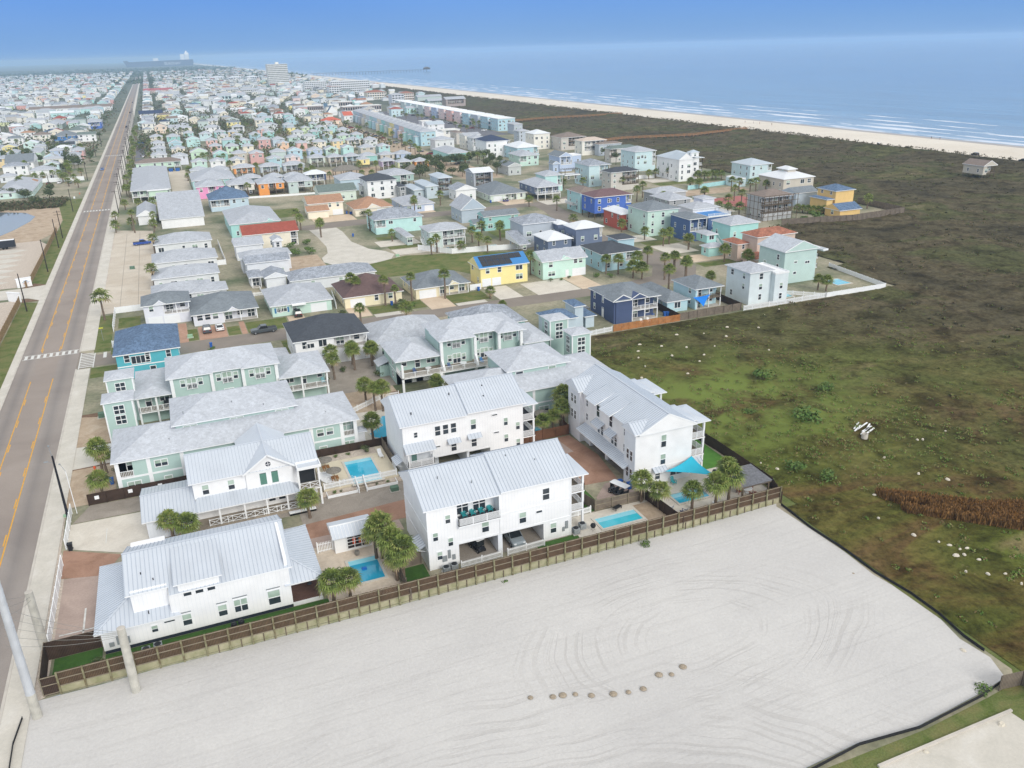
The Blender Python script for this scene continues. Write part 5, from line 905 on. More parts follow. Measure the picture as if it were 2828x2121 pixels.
# ---- road, kerbs, pavements
sheet('main_road',[(-35.5,-60),(-24,-60),(-24,3400),(-35.5,3400)],G_ROAD,1,z=.0)
for n_,x0,x1,y0,y1 in (('kerb',-35.75,-35.45,-60,3400),('kerb',-24.05,-23.75,-60,185.2),('kerb',-24.05,-23.75,197,3400)): struct(n_,MB().box(x0,y0,-.05,x1,y1,.10),[CONC])
slab('pavement',-37.1,-60,-35.76,3400,.085,G_WALK); slab('pavement',-23.74,-60,-21.2,184.6,.085,G_WALK); slab('pavement',-23.74,197.4,-20.9,3400,.085,G_WALK)
mk=MB()
def mark(x0,y0,x1,y1,z=.0065): mk.quad((x0,y0,z),(x1,y0,z),(x1,y1,z),(x0,y1,z))
for xc,s_ in ((-32.0,1),(-27.95,-1)):
 mark(xc-.09,-60,xc+.09,181.5); mark(xc-.09,201.5,xc+.09,395); mark(xc-.09,403,xc+.09,630); mark(xc-.09,640,xc+.09,1600)
 y=6
 while y<1300:
  if not(181<y+3<202 or 394<y+3<404): mark(xc+s_*.28-.09,y,xc+s_*.28+.09,y+3.2)
  y+=10.8
struct('yellow_lane_line',mk,[YEL])
mk=MB()
def zebra(x0,x1,y0,y1,n):
 mark(x0,y0,x1,y0+.22); mark(x0,y1-.22,x1,y1)
 for k in range(n):
  a=x0+(x1-x0)*(k+.25)/n; mark(a,y0+.24,a+(x1-x0)/n*.5,y1-.24)
zebra(-35.2,-24.2,196.6,199.4,9); zebra(-34.9,-24.2,397.6,400.6,9); zebra(-34.9,-24.2,632,635.5,9)
for k in range(9): mark(-23.4,185.8+k*1.12,-20.8,186.3+k*1.12)
mark(-23.6,185,-23.4,196.3); mark(-20.8,185,-20.6,196.3); mark(-19,190.7,-18.3,194.6)
struct('zebra_crossing',mk,[WHL])
sheet('side_street',[(-24,184.8),(-21,185.6),(118,184.6),(131,188),(138,198),(139,216),(134,232),(136,262),(143,290),(146,312),(160,320),(160,327),(140,320),(60,320.5),(45,318.6),(40,314),(45,309),(100,311.2),(137,312.5),(136,300),(129,268),(126,236),(128,216),(127,204),(121,194.5),(110,192),(-20.6,193.6),(-24,197)],G_STREET,2)
sheet('cul_de_sac',[(55.5,309),(56,300),(55.2,282),(58,268),(62,262),(63.5,256),(61,250.5),(56,247.5),(49,247),(43.5,250),(41,256),(41.5,262),(44.5,268),(46,278),(46,296),(45.5,309)],G_WALK,3)
sheet('street_island',[(123.5,214),(128.5,212),(131,217),(130.5,224),(126,226),(122.6,221)],G_LAWN,3)
for k,(a,y0,b_,y1) in enumerate([(-20.4,193.8,140,194.4),(-20.4,184.1,118,184.7)]): pass
P_=[('driveway',(36.5,194,41.5,203),G_TANC),('driveway',(41.9,192,51,194.6),G_WALK),('driveway',(56,192,62.5,203),G_TANC),('driveway',(63,192,71,194.4),G_WALK),('driveway',(74.5,192.2,81,204.5),G_DRIVE),('driveway',(85,191.6,97.5,204),G_DRIVE),('driveway',(97.8,191.4,104,206),G_TANC),
 ('driveway',(1.2,193.4,7.4,204),G_BRICK),('driveway',(-3.1,193.4,-1.2,209),G_BRICK),('driveway',(10.6,193.6,11.8,204),G_BRICK),('driveway',(22,193.6,26,203),G_TANC),
 ('driveway',(50,333,66,320.6)[0:1]+(320.8,66,334.2),G_TANC),('driveway',(86,320.8,98,325),G_TANC),('driveway',(62,268,76,277),G_DRIVE),('driveway',(64,254,80,262),G_DRIVE),('driveway',(128,320,140,331),G_TANC),('driveway',(143,312,156,322),G_DRIVE),
 ('driveway',(139.4,214,150,226),G_DRIVE),('driveway',(139.4,202,156,210),G_TANC),('driveway',(136,234,147,243),G_DRIVE),('driveway',(28,236,41,268),G_SANDY),('driveway',(186,262,200,296),G_DRIVE),('driveway',(200,300,236,312),G_SANDY),('driveway',(210,340,226,350),G_DRIVE)]
for n_,q,mt in P_: sheet(n_,q,mt,4)
sheet('terracotta_driveway',(205,268,222,290),mat('red_drive',lin('b0706a'),.9,s=1,amt=.15),4)
L_=[(-21,195,-17.6,225),(-17.5,192.0,-3.3,197),(-21,178,-16,184.6),(-2.9,193.9,1.0,203),(7.6,193.9,10.4,201),(12,194,21.6,202.6),(26.3,194,36,200),(51.2,194.8,55.8,202),(62.6,194.6,73,203),(18,176,30,184.4),(-16.5,212,-11.5,221),(41.8,195,51,201.6),(64,263,76,267.5),(64,279,74,284),(139.6,227,152,233),(139.6,196,160,201),(82,350,110,362),(208,330,244,338),(36,340,48,360),(102,262,130,274)]
for q in L_: sheet('lawn',q,G_LAWN,3)
sheet('vacant_lot',[(53,246.5),(66,252.5),(88,246),(100,240),(99,226),(88,217),(78,218),(74,226.5),(52,229)],G_LAWN,3)
sheet('car_park',[(-23.7,226.6),(-7.6,226.6),(-7.6,338),(-20.5,346),(-20.8,346),(-20.8,330),(-23.7,330)],G_PARK,5)
cj=MB()
for x_ in (-16.6,-12.2): cj.quad((x_,227,.0245),(x_+.12,227,.0245),(x_+.12,337,.0245),(x_,337,.0245))
for y_ in range(232,336,8): cj.quad((-20.8,y_,.0245),(-8,y_,.0245),(-8,y_+.1,.0245),(-20.8,y_+.1,.0245))
struct('car_park_joint',cj,[mat('joint',lin('9a9186'),.9)])
for y_ in (238,262,288,310): sheet('rock_strip',(-21.6,y_,-20.4,y_+9),G_SHELL,6)
sheet('motel_drive',(2,398,11,522),G_PARK,4); sheet('dark_car_park',(-16,532,-10.2,600),G_DARKP,4); sheet('dark_car_park',(-16,606,-10.2,700),G_DARKP,4)
sheet('parking_lane',(138,395,158,800),G_SANDY,3); sheet('terrace_car_park',[(178,600),(244,600),(244,925),(178,925)],G_DARKP,3); sheet('parking_lane',(-10,702,140,712),G_STREET,3)
sheet('boardwalk_plaza',(74,436,112,474),G_SANDY,3)
sheet('gravel_verge',[(-22.9,80.5),(-21.2,79.4),(-20.0,80),(-20.0,105.5),(-20.9,109.4),(-21.1,121)],G_SHELL,3)
sheet('concrete_forecourt',[(-20.3,109.6),(-13,105.4),(-9.6,104.6),(-9.6,115.9),(-20.2,116.2)],G_DRIVE,4)
sheet('terracotta_apron',[(-20.6,102.4),(-15.4,101),(-13.4,105.2),(-20.6,109.4)],G_PAVE,4)
sheet('pink_forecourt',[(-20.3,86.2),(-14,86.2),(-14,101.2),(-20.5,102.2)],G_PINK,3)
mk=MB(); mark(-17.2,86.5,-17.0,94.5,.0235); mark(-19.6,90.0,-15.2,90.2,.0235); mark(-15.5,109,-15.4,113,.0235); struct('parking_line',mk,[WHL])
sheet('garden_soil',[(-21.8,125),(-16,124.5),(-15.2,145),(-15.7,158),(-21.6,158)],G_MULCH,3); sheet('crossing_walk',[(-21.6,134.6),(-13,135),(-13,142.6),(-21.4,143.2)],G_WALK,4); sheet('sandy_verge',[(-21.8,143.2),(-16,143.2),(-16,155),(-21.6,157)],G_SANDY,4)
sheet('sandy_verge',[(-21.8,121.4),(-14.6,121.6),(-14.6,134.4),(-21.9,134.2)],G_SANDY,4)
sheet('gravel_lane',[(-20,116.4),(-9,116.2),(-9,105.6),(10,105.6),(26,105.2),(26,108.8),(10,109.2),(-9,120.6),(-18,121)],G_GREY,3)
sheet('gravel_lane',[(9.6,101.6),(25,101.6),(25,109.2),(9.6,109.4)],G_GREY,4)
sheet('terracotta_lane',[(-9.4,98.6),(22.2,98.4),(54.9,95.6),(56,104),(55,112.3),(47,112.3),(44,103.4),(24,103.3),(10,102.4),(-9.4,103)],G_PAVE,5)
sheet('pink_lane',[(9.8,96),(22,95.6),(22,98.3),(9.8,98.5)],G_PINK,4)
sheet('pink_lane',[(49,89.2),(55.2,89.2),(55.2,95.5),(52.5,95.2),(49.4,92)],G_PINK,6); sheet('pink_lane',[(49.5,106.5),(53,106.5),(52.5,112.2),(48.2,112.2)],G_PINK,6)
sheet('carport_floor',(26.2,84.7,41.3,95),G_GREY,4); sheet('carport_floor',(56.2,95.5,64,108.5),mat('stained_concrete',lin('8d8880'),.9,s=.5,amt=.45),4)
sheet('courtyard_concrete',(14,147,36,166),G_GREY,3); sheet('courtyard_concrete',[(23,122),(34,122),(34,147),(23,147)],G_SANDY,3); sheet('mulch_bed',(32.4,133,34.4,144),G_MULCH,4)
sheet('artificial_lawn',(-19.7,80.4,-14.9,86),G_TURF,3); sheet('artificial_lawn',(-14.6,80.3,17.8,84.5),G_TURF,2); sheet('artificial_lawn',(18.6,81.2,22,86.6),G_TURF,3); sheet('artificial_lawn',(36.6,80.3,46,84.7),G_TURF,2); sheet('artificial_lawn',(66,88.5,73.2,108),gmat('bright_turf',[(.3,'4d7a35'),(.7,'5b8a3d')],1,extra=.1),3); sheet('artificial_lawn',(46.6,88.9,49,95.5),G_TURF,6)
sheet('pool_terrace_paving',[(9.6,83.4),(18.3,82.2),(18.3,95.8),(9.6,96)],gmat('travertine',[(.3,'c9bba9'),(.7,'dccfbe')],1,bscale=2.5,extra=.1),3)
sheet('pool_deck',(42.6,80.4,55.8,88.7),G_DRIVE,3); sheet('pool_deck',(56.4,80.4,73.0,92.6),G_DRIVE,3)
sheet('sand_bed',(53,80.5,56,88),G_SANDY,5)
struct('raised_pool_deck',MB().box(13.9,109.9,-.05,25.2,120.9,.62).box(13.2,108.9,-.05,26,109.8,.35,1),[gmat('beige_pool_deck',[(.3,'cfc5ae'),(.7,'ddd4be')],.6,extra=.06,bump=.05),G_SHELL])
sheet('shell_bed',(15.5,118.6,24,120.8),G_SHELL,1,z=.635)
sheet('resort_pool_deck',[(23.4,122.5),(33.5,122.5),(33.5,136),(23.4,137)],G_DRIVE,5)
hm=mat('far_woods',lin('5f6b62'),.95,s=.01,amt=.3); m=MB(); px=-3600; prev=None
rows=[]
for i in range(60):
 x_=-4200+i*75; hgt=18+14*noise.noise(Vector((x_*.0013,0,3)))+6*noise.noise(Vector((x_*.006,0,1)))
 hgt*=min(1,max(0,(-60-x_)/900)); rows.append((x_,hgt))
for i in range(59):
 (xa,ha),(xb,hb)=rows[i],rows[i+1]
 m.quad((xa,5200,-1),(xb,5200,-1),(xb,5500,hb),(xa,5500,ha)); m.quad((xa,5500,ha),(xb,5500,hb),(xb,5900,-1),(xa,5900,-1))
struct('distant_hills',m,[hm])
# ------------------------------------------------------------------ vegetation
def leafmat(key,a,b_,s=2.0):
 m=mat(key,lin(b_),.7,s=s,c2=lin(a),spec=.25); return m
LEAF=[leafmat('palm_frond_green','5c6e33','86954e'),leafmat('palm_frond_olive','67733d','979c5a'),leafmat('palm_frond_dark','43542f','65733f')]
DEAD=leafmat('dead_frond','8a7a5c','a8987a'); TRUNK=mat('palm_trunk',lin('7d6e60'),.95,s=3,amt=.35,bump=.3)
def palm_mesh(seed,lod,dense=1.0,kind='s'):
 rnd=random.Random(seed); v=[];f=[];mi=[]
 nf=int((36 if lod==0 else 24)*dense); nl=11 if lod==0 else 7
 for i in range(nf):
  az=i*2.39996+rnd.uniform(-.2,.2); t=i/nf; el=R(82)-t*R(122)+rnd.uniform(-.12,.12)   # from upright to hanging
  L=rnd.uniform(.8,1.05); d=Vector((math.cos(az)*math.cos(el),math.sin(az)*math.cos(el),math.sin(el)))
  side=Vector((-math.sin(az),math.cos(az),0)); upv=side.cross(d)*-1
  if upv.z<0: upv=-upv
  base=d*.12; hub=d*L*.95-Vector((0,0,.05)); k=len(v)
  v+=[tuple(base-side*.02),tuple(base+side*.02),tuple(hub+side*.012),tuple(hub-side*.012)]; f.append((k,k+1,k+2,k+3)); mi.append(0)
  m_=rnd.choice([0,0,0,1,1,2]) if t<.86 else (3 if rnd.random()<.75 else 1)
  for j in range(nl):
   a=(j/(nl-1)-.5)*R(215); r=rnd.uniform(.74,1.12)*(1.0-.2*abs(j/(nl-1)-.5)); ld=(d*math.cos(a)+side*math.sin(a)); dr=rnd.uniform(.25,.5)
   mid=hub+ld*r*.55+upv*.05*math.cos(a); tip=hub+ld*r*1.0-Vector((0,0,dr*r))*(.9)
   wd=side.cross(ld); p=(ld.cross(upv)).normalized()*(.085 if lod==0 else .13); k=len(v)
   v+=[tuple(hub),tuple(mid-p),tuple(tip),tuple(mid+p)]; f.append((k,k+1,k+2,k+3)); mi.append(m_)
 me=bpy.data.meshes.new('crown'); me.from_pydata(v,[],f)
 for q in LEAF+[DEAD]: me.materials.append(q)
 me.polygons.foreach_set('material_index',mi); me.update(); return me
CROWN={('s',0):[palm_mesh(s,0,1.15) for s in (1,2,3)],('w',0):[palm_mesh(s,0,.95) for s in (4,5,6)],('s',1):[palm_mesh(s,1) for s in (7,8,9)],('w',1):[palm_mesh(s,1,.85) for s in (10,11)]}
def trunk_mesh(seed,kind):
 rnd=random.Random(seed); m=MB(); r=.17 if kind=='s' else .2; n=8; bx=rnd.uniform(-.12,.12); by=rnd.uniform(-.1,.1)
 for k in range(n):
  a=k/n; b=(k+1)/n; c=lambda t:(bx*math.sin(t*2.5),by*math.sin(t*2),t); ra=r*(1.35-.45*a); rb=r*(1.35-.45*b)
  if a>.8: ra*=1.15
  m.tube(c(a),c(b),ra*(1.0 if k%2 else 1.1),rb,7)
 me=m.mesh('trunk',[TRUNK]); return me
TRK={k:[trunk_mesh(s,k) for s in (1,2,3)] for k in 'sw'}
PALMN=0
def palm(x,y,h,r=1.0,kind='s',label=None,group=None,z=0):
 global PALMN
 rnd=random.Random(int(x*131+y*17)); far=y>210; sc=(1.06 if kind=='s' else 1.1)*r*(1.18 if far else 1)*rnd.uniform(.94,1.06)
 t=thing('palm_tree',label or 'palm','palm',(x,y,z),rnd.uniform(0,6.28),group)
 o=inst('trunk',rnd.choice(TRK[kind]),t,(0,0,0),0,(1,1,h))
 c=inst('crown',rnd.choice(CROWN[kind,1 if far else 0]),t,(0,0,h),rnd.uniform(0,6.28),(sc,sc,sc*.95)); PALMN+=1
 return t
def leafball(rnd,n,rx,ry,rz,size,mats,name,cl=6,cen=(0,0,0),flat=.0):
 v=[];f=[];mi=[]
 C=[]
 for _ in range(cl):
  a=rnd.uniform(0,6.28); e=rnd.uniform(-.3,1); rr=rnd.uniform(.3,.8); C.append((math.cos(a)*rr*rx*.7,math.sin(a)*rr*ry*.7,e*rz*.6,rnd.uniform(.35,.6)))
 for i in range(n):
  c=rnd.choice(C); u=Vector((rnd.gauss(0,1),rnd.gauss(0,1),rnd.gauss(0,1))).normalized(); q=rnd.uniform(.75,1.05)*c[3]
  p=Vector((cen[0]+c[0]+u.x*rx*q,cen[1]+c[1]+u.y*ry*q,cen[2]+max(-rz*.9,c[2]+u.z*rz*q))); nrm=(u+Vector((rnd.uniform(-.6,.6),rnd.uniform(-.6,.6),rnd.uniform(-.2,.8)))).normalized()
  a=nrm.orthogonal().normalized(); b=nrm.cross(a); an=rnd.uniform(0,3.14); a2=a*math.cos(an)+b*math.sin(an); b2=nrm.cross(a2); s=size*rnd.uniform(.6,1.3); k=len(v)
  v+=[tuple(p-a2*s),tuple(p+b2*s*.55),tuple(p+a2*s),tuple(p-b2*s*.55)]; f.append((k,k+1,k+2,k+3)); mi.append(rnd.randrange(len(mats)))
 me=bpy.data.meshes.new(name); me.from_pydata(v,[],f)
 for q in mats: me.materials.append(q)
 me.polygons.foreach_set('material_index',mi); me.update(); return me
BG=[leafmat('bush_green','3f5a2a','5c7a38'),leafmat('bush_mid','4c6030','6f8442')]; BD=[leafmat('thicket_dark','3c4a2e','54623c'),leafmat('thicket_olive','4a5534','68704a')]; BBR=[leafmat('scrub_brown','54493a','74664e'),leafmat('scrub_olive','4b4a35','67643f')]
rr_=random.Random(3)
BUSH=[leafball(rr_,260,1,1,.8,.13,BG,'foliage') for _ in range(3)]; DBUSH=[leafball(rr_,260,1,1,.8,.13,BD,'foliage') for _ in range(3)]; TREEC=[leafball(rr_,520,1,1,.85,.12,BD,'crown',9) for _ in range(4)]
WOODT=mat('tree_trunk',lin('5f5244'),.95,s=3,amt=.3)
def bush(x,y,r,label,rz=.8,dark=False,group=None,name='bush',z=0):
 rnd=random.Random(int(x*77+y*13)); t=thing(name,label,'bush' if name=='bush' else name.replace('_',' '),(x,y,z),rnd.uniform(0,6),group)
 inst('foliage',rnd.choice(DBUSH if dark else BUSH),t,(0,0,r*rz*.6),0,(r,r,r*rz)); m=MB()
 for k in range(3): m.tube((0,0,0),(.3*r*math.cos(k*2),.3*r*math.sin(k*2),r*rz*.5),.05,.03,5)
 m.build('stem',[WOODT],t,world=False); return t
def tree(x,y,h,r,label,group=None):
 rnd=random.Random(int(x*7+y*31)); t=thing('tree',label,'tree',(x,y,0),0,group)
 inst('crown',rnd.choice(TREEC),t,(0,0,h-r*.45),rnd.uniform(0,6),(r,r,r*.85)); m=MB(); m.tube((0,0,0),(.1,0,h*.55),.16,.1,6)
 for k in range(3): m.tube((.1,0,h*.5),(.1+.5*r*math.cos(k*2.1),.5*r*math.sin(k*2.1),h*.85),.08,.03,5)
 m.build('trunk',[WOODT],t,world=False); return t
ANCH=[(-6,105,'the forecourt beside the small metal-roofed wing'),(9,107,'the stair to the raised pool deck'),(-14,136,'the white resort sign'),(17.6,88,'the small square pool'),(11,85,'the porch corner by the small pool'),(25,128,'the resort lagoon pool'),(27,160,'the walled yard of the charcoal-roofed house'),(29,137,'the courtyard beside the green townhouses'),(47,118,'the walled pool between the white blocks'),(58,89,'the pool under the turquoise sail'),(70,88,'the grey pergola'),
 (38,198,'the brown-roofed cream house'),(60,196,'the cream house with the white double garage'),(80,198,'the yellow solar-panel house'),(92,200,'the mint portico house'),(115,202,'the two-tier charcoal roof'),(127,216,'the round street island'),(30,300,'the red-roofed cream house'),(-18,250,'the roadside car park'),(-10,340,'the white gabled shed'),(60,262,'the cul-de-sac'),(85,240,'the white-walled pool yard'),(-45,420,'the pond thicket west of the road'),(-70,480,'the white wall west of the road'),(150,250,'the mint three-storey house'),(170,215,'the turquoise pavilion house'),(200,290,'the red driveway'),(215,250,'the scaffolded house'),(240,310,'the aqua-walled dune house'),(225,345,'the white beach mansion'),(150,400,'the palm thicket'),(130,560,'the sandy parking lane'),(165,600,'the pastel terrace'),(210,720,'the terrace car park'),(15,420,'the pink cottage'),(140,170,'the white picket fence'),(-21,222,'the roadside grass strip'),(90,430,'the thatched hut')]
ORD='zeroth first second third fourth fifth sixth seventh eighth ninth tenth eleventh twelfth thirteenth fourteenth fifteenth sixteenth seventeenth eighteenth nineteenth twentieth'.split()
def ordn(n): return ORD[n] if n<=20 else str(n)+({1:'st',2:'nd',3:'rd'}.get(n%10,'th'))
cnt={}
groups={}
for p in PALMS:
 a=min(ANCH,key=lambda q:(q[0]-p[0])**2+(q[1]-p[1])**2); groups.setdefault(a[2],[]).append(p)
for a,L_ in groups.items():
 L_.sort(key=lambda p:p[0]); n=len(L_)
 for k,p in enumerate(L_):
  kd='fan palm' if p[4]=='s' else 'tall fan palm' if p[2]>4.2 else 'bushy fan palm'
  pos='' if n==1 else ('leftmost ' if k==0 else 'rightmost ' if k==n-1 else ordn(k+1)+' from the left ')
  q=f'{pos}{kd} near {a}'
  palm(p[0],p[1],p[2],p[3],p[4],q,'fan palms')
# ------------------------------------------------------------------ generic small things
PIPE=mat('pvc_white',lin('eef0f2'),.4,s=2,amt=.03)
def picket(name,label,pts,h=1.1,gap=.16,group=None,z=0,solid=False,mt=TRIM,mt2=None,cat='fence'):
 t=thing(name,label,cat,(pts[0][0],pts[0][1],z),0,group)
 for i in range(len(pts)-1):
  a=Vector((*pts[i],z)); b=Vector((*pts[i+1],z)); L=(b-a).length; d=(b-a)/L; m=MB()
  if solid: m.bar(a+Vector((0,0,h/2+.02)),b+Vector((0,0,h/2+.02)),.05,h-.06); m.bar(a+Vector((0,0,h)),b+Vector((0,0,h)),.09,.08)
  else:
   for k in (.25,h*.8): m.bar(a+Vector((0,0,k)),b+Vector((0,0,k)),.05,.09)
   n=int(L/gap)
   for k in range(n): c=a+d*(gap*(k+.5)); m.bar(c+Vector((0,0,.06)),c+Vector((0,0,h)),.085,.03)
  m.build('panel',[mt],t)
  n=max(1,round(L/2.4))
  for k in range(n+ (1 if i==len(pts)-2 else 0)): c=a+d*(L*k/n); MB().bar(c,c+Vector((0,0,h+.12)),.14,.14).build('post',[mt2 or mt],t)
 return t
def boardfence(label,pts,h=1.8,mt=FENCEB,rails=False,side=1,z=0,name='wooden_fence',group=None):
 t=thing(name,label,'fence',(pts[0][0],pts[0][1],z),0,group)
 for i in range(len(pts)-1):
  a=Vector((*pts[i],z)); b=Vector((*pts[i+1],z)); L=(b-a).length; d=(b-a)/L; nrm=Vector((d.y,-d.x,0))*side; m=MB()
  m.bar(a+Vector((0,0,h/2)),b+Vector((0,0,h/2)),.035,h); m.build('board_panel',[mt],t)
  if rails:
   r=MB()
   for k in (.15,h*.55,h-.06): r.bar(a+nrm*.06+Vector((0,0,k)),b+nrm*.06+Vector((0,0,k)),.05,.09)
   r.build('rail',[FRAIL],t)
  n=max(1,round(L/2.4))
  for k in range(n+(i==len(pts)-2)): c=a+d*(L*k/n)+nrm*.09; MB().bar(c,c+Vector((0,0,h+.03)),.11,.11).build('post',[FRAIL if rails else mt],t)
 return t
t=thing('retaining_fence','long brown board fence on a mouldy retaining wall along the white sand lot','fence',(26,79.7,0))
xs_=[-18.6+ (72.0+18.6)*k/38 for k in range(39)]
for k in range(38):
 a,b=xs_[k],xs_[k+1]; m=MB(); nb_=int((b-a)/.15)
 for j in range(nb_):
  u=a+(b-a)*j/nb_; m.box(u+.006,80.14,.75,u+(b-a)/nb_-.006,80.165,2.55+random.Random(k*50+j).uniform(-.02,.03))
 m.build('board_panel',[FENCEB],t)
 r=MB()
 for z_ in (.82,1.66,2.46): r.box(a,80.08,z_-.045,b,80.138,z_+.045)
 r.build('rail',[FRAIL],t)
w_=MB(); w_.box(-18.6,80.10,-1.35,72.0,80.13,.74); w_.build('retaining_wall',[RETAIN],t)
MOSS=mat('mossy_post',lin('8b8a6e'),.95,s=1.5,amt=.3,c2=lin('66583f'))
for k in range(39): MB().box(xs_[k]-.09,79.92,-1.3,xs_[k]+.09,80.075,2.62).build('post',[MOSS],t)
for k in range(6,38): MB().box((xs_[k]+xs_[k+1])/2-.05,80.0,-1.2,(xs_[k]+xs_[k+1])/2+.05,80.09,.74).build('short_post',[PILE],t)
boardfence('dark brown board fence enclosing the small turf yard by the pavement',[(-18.6,80.12),(-20.1,80.12),(-20.3,86.1),(-15,86.1)],2.3,FENCED,True,-1)
boardfence('short brown fence between the small pool and the turf strip',[(18.5,80),(18.6,86.7),(21.8,86.9)],1.7,FENCEG)
boardfence('dark brown board fence below the green townhouses with three white signs',[(-18.1,121.1),(13,121.3),(25.2,121.3),(27.6,121.5)],1.8,FENCED)
boardfence('brown gate fence between pool deck and white block',[(25.6,117),(25.6,121.2)],1.7,FENCED); boardfence('grey fence along the right side of the raised pool deck',[(25.35,113.5),(25.35,120.8)],2.2,FENCEG)
boardfence('grey weathered fence behind the long rectangular pool',[(47.6,88.9),(55.2,88.7)],1.7,FENCEG,True); boardfence('dark fence dividing the two right-hand pools',[(55.5,88.6),(56.2,80.1)],1.7,FENCED); boardfence('grey fence closing the turf corner beside the white front block',[(46.0,95.6),(47.6,88.9)],1.7,FENCEG)
boardfence('brown fence with a gate in front of the walled pool between the white blocks',[(45.8,112.7),(55,112.7),(55.2,116.4)],1.8,mat('cedar_fence',lin('7d5a44'),.9,'board',s=1,amt=.25)); boardfence('dark timber fence behind the walled pool below the green townhouses',[(45.8,119.6),(55.8,119.6)],1.8,FENCED)
boardfence('dark board fence between the right white block and the meadow',[(72.0,79.9),(73.6,84),(73.6,97.5),(72.5,112)],1.8,FENCED); boardfence('dark board fence under the pergola corner',[(66.6,88.0),(72.6,88.4)],1.7,FENCED)
boardfence('tan board fence west of the road beside the caravan park',[(-41.3,356),(-41.3,271.5),(-42,266.5)],1.9,FENCET); boardfence('tan board fence west of the road, near part below the entrance',[(-41.5,249),(-41.6,170)],1.9,FENCET)
boardfence('weathered board fence beside the blue porch-sail house',[(105.4,156.8),(123,157.2)],1.8,FENCEG); boardfence('dark fence between the blue sail house and the pale block',[(123,157.2),(123.2,168)],1.8,FENCED)
boardfence('fence between the navy house and the blue sail house',[(105.4,156.8),(105.6,172)],1.7,FENCED)
boardfence('grey-brown retaining wall of boards around the yellow house',[(196,232),(222,226),(248,228),(249,243),(249,252)],2.4,FENCEG); boardfence('brown fence at the right frame edge by the lot corner',[(67.6,41.9),(70.3,41.5),(70.4,36)],1.8,FENCEG)
t=thing('slat_fence','orange cedar horizontal-slat fence below the navy house','fence',(96,156.4,0))
for k in range(9):
 m=MB(); a=87.8+k*1.95
 for j in range(8): m.box(a+.03,156.35,.08+j*.2,a+1.92,156.38,.24+j*.2)
 m.build('slat_panel',[FENCEO],t); MB().box(a-.05,156.3,0,a+.05,156.42,1.72).build('post',[FENCEO],t)
picket('picket_fence','white picket fence between lookout towers and cedar fence',[(73.5,150.5),(81.2,156.2),(87.6,156.8)],1.2)
picket('picket_fence','white picket fence in front of the pale block and the meadow',[(123.2,156.3),(148,156.2)],1.3); picket('picket_fence','white solid vinyl fence running to the meadow corner',[(148,156.2),(167.3,156.1),(170,179.6)],1.2,solid=True); picket('picket_fence','inner white picket fence beside the narrow pool',[(136.6,167),(148,156.4)],1.1)
picket('picket_fence','white picket fence on the raised pool deck, left of the stair',[(14.0,109.95),(18.6,109.95)],1.0,z=.62); picket('picket_fence','white picket fence on the raised pool deck, right of the stair',[(19.9,109.95),(24.9,109.95),(25.2,113.4)],1.0,z=.62); picket('picket_gate','white picket gate at the head of the pool stair',[(18.7,109.97),(19.8,109.97)],1.0,z=.62,cat='gate')
picket('picket_fence','white picket fence in front of the golf cart carport',[(26.1,83.6),(31.6,83.8)],1.0); picket('picket_fence','white picket fence in front of the grey car',[(32.4,83.8),(37.6,84.0)],1.0); picket('picket_fence','short white picket fence at the head of the long pool',[(42.9,88.6),(46.8,88.8)],1.0)
picket('vinyl_fence','white slatted drive gate leaning along the pink forecourt',[(-20.35,88.5),(-20.35,105.5)],1.5,solid=True,cat='gate'); picket('vinyl_fence','white slatted drive gate beside the concrete forecourt',[(-20.25,109.6),(-20.25,119.6)],1.5,solid=True,cat='gate')
picket('vinyl_fence','white vinyl fence around the yard beside the turquoise corner house',[(-17.4,210),(-17.4,226),(-10.8,226)],1.6,solid=True); picket('vinyl_fence','white vinyl fence behind the turquoise corner house',[(-17.2,197.2),(-4,197.2)],1.5,solid=True)
picket('vinyl_fence','white vinyl wall curving round the pool yard by the cul-de-sac',[(72,258),(80,247.5),(90,246),(103,243),(112,246)],1.7,solid=True); picket('vinyl_fence','white vinyl fence beside the resort garden',[(21.5,164.4),(34,164.4)],1.8,solid=True); picket('vinyl_fence','white curved railing round the resort lagoon',[(23.2,136.5),(27,139),(30,141),(33.6,141)],1.1,gap=.2)
picket('vinyl_fence','white fences behind the aqua house and the townhouses',[(8,268),(13,268),(13,300)],1.6,solid=True); picket('vinyl_fence','white fence beside the low grey house',[(1,222.5),(9,222.5)],1.6,solid=True); picket('vinyl_fence','white railing around the porch corner plunge pool',[(12.5,226),(19,226),(19,232)],1.0)
picket('vinyl_fence','long white wall west of the road in front of the coloured cottages',[(-66,512),(-40.5,509)],2.2,solid=True); picket('vinyl_fence','aqua wall in front of the dune house',[(212,314),(238,318)],1.8,solid=True,mt=mat('aqua_wall',lin('a9d6db'),.8,s=1)); picket('vinyl_fence','white wall beside the beach mansion garden',[(196,356),(218,352)],1.7,solid=True)
picket('vinyl_fence','white fence between the cream house and the yellow house',[(70.5,204),(73.6,204)],1.6,solid=True); picket('vinyl_fence','white fence between the mint house and the cream house',[(34.5,204),(35.8,216)],1.6,solid=True); picket('vinyl_fence','white low wall along the street of piled cottages',[(24,397),(66,392)],.9,solid=True)
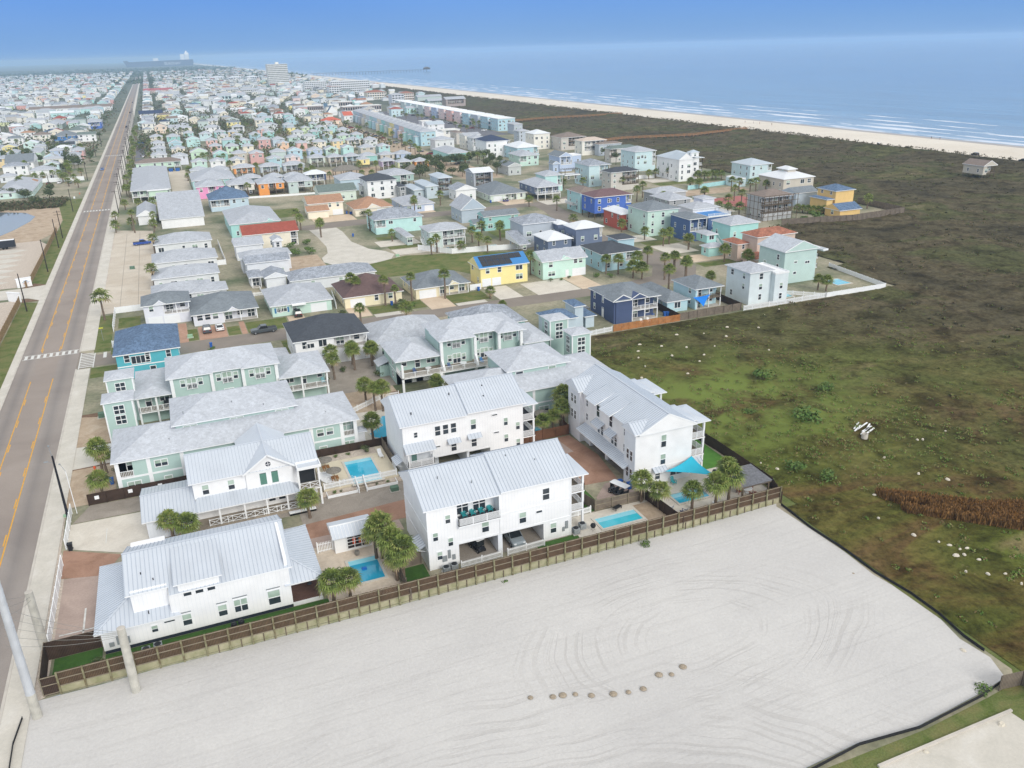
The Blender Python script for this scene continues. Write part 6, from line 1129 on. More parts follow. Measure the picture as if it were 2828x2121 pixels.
# ---- pools
WATER={}
def pool(label,x0,y0,x1,y1,z=.03,tone='33b4d6',cop=G_WALK,steps=True):
 t=thing('swimming_pool',label,'pool',((x0+x1)/2,(y0+y1)/2,z))
 m=MB(); w=.35
 for q in ((x0-w,y0-w,x1+w,y0),(x0-w,y1,x1+w,y1+w),(x0-w,y0,x0,y1),(x1,y0,x1+w,y1)): m.box(q[0],q[1],z-.02,q[2],q[3],z+.09)
 m.build('coping',[cop],t)
 wm=mat('pool_water_'+tone,lin(tone),.06,s=.5,amt=.12,spec=.6,bump=.05); mm=MB(); mm.quad((x0,y0,z+.03),(x1,y0,z+.03),(x1,y1,z+.03),(x0,y1,z+.03)); mm.build('water',[wm],t)
 if steps:
  s=MB()
  s.quad((x0,y1-1.0,z+.034),(x1,y1-1.0,z+.034),(x1,y1,z+.034),(x0,y1,z+.034)); s.build('step',[mat('pool_step',lin('8fd2e2'),.08,s=.6,amt=.05)],t)
 return t
pt=pool('largest rectangular pool on the raised beige deck with palapa umbrellas',18.4,109.6,22.6,117.4,.62)
sf=MB(); sf.quad((18.4,109.6,.654),(22.6,109.6,.654),(22.6,110.9,.654),(18.4,110.9,.654)); sf.build('tanning_shelf',[mat('pool_shelf',lin('b6dce6'),.1,s=.5,amt=.04)],pt)
pool('small deep-blue square pool behind the porch with a blue float',13.3,85.8,16.9,90.9,.03,'2c9fc4'); pool('long rectangular pool beside the grey cooler and barbecue',46.4,84.3,52.5,86.9,.03,'3fc0d4'); pool('pool under the palms beside the turquoise shade sail',59.2,85.6,64.2,88.2,.03,'35b2d2')
pool('narrow pool behind the very pale blue house',136.4,160.6,141.6,162.6,.03,'62aab8'); pool('pool at the foot of the tall sage-green house',158.5,163.5,163,168.5,.03,'55bcd8'); pool('small walled pool between the white blocks and the green townhouses',48.2,115.0,51.6,117.4,.03,'35b2d2'); pool('small pool in the white-walled yard behind the solar-panel house',92,250,97,253,.03,'6cc4cc'); pool('thin lap pool in front of the blue double-porch house',108,158.6,120,160,.03,'8fd0e4',steps=False)
t=thing('swimming_pool','curving resort lagoon pool behind the green townhouses','pool',(28,127,.03)); m=MB(); lag=[(24.6,127.2),(25.2,125.2),(27,124),(29.2,124.4),(31,125.6),(32.2,128),(31.6,131),(30.4,133.4),(28.4,133.6),(27.2,131.6),(27.6,129.6),(26.2,128.8)]
m.poly([(a,b,.07) for a,b in lag]); m.build('water',[mat('pool_water_l',lin('4fb4d6'),.06,s=.5,amt=.1,spec=.6)],t); m=MB()
for i in range(len(lag)): m.bar((*lag[i],.04),(*lag[(i+1)%len(lag)],.04),.35,.1)
m.build('coping',[G_WALK],t)
tag(MB().box(14.6,88.3,.06,15.2,88.8,.22).box(14.7,88.4,.22,15.1,88.7,.3).build('pool_float',[mat('float_blue',lin('1f6fc0'),.4)]),'small blue pool cleaner floating in the square pool','pool cleaner')
pw=bpy.data.materials.new('pond_water'); pw.use_nodes=True; pw.node_tree.nodes['Principled BSDF'].inputs['Base Color'].default_value=(*lin('66717c'),1); pw.node_tree.nodes['Principled BSDF'].inputs['Roughness'].default_value=.08
sheet('pond',[(-110,425),(-68,417),(-58,410),(-52.8,397),(-53.5,385),(-57,368),(-62,352),(-72,345),(-110,345)],pw,6)
sheet('pond_bank',[(-112,440),(-50,436),(-41.5,410),(-41.4,356),(-46,340),(-112,330)],G_SANDY,2); sheet('meadow_edge_grass',[(71.5,20),(74.4,20),(74.4,110),(73.6,110),(73.6,97),(73.2,84),(71.9,80.2),(71.4,66)],G_LAWN,3)
sheet('verge_grass',[(-41.2,170),(-37.2,170),(-37.2,247),(-40,249),(-41.2,249)],G_LAWN,3); sheet('verge_grass',[(-41.2,269),(-37.2,268.5),(-37.2,440),(-48,440),(-41.2,380)],G_LAWN,3)
sheet('mulch_bed',[(-41.2,249),(-36.9,249.4),(-40.4,253.2),(-41.4,253.2)],G_MULCH,4); sheet('mulch_bed',[(-43.5,266),(-36.9,267.8),(-40.4,271),(-41.4,270)],G_MULCH,4)
sheet('entrance_drive',[(-90,254),(-47,254.5),(-40,253.3),(-36.6,249.2),(-35.6,249),(-35.6,268.6),(-36.6,267.7),(-42,266),(-48.6,265.8),(-90,266)],G_WALK,5); sheet('caravan_park_sand',[(-110,268),(-43,268),(-42,330),(-46,340),(-110,332)],G_SHELL,2); sheet('caravan_park_sand',[(-90,170),(-42,170),(-42,252),(-90,252)],G_SHELL,2)
for k in range(7): sheet('caravan_pad',[(-90,273+k*8),(-52,273+k*8),(-47.5,276+k*8),(-52,279.3+k*8),(-90,279.3+k*8)],G_WALK,4)
# ------------------------------------------------------------------ vehicles
def carpaint(k,h): return mat('car_paint_'+k,lin(h),.22,s=3,amt=.03,spec=.6)
TYRE=mat('tyre',lin('1d1d1f'),.9); RIM=mat('rim',lin('a7abb0'),.35,metal=.6); CG=mat('car_glass',lin('1e2328'),.06,spec=.8); HL=mat('headlight',lin('e6eaee'),.1); TLm=mat('tail_light',lin('8e1e1e'),.3)
def loft(m,secs,mi=0):
 """secs: list of (x,half width,z bottom,z top) closed cross sections along x with rounded shoulder"""
 rings=[]
 for x,w,a,b in secs:
  i=len(m.v); c=min(.12,(b-a)*.3); m.v+=[(x,-w,a),(x,-w,b-c),(x,-w+c,b),(x,w-c,b),(x,w,b-c),(x,w,a)]; rings.append(i)
 for r0,r1 in zip(rings,rings[1:]):
  for k in range(6): m.f.append((r0+k,r1+k,r1+(k+1)%6,r0+(k+1)%6)); m.m.append(mi)
 for r,rev in ((rings[0],0),(rings[-1],1)): f=tuple(r+k for k in range(6)); m.f.append(f[::-1] if rev else f); m.m.append(mi)
def car(kind,label,x,y,rz,paint,group=None,cat=None,z=0,sc=1.0):
 nm={'suv':'suv','sedan':'sports_car','pickup':'pickup_truck','car':'parked_car'}[kind]; t=thing(nm,label,cat or nm.replace('_',' '),(x,y,z),rz,group); t.scale=(sc,)*3
 m=MB(); B=lambda: None
 if kind=='pickup': L=5.9; loft(m,[(-2.95,.85,.45,1.0),(-2.8,.95,.42,1.12),(-.9,.97,.40,1.12),(1.2,.97,.40,1.12),(2.5,.94,.42,1.08),(2.95,.82,.48,.95)]); cab=[(-1.0,.88,1.1,1.12),(-.75,.84,1.1,1.78),(.65,.82,1.1,1.80),(1.35,.88,1.1,1.14)]
 elif kind=='suv': L=4.7; loft(m,[(-2.35,.82,.42,.98),(-2.2,.92,.38,1.06),(1.1,.93,.38,1.06),(2.1,.90,.4,.98),(2.35,.78,.45,.85)]); cab=[(-2.2,.8,1.02,1.06),(-1.95,.76,1.02,1.60),(.35,.76,1.02,1.64),(1.15,.84,1.02,1.08)]
 else: L=4.6; loft(m,[(-2.3,.8,.38,.84),(-2.15,.9,.32,.92),(1.0,.92,.30,.86),(2.1,.88,.32,.74),(2.3,.74,.36,.62)]); cab=[(-1.7,.74,.88,.9),(-.95,.7,.88,1.26),(.1,.7,.88,1.28),(1.05,.8,.84,.88)]
 m.build('body',[paint],t,world=False)
 g=MB(); loft(g,cab); g.build('windows',[CG],t,world=False)
 r=MB(); a,b=cab[1],cab[2]; r.box(a[0]+.05,-a[1]+.08,a[3]-.01,b[0]-.02,b[1]-.08,b[3]+.03);
 for s_ in (-1,1): r.bar((a[0],s_*(a[1]-.02),a[3]-.03),(cab[0][0]+.05,s_*cab[0][1],cab[0][2]),.06,.05); r.bar((b[0],s_*(b[1]-.02),b[3]-.03),(cab[3][0],s_*cab[3][1],cab[3][3]),.05,.05)
 r.build('roof_panel',[paint],t,world=False)
 if kind=='pickup': q=MB(); q.box(-2.85,-.8,1.10,-1.05,.8,1.135); q.build('cargo_bed',[BLACK],t,world=False)
 xw=L/2-.9
 for sx_ in (-xw,xw):
  for sy in (-.84,.84):
   w=MB(); w.tube((sx_,sy-.11,.34),(sx_,sy+.11,.34),.34,n=14); wo=w.build('wheel',[TYRE],t,world=False)
   q=MB(); q.tube((sx_,sy-.125,.34),(sx_,sy+.125,.34),.2,n=10); q.build('rim',[RIM],wo,world=False)
 for s_ in (-.62,.62):
  h=MB(); zf=.78 if kind!='sedan' else .58; h.box(L/2-.12,s_-.16,zf,L/2+.01,s_+.16,zf+.12); h.build('headlight',[HL],t,world=False); h=MB(); h.box(-L/2-.01,s_-.15,zf+.02,-L/2+.1,s_+.15,zf+.2); h.build('tail_light',[TLm],t,world=False)
 return t
def golf_cart(label,x,y,rz,body,roofc,long=False,group=None,z=0):
 t=thing('golf_cart',label,'golf cart',(x,y,z),rz,group); e=.8 if long else 0
 m=MB(); loft(m,[(-1.2-e,.5,.3,.62),(-.9-e,.58,.28,.66),(-.1,.58,.28,.4),(.5,.58,.28,.4),(.8,.55,.3,.82),(1.25,.4,.34,.6)]); m.build('body',[body],t,world=False)
 for k in range(2+(1 if long else 0)): q=MB(); X=-.75+.85*k-e; q.box(X-.25,-.5,.55,X+.2,.5,.78); q.box(X-.32,-.5,.78,X-.22,.5,1.15); q.build('seat',[mat('cart_seat',lin('3a3d42'),.7)],t,world=False)
 r=MB(); loft(r,[(-1.25-e,.52,1.78,1.84),(-1.1-e,.6,1.78,1.87),(.75,.6,1.78,1.87),(.9,.5,1.78,1.83)]); r.build('canopy',[roofc],t,world=False)
 f=MB()
 for X in (-1.1-e,.75):
  for Y in (-.52,.52): f.tube((X*.95,Y,.5),(X,Y,1.8),.022,n=5)
 f.build('canopy_frame',[BLACK],t,world=False); g=MB(); g.quad((.78,-.48,.85),(.78,.48,.85),(.74,.48,1.72),(.74,-.48,1.72)); g.quad((.74,-.48,1.72),(.74,.48,1.72),(.76,.48,1.73),(.76,-.48,1.73)); g.build('windscreen',[CG],t,world=False)
 for X in (-.85-e,.82):
  for Y in (-.5,.5): w=MB(); w.tube((X,Y-.1,.25),(X,Y+.1,.25),.25,n=12); wo=w.build('wheel',[TYRE],t,world=False); w=MB(); w.tube((X,Y-.11,.25),(X,Y+.11,.25),.13,n=8); w.build('rim',[RIM],wo,world=False)
 return t
car('suv','dark grey estate car parked beside the white sports car on the brick drive',3.1,199.6,R(90),carpaint('g','50555c')); car('sedan','white sports car parked beside the dark grey estate car',6.0,200.1,R(90),carpaint('w','eceef0')); car('pickup','dark grey pickup truck with ladder rack parked along the side street',15.3,192.7,R(183),carpaint('dg','4d5358'))
car('pickup','blue pickup truck in the roadside car park',-11.2,313.3,R(5),carpaint('b','2b4c9a')); car('suv','silver-grey car parked under the white front block behind pickets',34.4,86.9,R(-90),carpaint('sg','8f999f')); golf_cart('black golf cart with white roof under the white front block',29.4,86.8,R(-78),carpaint('k','24262b'),PIPE)
golf_cart('long white-roofed golf cart parked beside the grey fence',52.6,91.9,R(112),carpaint('k','24262b'),PIPE,True); car('suv','black jeep under the carport awning of the mint house',24.6,202.6,R(90),carpaint('k2','2a2b2d')); car('pickup','white pickup truck on the brick lane behind the slate tall house',141,352,R(8),carpaint('w','eceef0'))
car('sedan','blue car driving away on the main road',-33.4,552,R(-90),carpaint('bl','5a79b8'),cat='car'); car('suv','dark car far along the main road, nearest of three',-26,892,R(90),carpaint('dk','35383f'),cat='car'); car('suv','dark car far along the main road, middle of three',-26,1130,R(90),carpaint('dk','35383f'),cat='car'); car('suv','dark car far along the main road, farthest of three',-26.5,1390,R(90),carpaint('dk','35383f'),cat='car')
car('car','pale car under the blue double-porch house by the road, left one',-11.0,608,R(90),carpaint('w','eceef0'),cat='car'); car('car','pale car under the blue double-porch house by the road, right one',-6.5,607,R(90),carpaint('w','eceef0'),cat='car')
rn=random.Random(11); pc=['2b2d33','8f9399','eceef0','7a2730','3a4a66','b9bcc0']
nm_={'2b2d33':'black','8f9399':'grey','eceef0':'white','7a2730':'maroon','3a4a66':'navy','b9bcc0':'silver'}
for k in range(16):
 c=pc[k%6]; car('suv' if k%2 else 'car',f'{nm_[c]} car parked in front of the pastel terrace, {ordn(k+1)} from the near end',153.5+rn.uniform(-1,1),455+k*19+rn.uniform(-4,4),R(rn.choice([0,180,10])),carpaint(c,c),'cars in front of the pastel terrace','car')
for k in range(14):
 c=pc[(k+2)%6]; car('car',f'{nm_[c]} car in the flat-roofed terrace car park, {ordn(k+1)} from the near end',238+rn.uniform(-1,1),640+k*20+rn.uniform(-5,5),R(rn.choice([0,180])),carpaint(c,c),'cars in the terrace car park','car')
for k,(x,y) in enumerate([(-47,500),(-52,503),(-57,502),(-62,500),(-68,498)]): c=pc[(k+1)%6]; car('car',f'{nm_[c]} car under the palms west of the road, {ordn(k+1)} from the road',x,y,R(85),carpaint(c,c),'cars under the palms west of the road','car')
golf_cart('golf cart driving on the beach',398,392,R(70),carpaint('k','24262b'),PIPE); car('suv','dark jeep parked at the dune edge of the beach',404,330,R(80),carpaint('dk','35383f'),cat='car'); car('suv','second dark jeep parked along the dune line',402,300,R(85),carpaint('k2','2a2b2d'),cat='car')
golf_cart('dark golf cart between slate-roofed house and navy house',88.2,171,R(90),carpaint('k','24262b'),carpaint('k','24262b')); golf_cart('purple golf cart on the drive of the pale green garage house',131,328,R(0),carpaint('pu','5b4ea0'),PIPE)
t=thing('enclosed_trailer','long black enclosed trailer on a caravan pad','trailer',(-58,330,0),R(4)); MB().box(-6,-1.2,.6,6,1.2,3.0).build('box',[mat('trailer_black',lin('2b2f38'),.5)],t,world=False); MB().box(-5.9,-1.1,3.01,5.9,1.1,3.06).build('roof',[TRIM],t,world=False)
for X in (2.2,3.2): w=MB(); w.tube((X,-1.25,.4),(X,-1.0,.4),.4,n=12); w.tube((X,1.0,.4),(X,1.25,.4),.4,n=12); w.build('wheel',[TYRE],t,world=False)
# ------------------------------------------------------------------ street things
POLEB=mat('creosote_pole',lin('3b3532'),.9,s=2,amt=.3); POLEC=mat('concrete_pole',lin('c2bfb5'),.85,s=1.2,amt=.22,bump=.1); STEEL=mat('galvanised_steel',lin('c9cdd2'),.5,s=.7,amt=.12,metal=.2); WIRE=mat('wire',lin('8d8d88'),.6); GREY=mat('grey_metal',lin('8f9599'),.5)
def upole(x,y,h,label,arms=2,group=None):
 t=thing('utility_pole',label,'utility pole',(x,y,0),0,group); MB().tube((0,0,0),(0,0,h),.17,.11,8).build('pole',[POLEB],t,world=False)
 for k in range(arms): MB().box(-1.3,-.06,h-.5-k*1.0,1.0,.06,h-.40-k*1.0).build('crossarm',[POLEB],t,world=False)
 return t
for k in range(30): upole(-20.5+.3*math.sin(k*2.1),386+k*22.0+(k%3)*3,9.5+(k%4)*.6,f'dark utility pole right of the main road, {ordn(k+1)} from the near end of the row',2 if k%3 else 1,'utility poles right of the road')
for k,(x,y,h,a) in enumerate([(-38.9,239.3,10,0),(-38.1,285,10,0),(-38.1,322.7,10,0),(-38.2,340.5,10,2),(-38.9,402,9.5,0),(-53.3,470,9,0),(-38.8,507,9.5,0),(-40.4,632,9.5,0),(-40.3,714,9.5,0)]): upole(x,y,h,f'dark utility pole left of the main road, {ordn(k+1)} from the near end',a,'utility poles left of the road')
t=thing('street_light','black street light pole by the pavement next to the drive gate','street light',(-20.6,118.1,0)); MB().tube((0,0,0),(0,0,10.0),.19,.12,10).build('pole',[mat('black_pole',lin('22242b'),.6)],t,world=False); MB().tube((-.05,0,10),(-.15,.1,11.3),.04).lathe([(.0,0),(.13,.08),(.15,.2),(.05,.3)],(-.17,.1,11.3)).build('antenna',[GREY],t,world=False); MB().bar((0,0,8.9),(-.8,.1,9.2),.05,.05).box(-1.2,0,9.15,-.7,.2,9.28).build('lamp_arm',[GREY],t,world=False)
t=thing('conduit_pole','thin white conduit pole beside the black street light','pole',(-19.6,119.4,0)); MB().tube((0,0,0),(-.1,0,6.8),.055,.05,7).build('pole',[PIPE],t,world=False); MB().tube((-.1,0,6.8),(-.6,.2,7.9),.03,.03,6).lathe([(.05,0),(.16,.1),(.05,.25)],(-.65,.2,7.8)).build('camera_head',[GREY],t,world=False)
t=thing('concrete_pole','tall leaning concrete and steel transmission pole at the lower left','utility pole',(-20.5,77.3,-.3)); MB().tube((0,0,0),(0,0,3.2),.47,.45,16).build('base',[POLEC],t,world=False); sm2=MB()
for k in range(6): sm2.tube((0,0,3.2+k*4),(0,0,7.2+k*4),.43-k*.025,.405-k*.025,16); sm2.tube((0,0,3.15+k*4),(0,0,3.3+k*4),.45-k*.025,.45-k*.025,16)
sm2.build('steel_shaft',[STEEL],t,world=False)
for n_,(x,y,h,l) in enumerate([(-11.5,77.4,8.0,'weathered concrete stub pole standing in the sand by the fence'),(-20.9,88.6,7.4,'stained concrete stub pole in the gravel verge beside the drive gate')]):
 t=thing('concrete_pole',l,'utility pole',(x,y,-.3 if n_==0 else 0)); MB().tube((0,0,0),(0,0,h),.47,.40,16).build('pole',[POLEC],t,world=False); MB().lathe([(.41,0),(.3,.04),(.15,.05)],(0,0,h),14).build('cap',[CONC],t,world=False)
m=MB()
def wire(a,b,sag=.6,n=8):
 pr=None
 for k in range(n+1):
  u=k/n; p=Vector(a).lerp(Vector(b),u)-Vector((0,0,sag*4*u*(1-u)))
  if pr: m.tube(pr,p,.016,.016,4,cap=False)
  pr=p
for k in range(5): wire((-20.9-.1*k,77.4,13.2-k*1.1),(-11.6,77.4,7.2-k*.12),.5)
for k in range(3): wire((-20.8,88.6,7.2-k*.4),(-20.8,77.5,14-k),.3)
tag(m.build('overhead_cable',[WIRE]),'thin overhead cables strung between the concrete poles','cable')
def hydrant(x,y,label):
 t=thing('fire_hydrant',label,'hydrant',(x,y,0)); h=mat('hydrant_orange',lin('e8663c'),.5); MB().lathe([(.2,0),(.2,.05),(.12,.06),(.12,.45),(.17,.47),(.17,.52),(.12,.6),(.05,.7)],n=12).build('body',[h],t,world=False); MB().tube((-.24,0,.38),(.24,0,.38),.07,n=8).build('nozzle',[h],t,world=False)
hydrant(-17.9,133.2,'orange fire hydrant in the sandy verge'); hydrant(-39.5,455,'small orange hydrant left of the road')
TXT=mat('sign_text_grey',lin('6c6f8c'),.7); TXB=mat('sign_text_blue',lin('3f7fae'),.7); TXR=mat('sign_text_red',lin('c9434c'),.7);
def text(s,size,mt,parent,loc,rot,name='lettering',shear=.0,ext=.004):
 c=bpy.data.curves.new(name,'FONT'); c.body=s; c.size=size; c.extrude=ext; c.align_x='CENTER'; c.align_y='CENTER'; c.shear=shear
 tmp=bpy.data.objects.new('t',c); COL.objects.link(tmp); dg=bpy.context.evaluated_depsgraph_get(); dg.update(); me=bpy.data.meshes.new_from_object(tmp.evaluated_get(dg)); bpy.data.objects.remove(tmp)
 me.materials.clear(); me.materials.append(mt); o=bpy.data.objects.new(name,me); COL.objects.link(o); o.parent=parent; o.location=loc; o.rotation_euler=rot; return o
t=thing('resort_sign','white arched resort sign on two posts beside the palm trees','sign',(-15.9,137.6,0),R(-1)); b=MB(); pts=[(-1.7,.95),(1.7,.95),(1.9,1.1),(1.8,1.75),(.9,2.0),(0,2.08),(-.9,2.0),(-1.8,1.75),(-1.9,1.1)]; b.prism(pts,'y',-.06,.06); b.build('panel',[TRIM],t,world=False)
for X in (-1.6,1.5): MB().box(X-.09,-.09,0,X+.09,.09,1.3).build('post',[TRIM],t,world=False)
text('The Mirador',.58,TXT,t,(-.25,-.07,1.52),(R(90),0,0),shear=.3); MB().prism([(1.0,1.68),(1.65,1.68),(1.6,1.8),(1.35,1.9),(1.1,1.82)],'y',-.075,-.062).build('emblem',[mat('emblem_maroon',lin('7d3c4a'),.6)],t,world=False); MB().box(-2.0,-.1,.72,-1.35,-.03,.95).build('blue_plate',[mat('plate_blue',lin('5a78c8'),.6)],t,world=False)
t=thing('entrance_wall','white curved entrance wall with blue and red logo left of the road','wall',(-42.5,268,0),R(16)); MB().box(-1.9,-.3,0,1.9,.3,2.5).build('wall',[TRIM],t,world=False); MB().box(-2.05,-.4,2.5,2.05,.4,2.65).build('coping',[TRIM],t,world=False)
text('Blue Water',.42,TXB,t,(.5,-.31,1.35),(R(90),0,0),shear=.25); text('RV RESORT',.3,TXR,t,(.5,-.31,.98),(R(90),0,0)); MB().prism([(-.2,1.65),(1.2,1.6),(.8,1.75),(.55,2.0),(.4,1.78),(.1,1.85)],'y',-.315,-.305).build('wave_emblem',[TXB],t,world=False)
t=thing('entrance_wall','plain white entrance wall on the near side of the drive','wall',(-43,251.4,0),R(-40)); MB().box(-2.0,-.3,0,2.0,.3,2.4).build('wall',[TRIM],t,world=False); MB().box(-2.15,-.4,2.4,2.15,.4,2.55).build('coping',[TRIM],t,world=False)
for k,x in enumerate((-16.9,-12.4,-8.3)):
 t=thing('notice_sign',['small white notice on the dark fence, left one','small white notice on the dark fence, middle one','small white notice on the dark fence, right one'][k],'sign',(x,121.02,1.1)); MB().box(-.3,-.03,-.28,.3,.0,.28).build('plate',[TRIM],t,world=False)
GREENB=mat('utility_green',lin('5e7a68'),.7); LGREEN=mat('pale_green_box',lin('9cc0a0'),.7); BINB=mat('bin_blue',lin('2c5fae'),.5); DUMP=mat('dumpster_blue',lin('2e62a8'),.6,s=2,amt=.2)
def ubox(x,y,label,mt=GREENB,s=1): t=thing('utility_box',label,'utility box',(x,y,0)); MB().box(-.7*s,-.55*s,.08,.7*s,.55*s,.8*s).box(-.72*s,-.57*s,.8*s,.72*s,.57*s,.87*s).build('cabinet',[mt],t,world=False); MB().box(-.9*s,-.75*s,0,.9*s,.75*s,.08).build('pad',[CONC],t,world=False)
ubox(-17.6,155.5,'green transformer box in the sandy verge by the lookout towers'); ubox(-14,276,'green transformer box in the roadside car park'); ubox(-.8,196.6,'pale green utility box on the lawn by the lilac-white house',LGREEN,.8); ubox(-21,119,'pale green cable pedestal at the foot of the street light',LGREEN,.4); ubox(23.6,106.5,'green utility bin at the left corner of the white front block',GREENB,.8); ubox(63.5,252.3,'green box at the edge of the cul-de-sac',LGREEN,.8)
def bin_(x,y,label,mt=BINB,g=None,z=0): t=thing('wheelie_bin',label,'bin',(x,y,z),0,g); m=MB(); m.prism([(-.24,0),(.24,0),(.3,.95),(-.3,.95)],'y',-.28,.28); m.build('body',[mt],t,world=False); MB().box(-.33,-.33,.95,.33,.33,1.03).build('lid',[mt],t,world=False); w=MB(); w.tube((-.3,.28,.1),(.3,.28,.1),.1,n=8); w.build('wheel',[TYRE],t,world=False)
for l,x,y in [('blue bin in front of the brown-roofed cream house',48,200.6),('blue bin beside the yellow house garage',72.5,203),('blue bin by the mint portico house',104.8,205.2),('blue bin on the lawn strip by the cul-de-sac',57.6,290),('blue bin at the stair of the pale mint house',74.6,257.5),('navy bin beside the golf cart and the carport',54.2,93.6),('blue bin under the awning of the carport block',55.0,92.4),('blue bin behind the turquoise corner house',3.2,187.4),('blue bin between the navy and blue sail houses, left one',104.3,161.4),('blue bin between the navy and blue sail houses, right one',104.95,161.2),('black bin beside the concrete forecourt gate',-19.7,109.2),('blue bin by the pale green garage house',124.6,329),('blue bin by the cream two-storey house',64.9,335),('blue bin behind the white wall near the lagoon',-15.2,126.9)]: bin_(x,y,l,BLACK if l.startswith('black') else BINB)
for k in range(5): bin_(66+k*.7,333.2,['blue bin in a row of five by the cream garage, leftmost','blue bin in a row of five by the cream garage, second','blue bin in a row of five by the cream garage, middle','blue bin in a row of five by the cream garage, fourth','blue bin in a row of five by the cream garage, rightmost'][k],g='row of blue bins')
for k,(x,l) in enumerate([(3.6,'blue dumpster behind the green motel, left one'),(7.2,'blue dumpster behind the green motel, right one')]):
 t=thing('dumpster',l,'dumpster',(x,520.5,0)); MB().prism([(-1,0),(1,0),(1.15,1.5),(-1.15,1.5)],'y',-.8,.8).build('body',[DUMP],t,world=False); MB().box(-1.2,-.85,1.5,1.2,.85,1.6).build('lid',[DUMP],t,world=False)
for k,(x,l) in enumerate([(-14.2,'blue dumpster at the end of the dark car park, left one'),(-11.8,'blue dumpster at the end of the dark car park, right one')]):
 t=thing('dumpster',l,'dumpster',(x,703,0)); MB().prism([(-1,0),(1,0),(1.15,1.5),(-1.15,1.5)],'y',-.8,.8).build('body',[DUMP],t,world=False); MB().box(-1.2,-.85,1.5,1.2,.85,1.6).build('lid',[DUMP],t,world=False)
t=thing('sign_post','small yellow street name sign at the zebra crossing corner','sign',(-19.4,203.6,0)); MB().tube((0,0,0),(0,0,2.9),.04,.04,6).build('post',[GREY],t,world=False); MB().box(-.45,-.02,2.9,.45,.02,3.15).build('plate',[mat('sign_yellow',lin('d8d84a'),.6)],t,world=False)
t=thing('sign_post','white speed sign on a post left of the road','sign',(-39.6,427,0)); MB().tube((0,0,0),(0,0,2.2),.04,.04,6).build('post',[GREY],t,world=False); MB().box(-.35,-.02,2.0,.35,.02,2.9).build('plate',[TRIM],t,world=False)
def ac(x,y,label,z=0): t=thing('air_conditioner',label,'air conditioner',(x,y,z)); a=mat('ac_grey',lin('9aa0a3'),.6,s=4,amt=.2); MB().box(-.42,-.42,.08,.42,.42,.85).build('casing',[a],t,world=False); MB().lathe([(.36,.0),(.36,.05),(.3,.06),(.12,.06),(.1,.09)],(0,0,.85),14).build('fan_grille',[BLACK],t,world=False); MB().box(-.55,-.55,0,.55,.55,.08).build('pad',[CONC],t,world=False)
for x,y,l in [(-10.4,82.6,'rusty air conditioner left of two by the stub pole'),(-9.2,82.9,'rusty air conditioner right of two by the stub pole'),(24.1,83.6,'grey air conditioner left of two at the white front block'),(25.2,83.8,'grey air conditioner right of two at the white front block'),(42.6,84.9,'shorter grey air conditioner by the long pool'),(43.9,85.6,'taller grey air conditioner by the long pool'),(124.6,160.2,'pale air conditioner, front one beside the pale blue house'),(124.6,162.6,'pale air conditioner, rear one beside the pale blue house')]: ac(x,y,l)
def grill(x,y,label): t=thing('barbecue',label,'barbecue',(x,y,0)); MB().lathe([(.05,.35),(.3,.5),(.38,.75),(.3,.98),(.05,1.08)],n=12).build('bowl',[BLACK],t,world=False); m=MB(); [m.tube((0,0,.45),(.3*math.cos(k*2.1),.3*math.sin(k*2.1),0),.02,n=5) for k in range(3)]; m.build('leg',[BLACK],t,world=False)
grill(45.0,84.6,'black covered barbecue at the corner of the long pool'); grill(-1.2,82.9,'black round barbecue on the turf strip, left one'); grill(-.4,83.1,'black round barbecue on the turf strip, right one'); grill(68.4,90.4,'black covered barbecue by the right white block');
def adir(x,y,rz,label,h='3aa7b0',z=0,g=None,sc=1):
 t=thing('adirondack_chair',label,'chair',(x,y,z),rz,g); t.scale=(sc,)*3; mt=mat('chair_'+h,lin(h),.6); m=MB(); m.bar((-.3,0,.36),(.3,0,.28),.55,.03)
 m.build('seat',[mt],t,world=False); b=MB()
 for k in range(5): b.bar((-.28,-.22+k*.11,.3),(-.62,-.24+k*.12,1.0-abs(k-2)*.05),.09,.02)
 b.build('backrest',[mt],t,world=False)
 for s_ in (-1,1):
  l=MB(); l.bar((.3,s_*.28,.0),(.28,s_*.28,.52),.06,.05); l.build('leg',[mt],t,world=False); l=MB(); l.bar((-.4,s_*.28,.0),(-.2,s_*.28,.45),.06,.05); l.build('leg',[mt],t,world=False); a=MB(); a.bar((-.35,s_*.32,.52),(.36,s_*.32,.55),.12,.025); a.build('armrest',[mt],t,world=False)
 return t
for a in [(61.6,90.9,R(-90),'turquoise adirondack chair against the white wall by the sail'),(58.2,83.2,R(120),'navy blue adirondack chair by the fence','2a3f6c'),(56.9,84.6,R(150),'white adirondack chair beside the navy one','eef0f1'),(63.6,83.4,R(120),'white adirondack chair behind the squat plant','eef0f1'),(139.4,164,R(-90),'turquoise chair at the narrow pool, left one','4fb4c6'),(141,164,R(-90),'turquoise chair at the narrow pool, right one','4fb4c6'),(-16.6,172.2,R(0),'white adirondack chair in the corner yard','eef0f1'),(-15.4,173.4,R(-90),'bright blue adirondack chair in the corner yard','41a6c8'),(-14.4,171.6,R(180),'teal adirondack chair in the corner yard','3f9aa0'),(102,163.0,R(-90),'blue adirondack chair under the navy house porch','2d6cc0'),(96.8,159.2,R(-90),'white patio chair under the navy house porch, left one','eef0f1'),(98.6,159.2,R(-90),'white patio chair under the navy house porch, right one','eef0f1'),(81,254.5,R(0),'blue chair in the white-walled yard','5b8fc0'),(83.5,254.5,R(180),'white chair in the white-walled yard','eef0f1')]: adir(*a)
for k in range(4): adir(27.6+k*1.15,86.2,R(-90),f'teal bar chair on the upper balcony, {ordn(k+1)} from the left','2f9aa0',5.62,'teal balcony chairs')
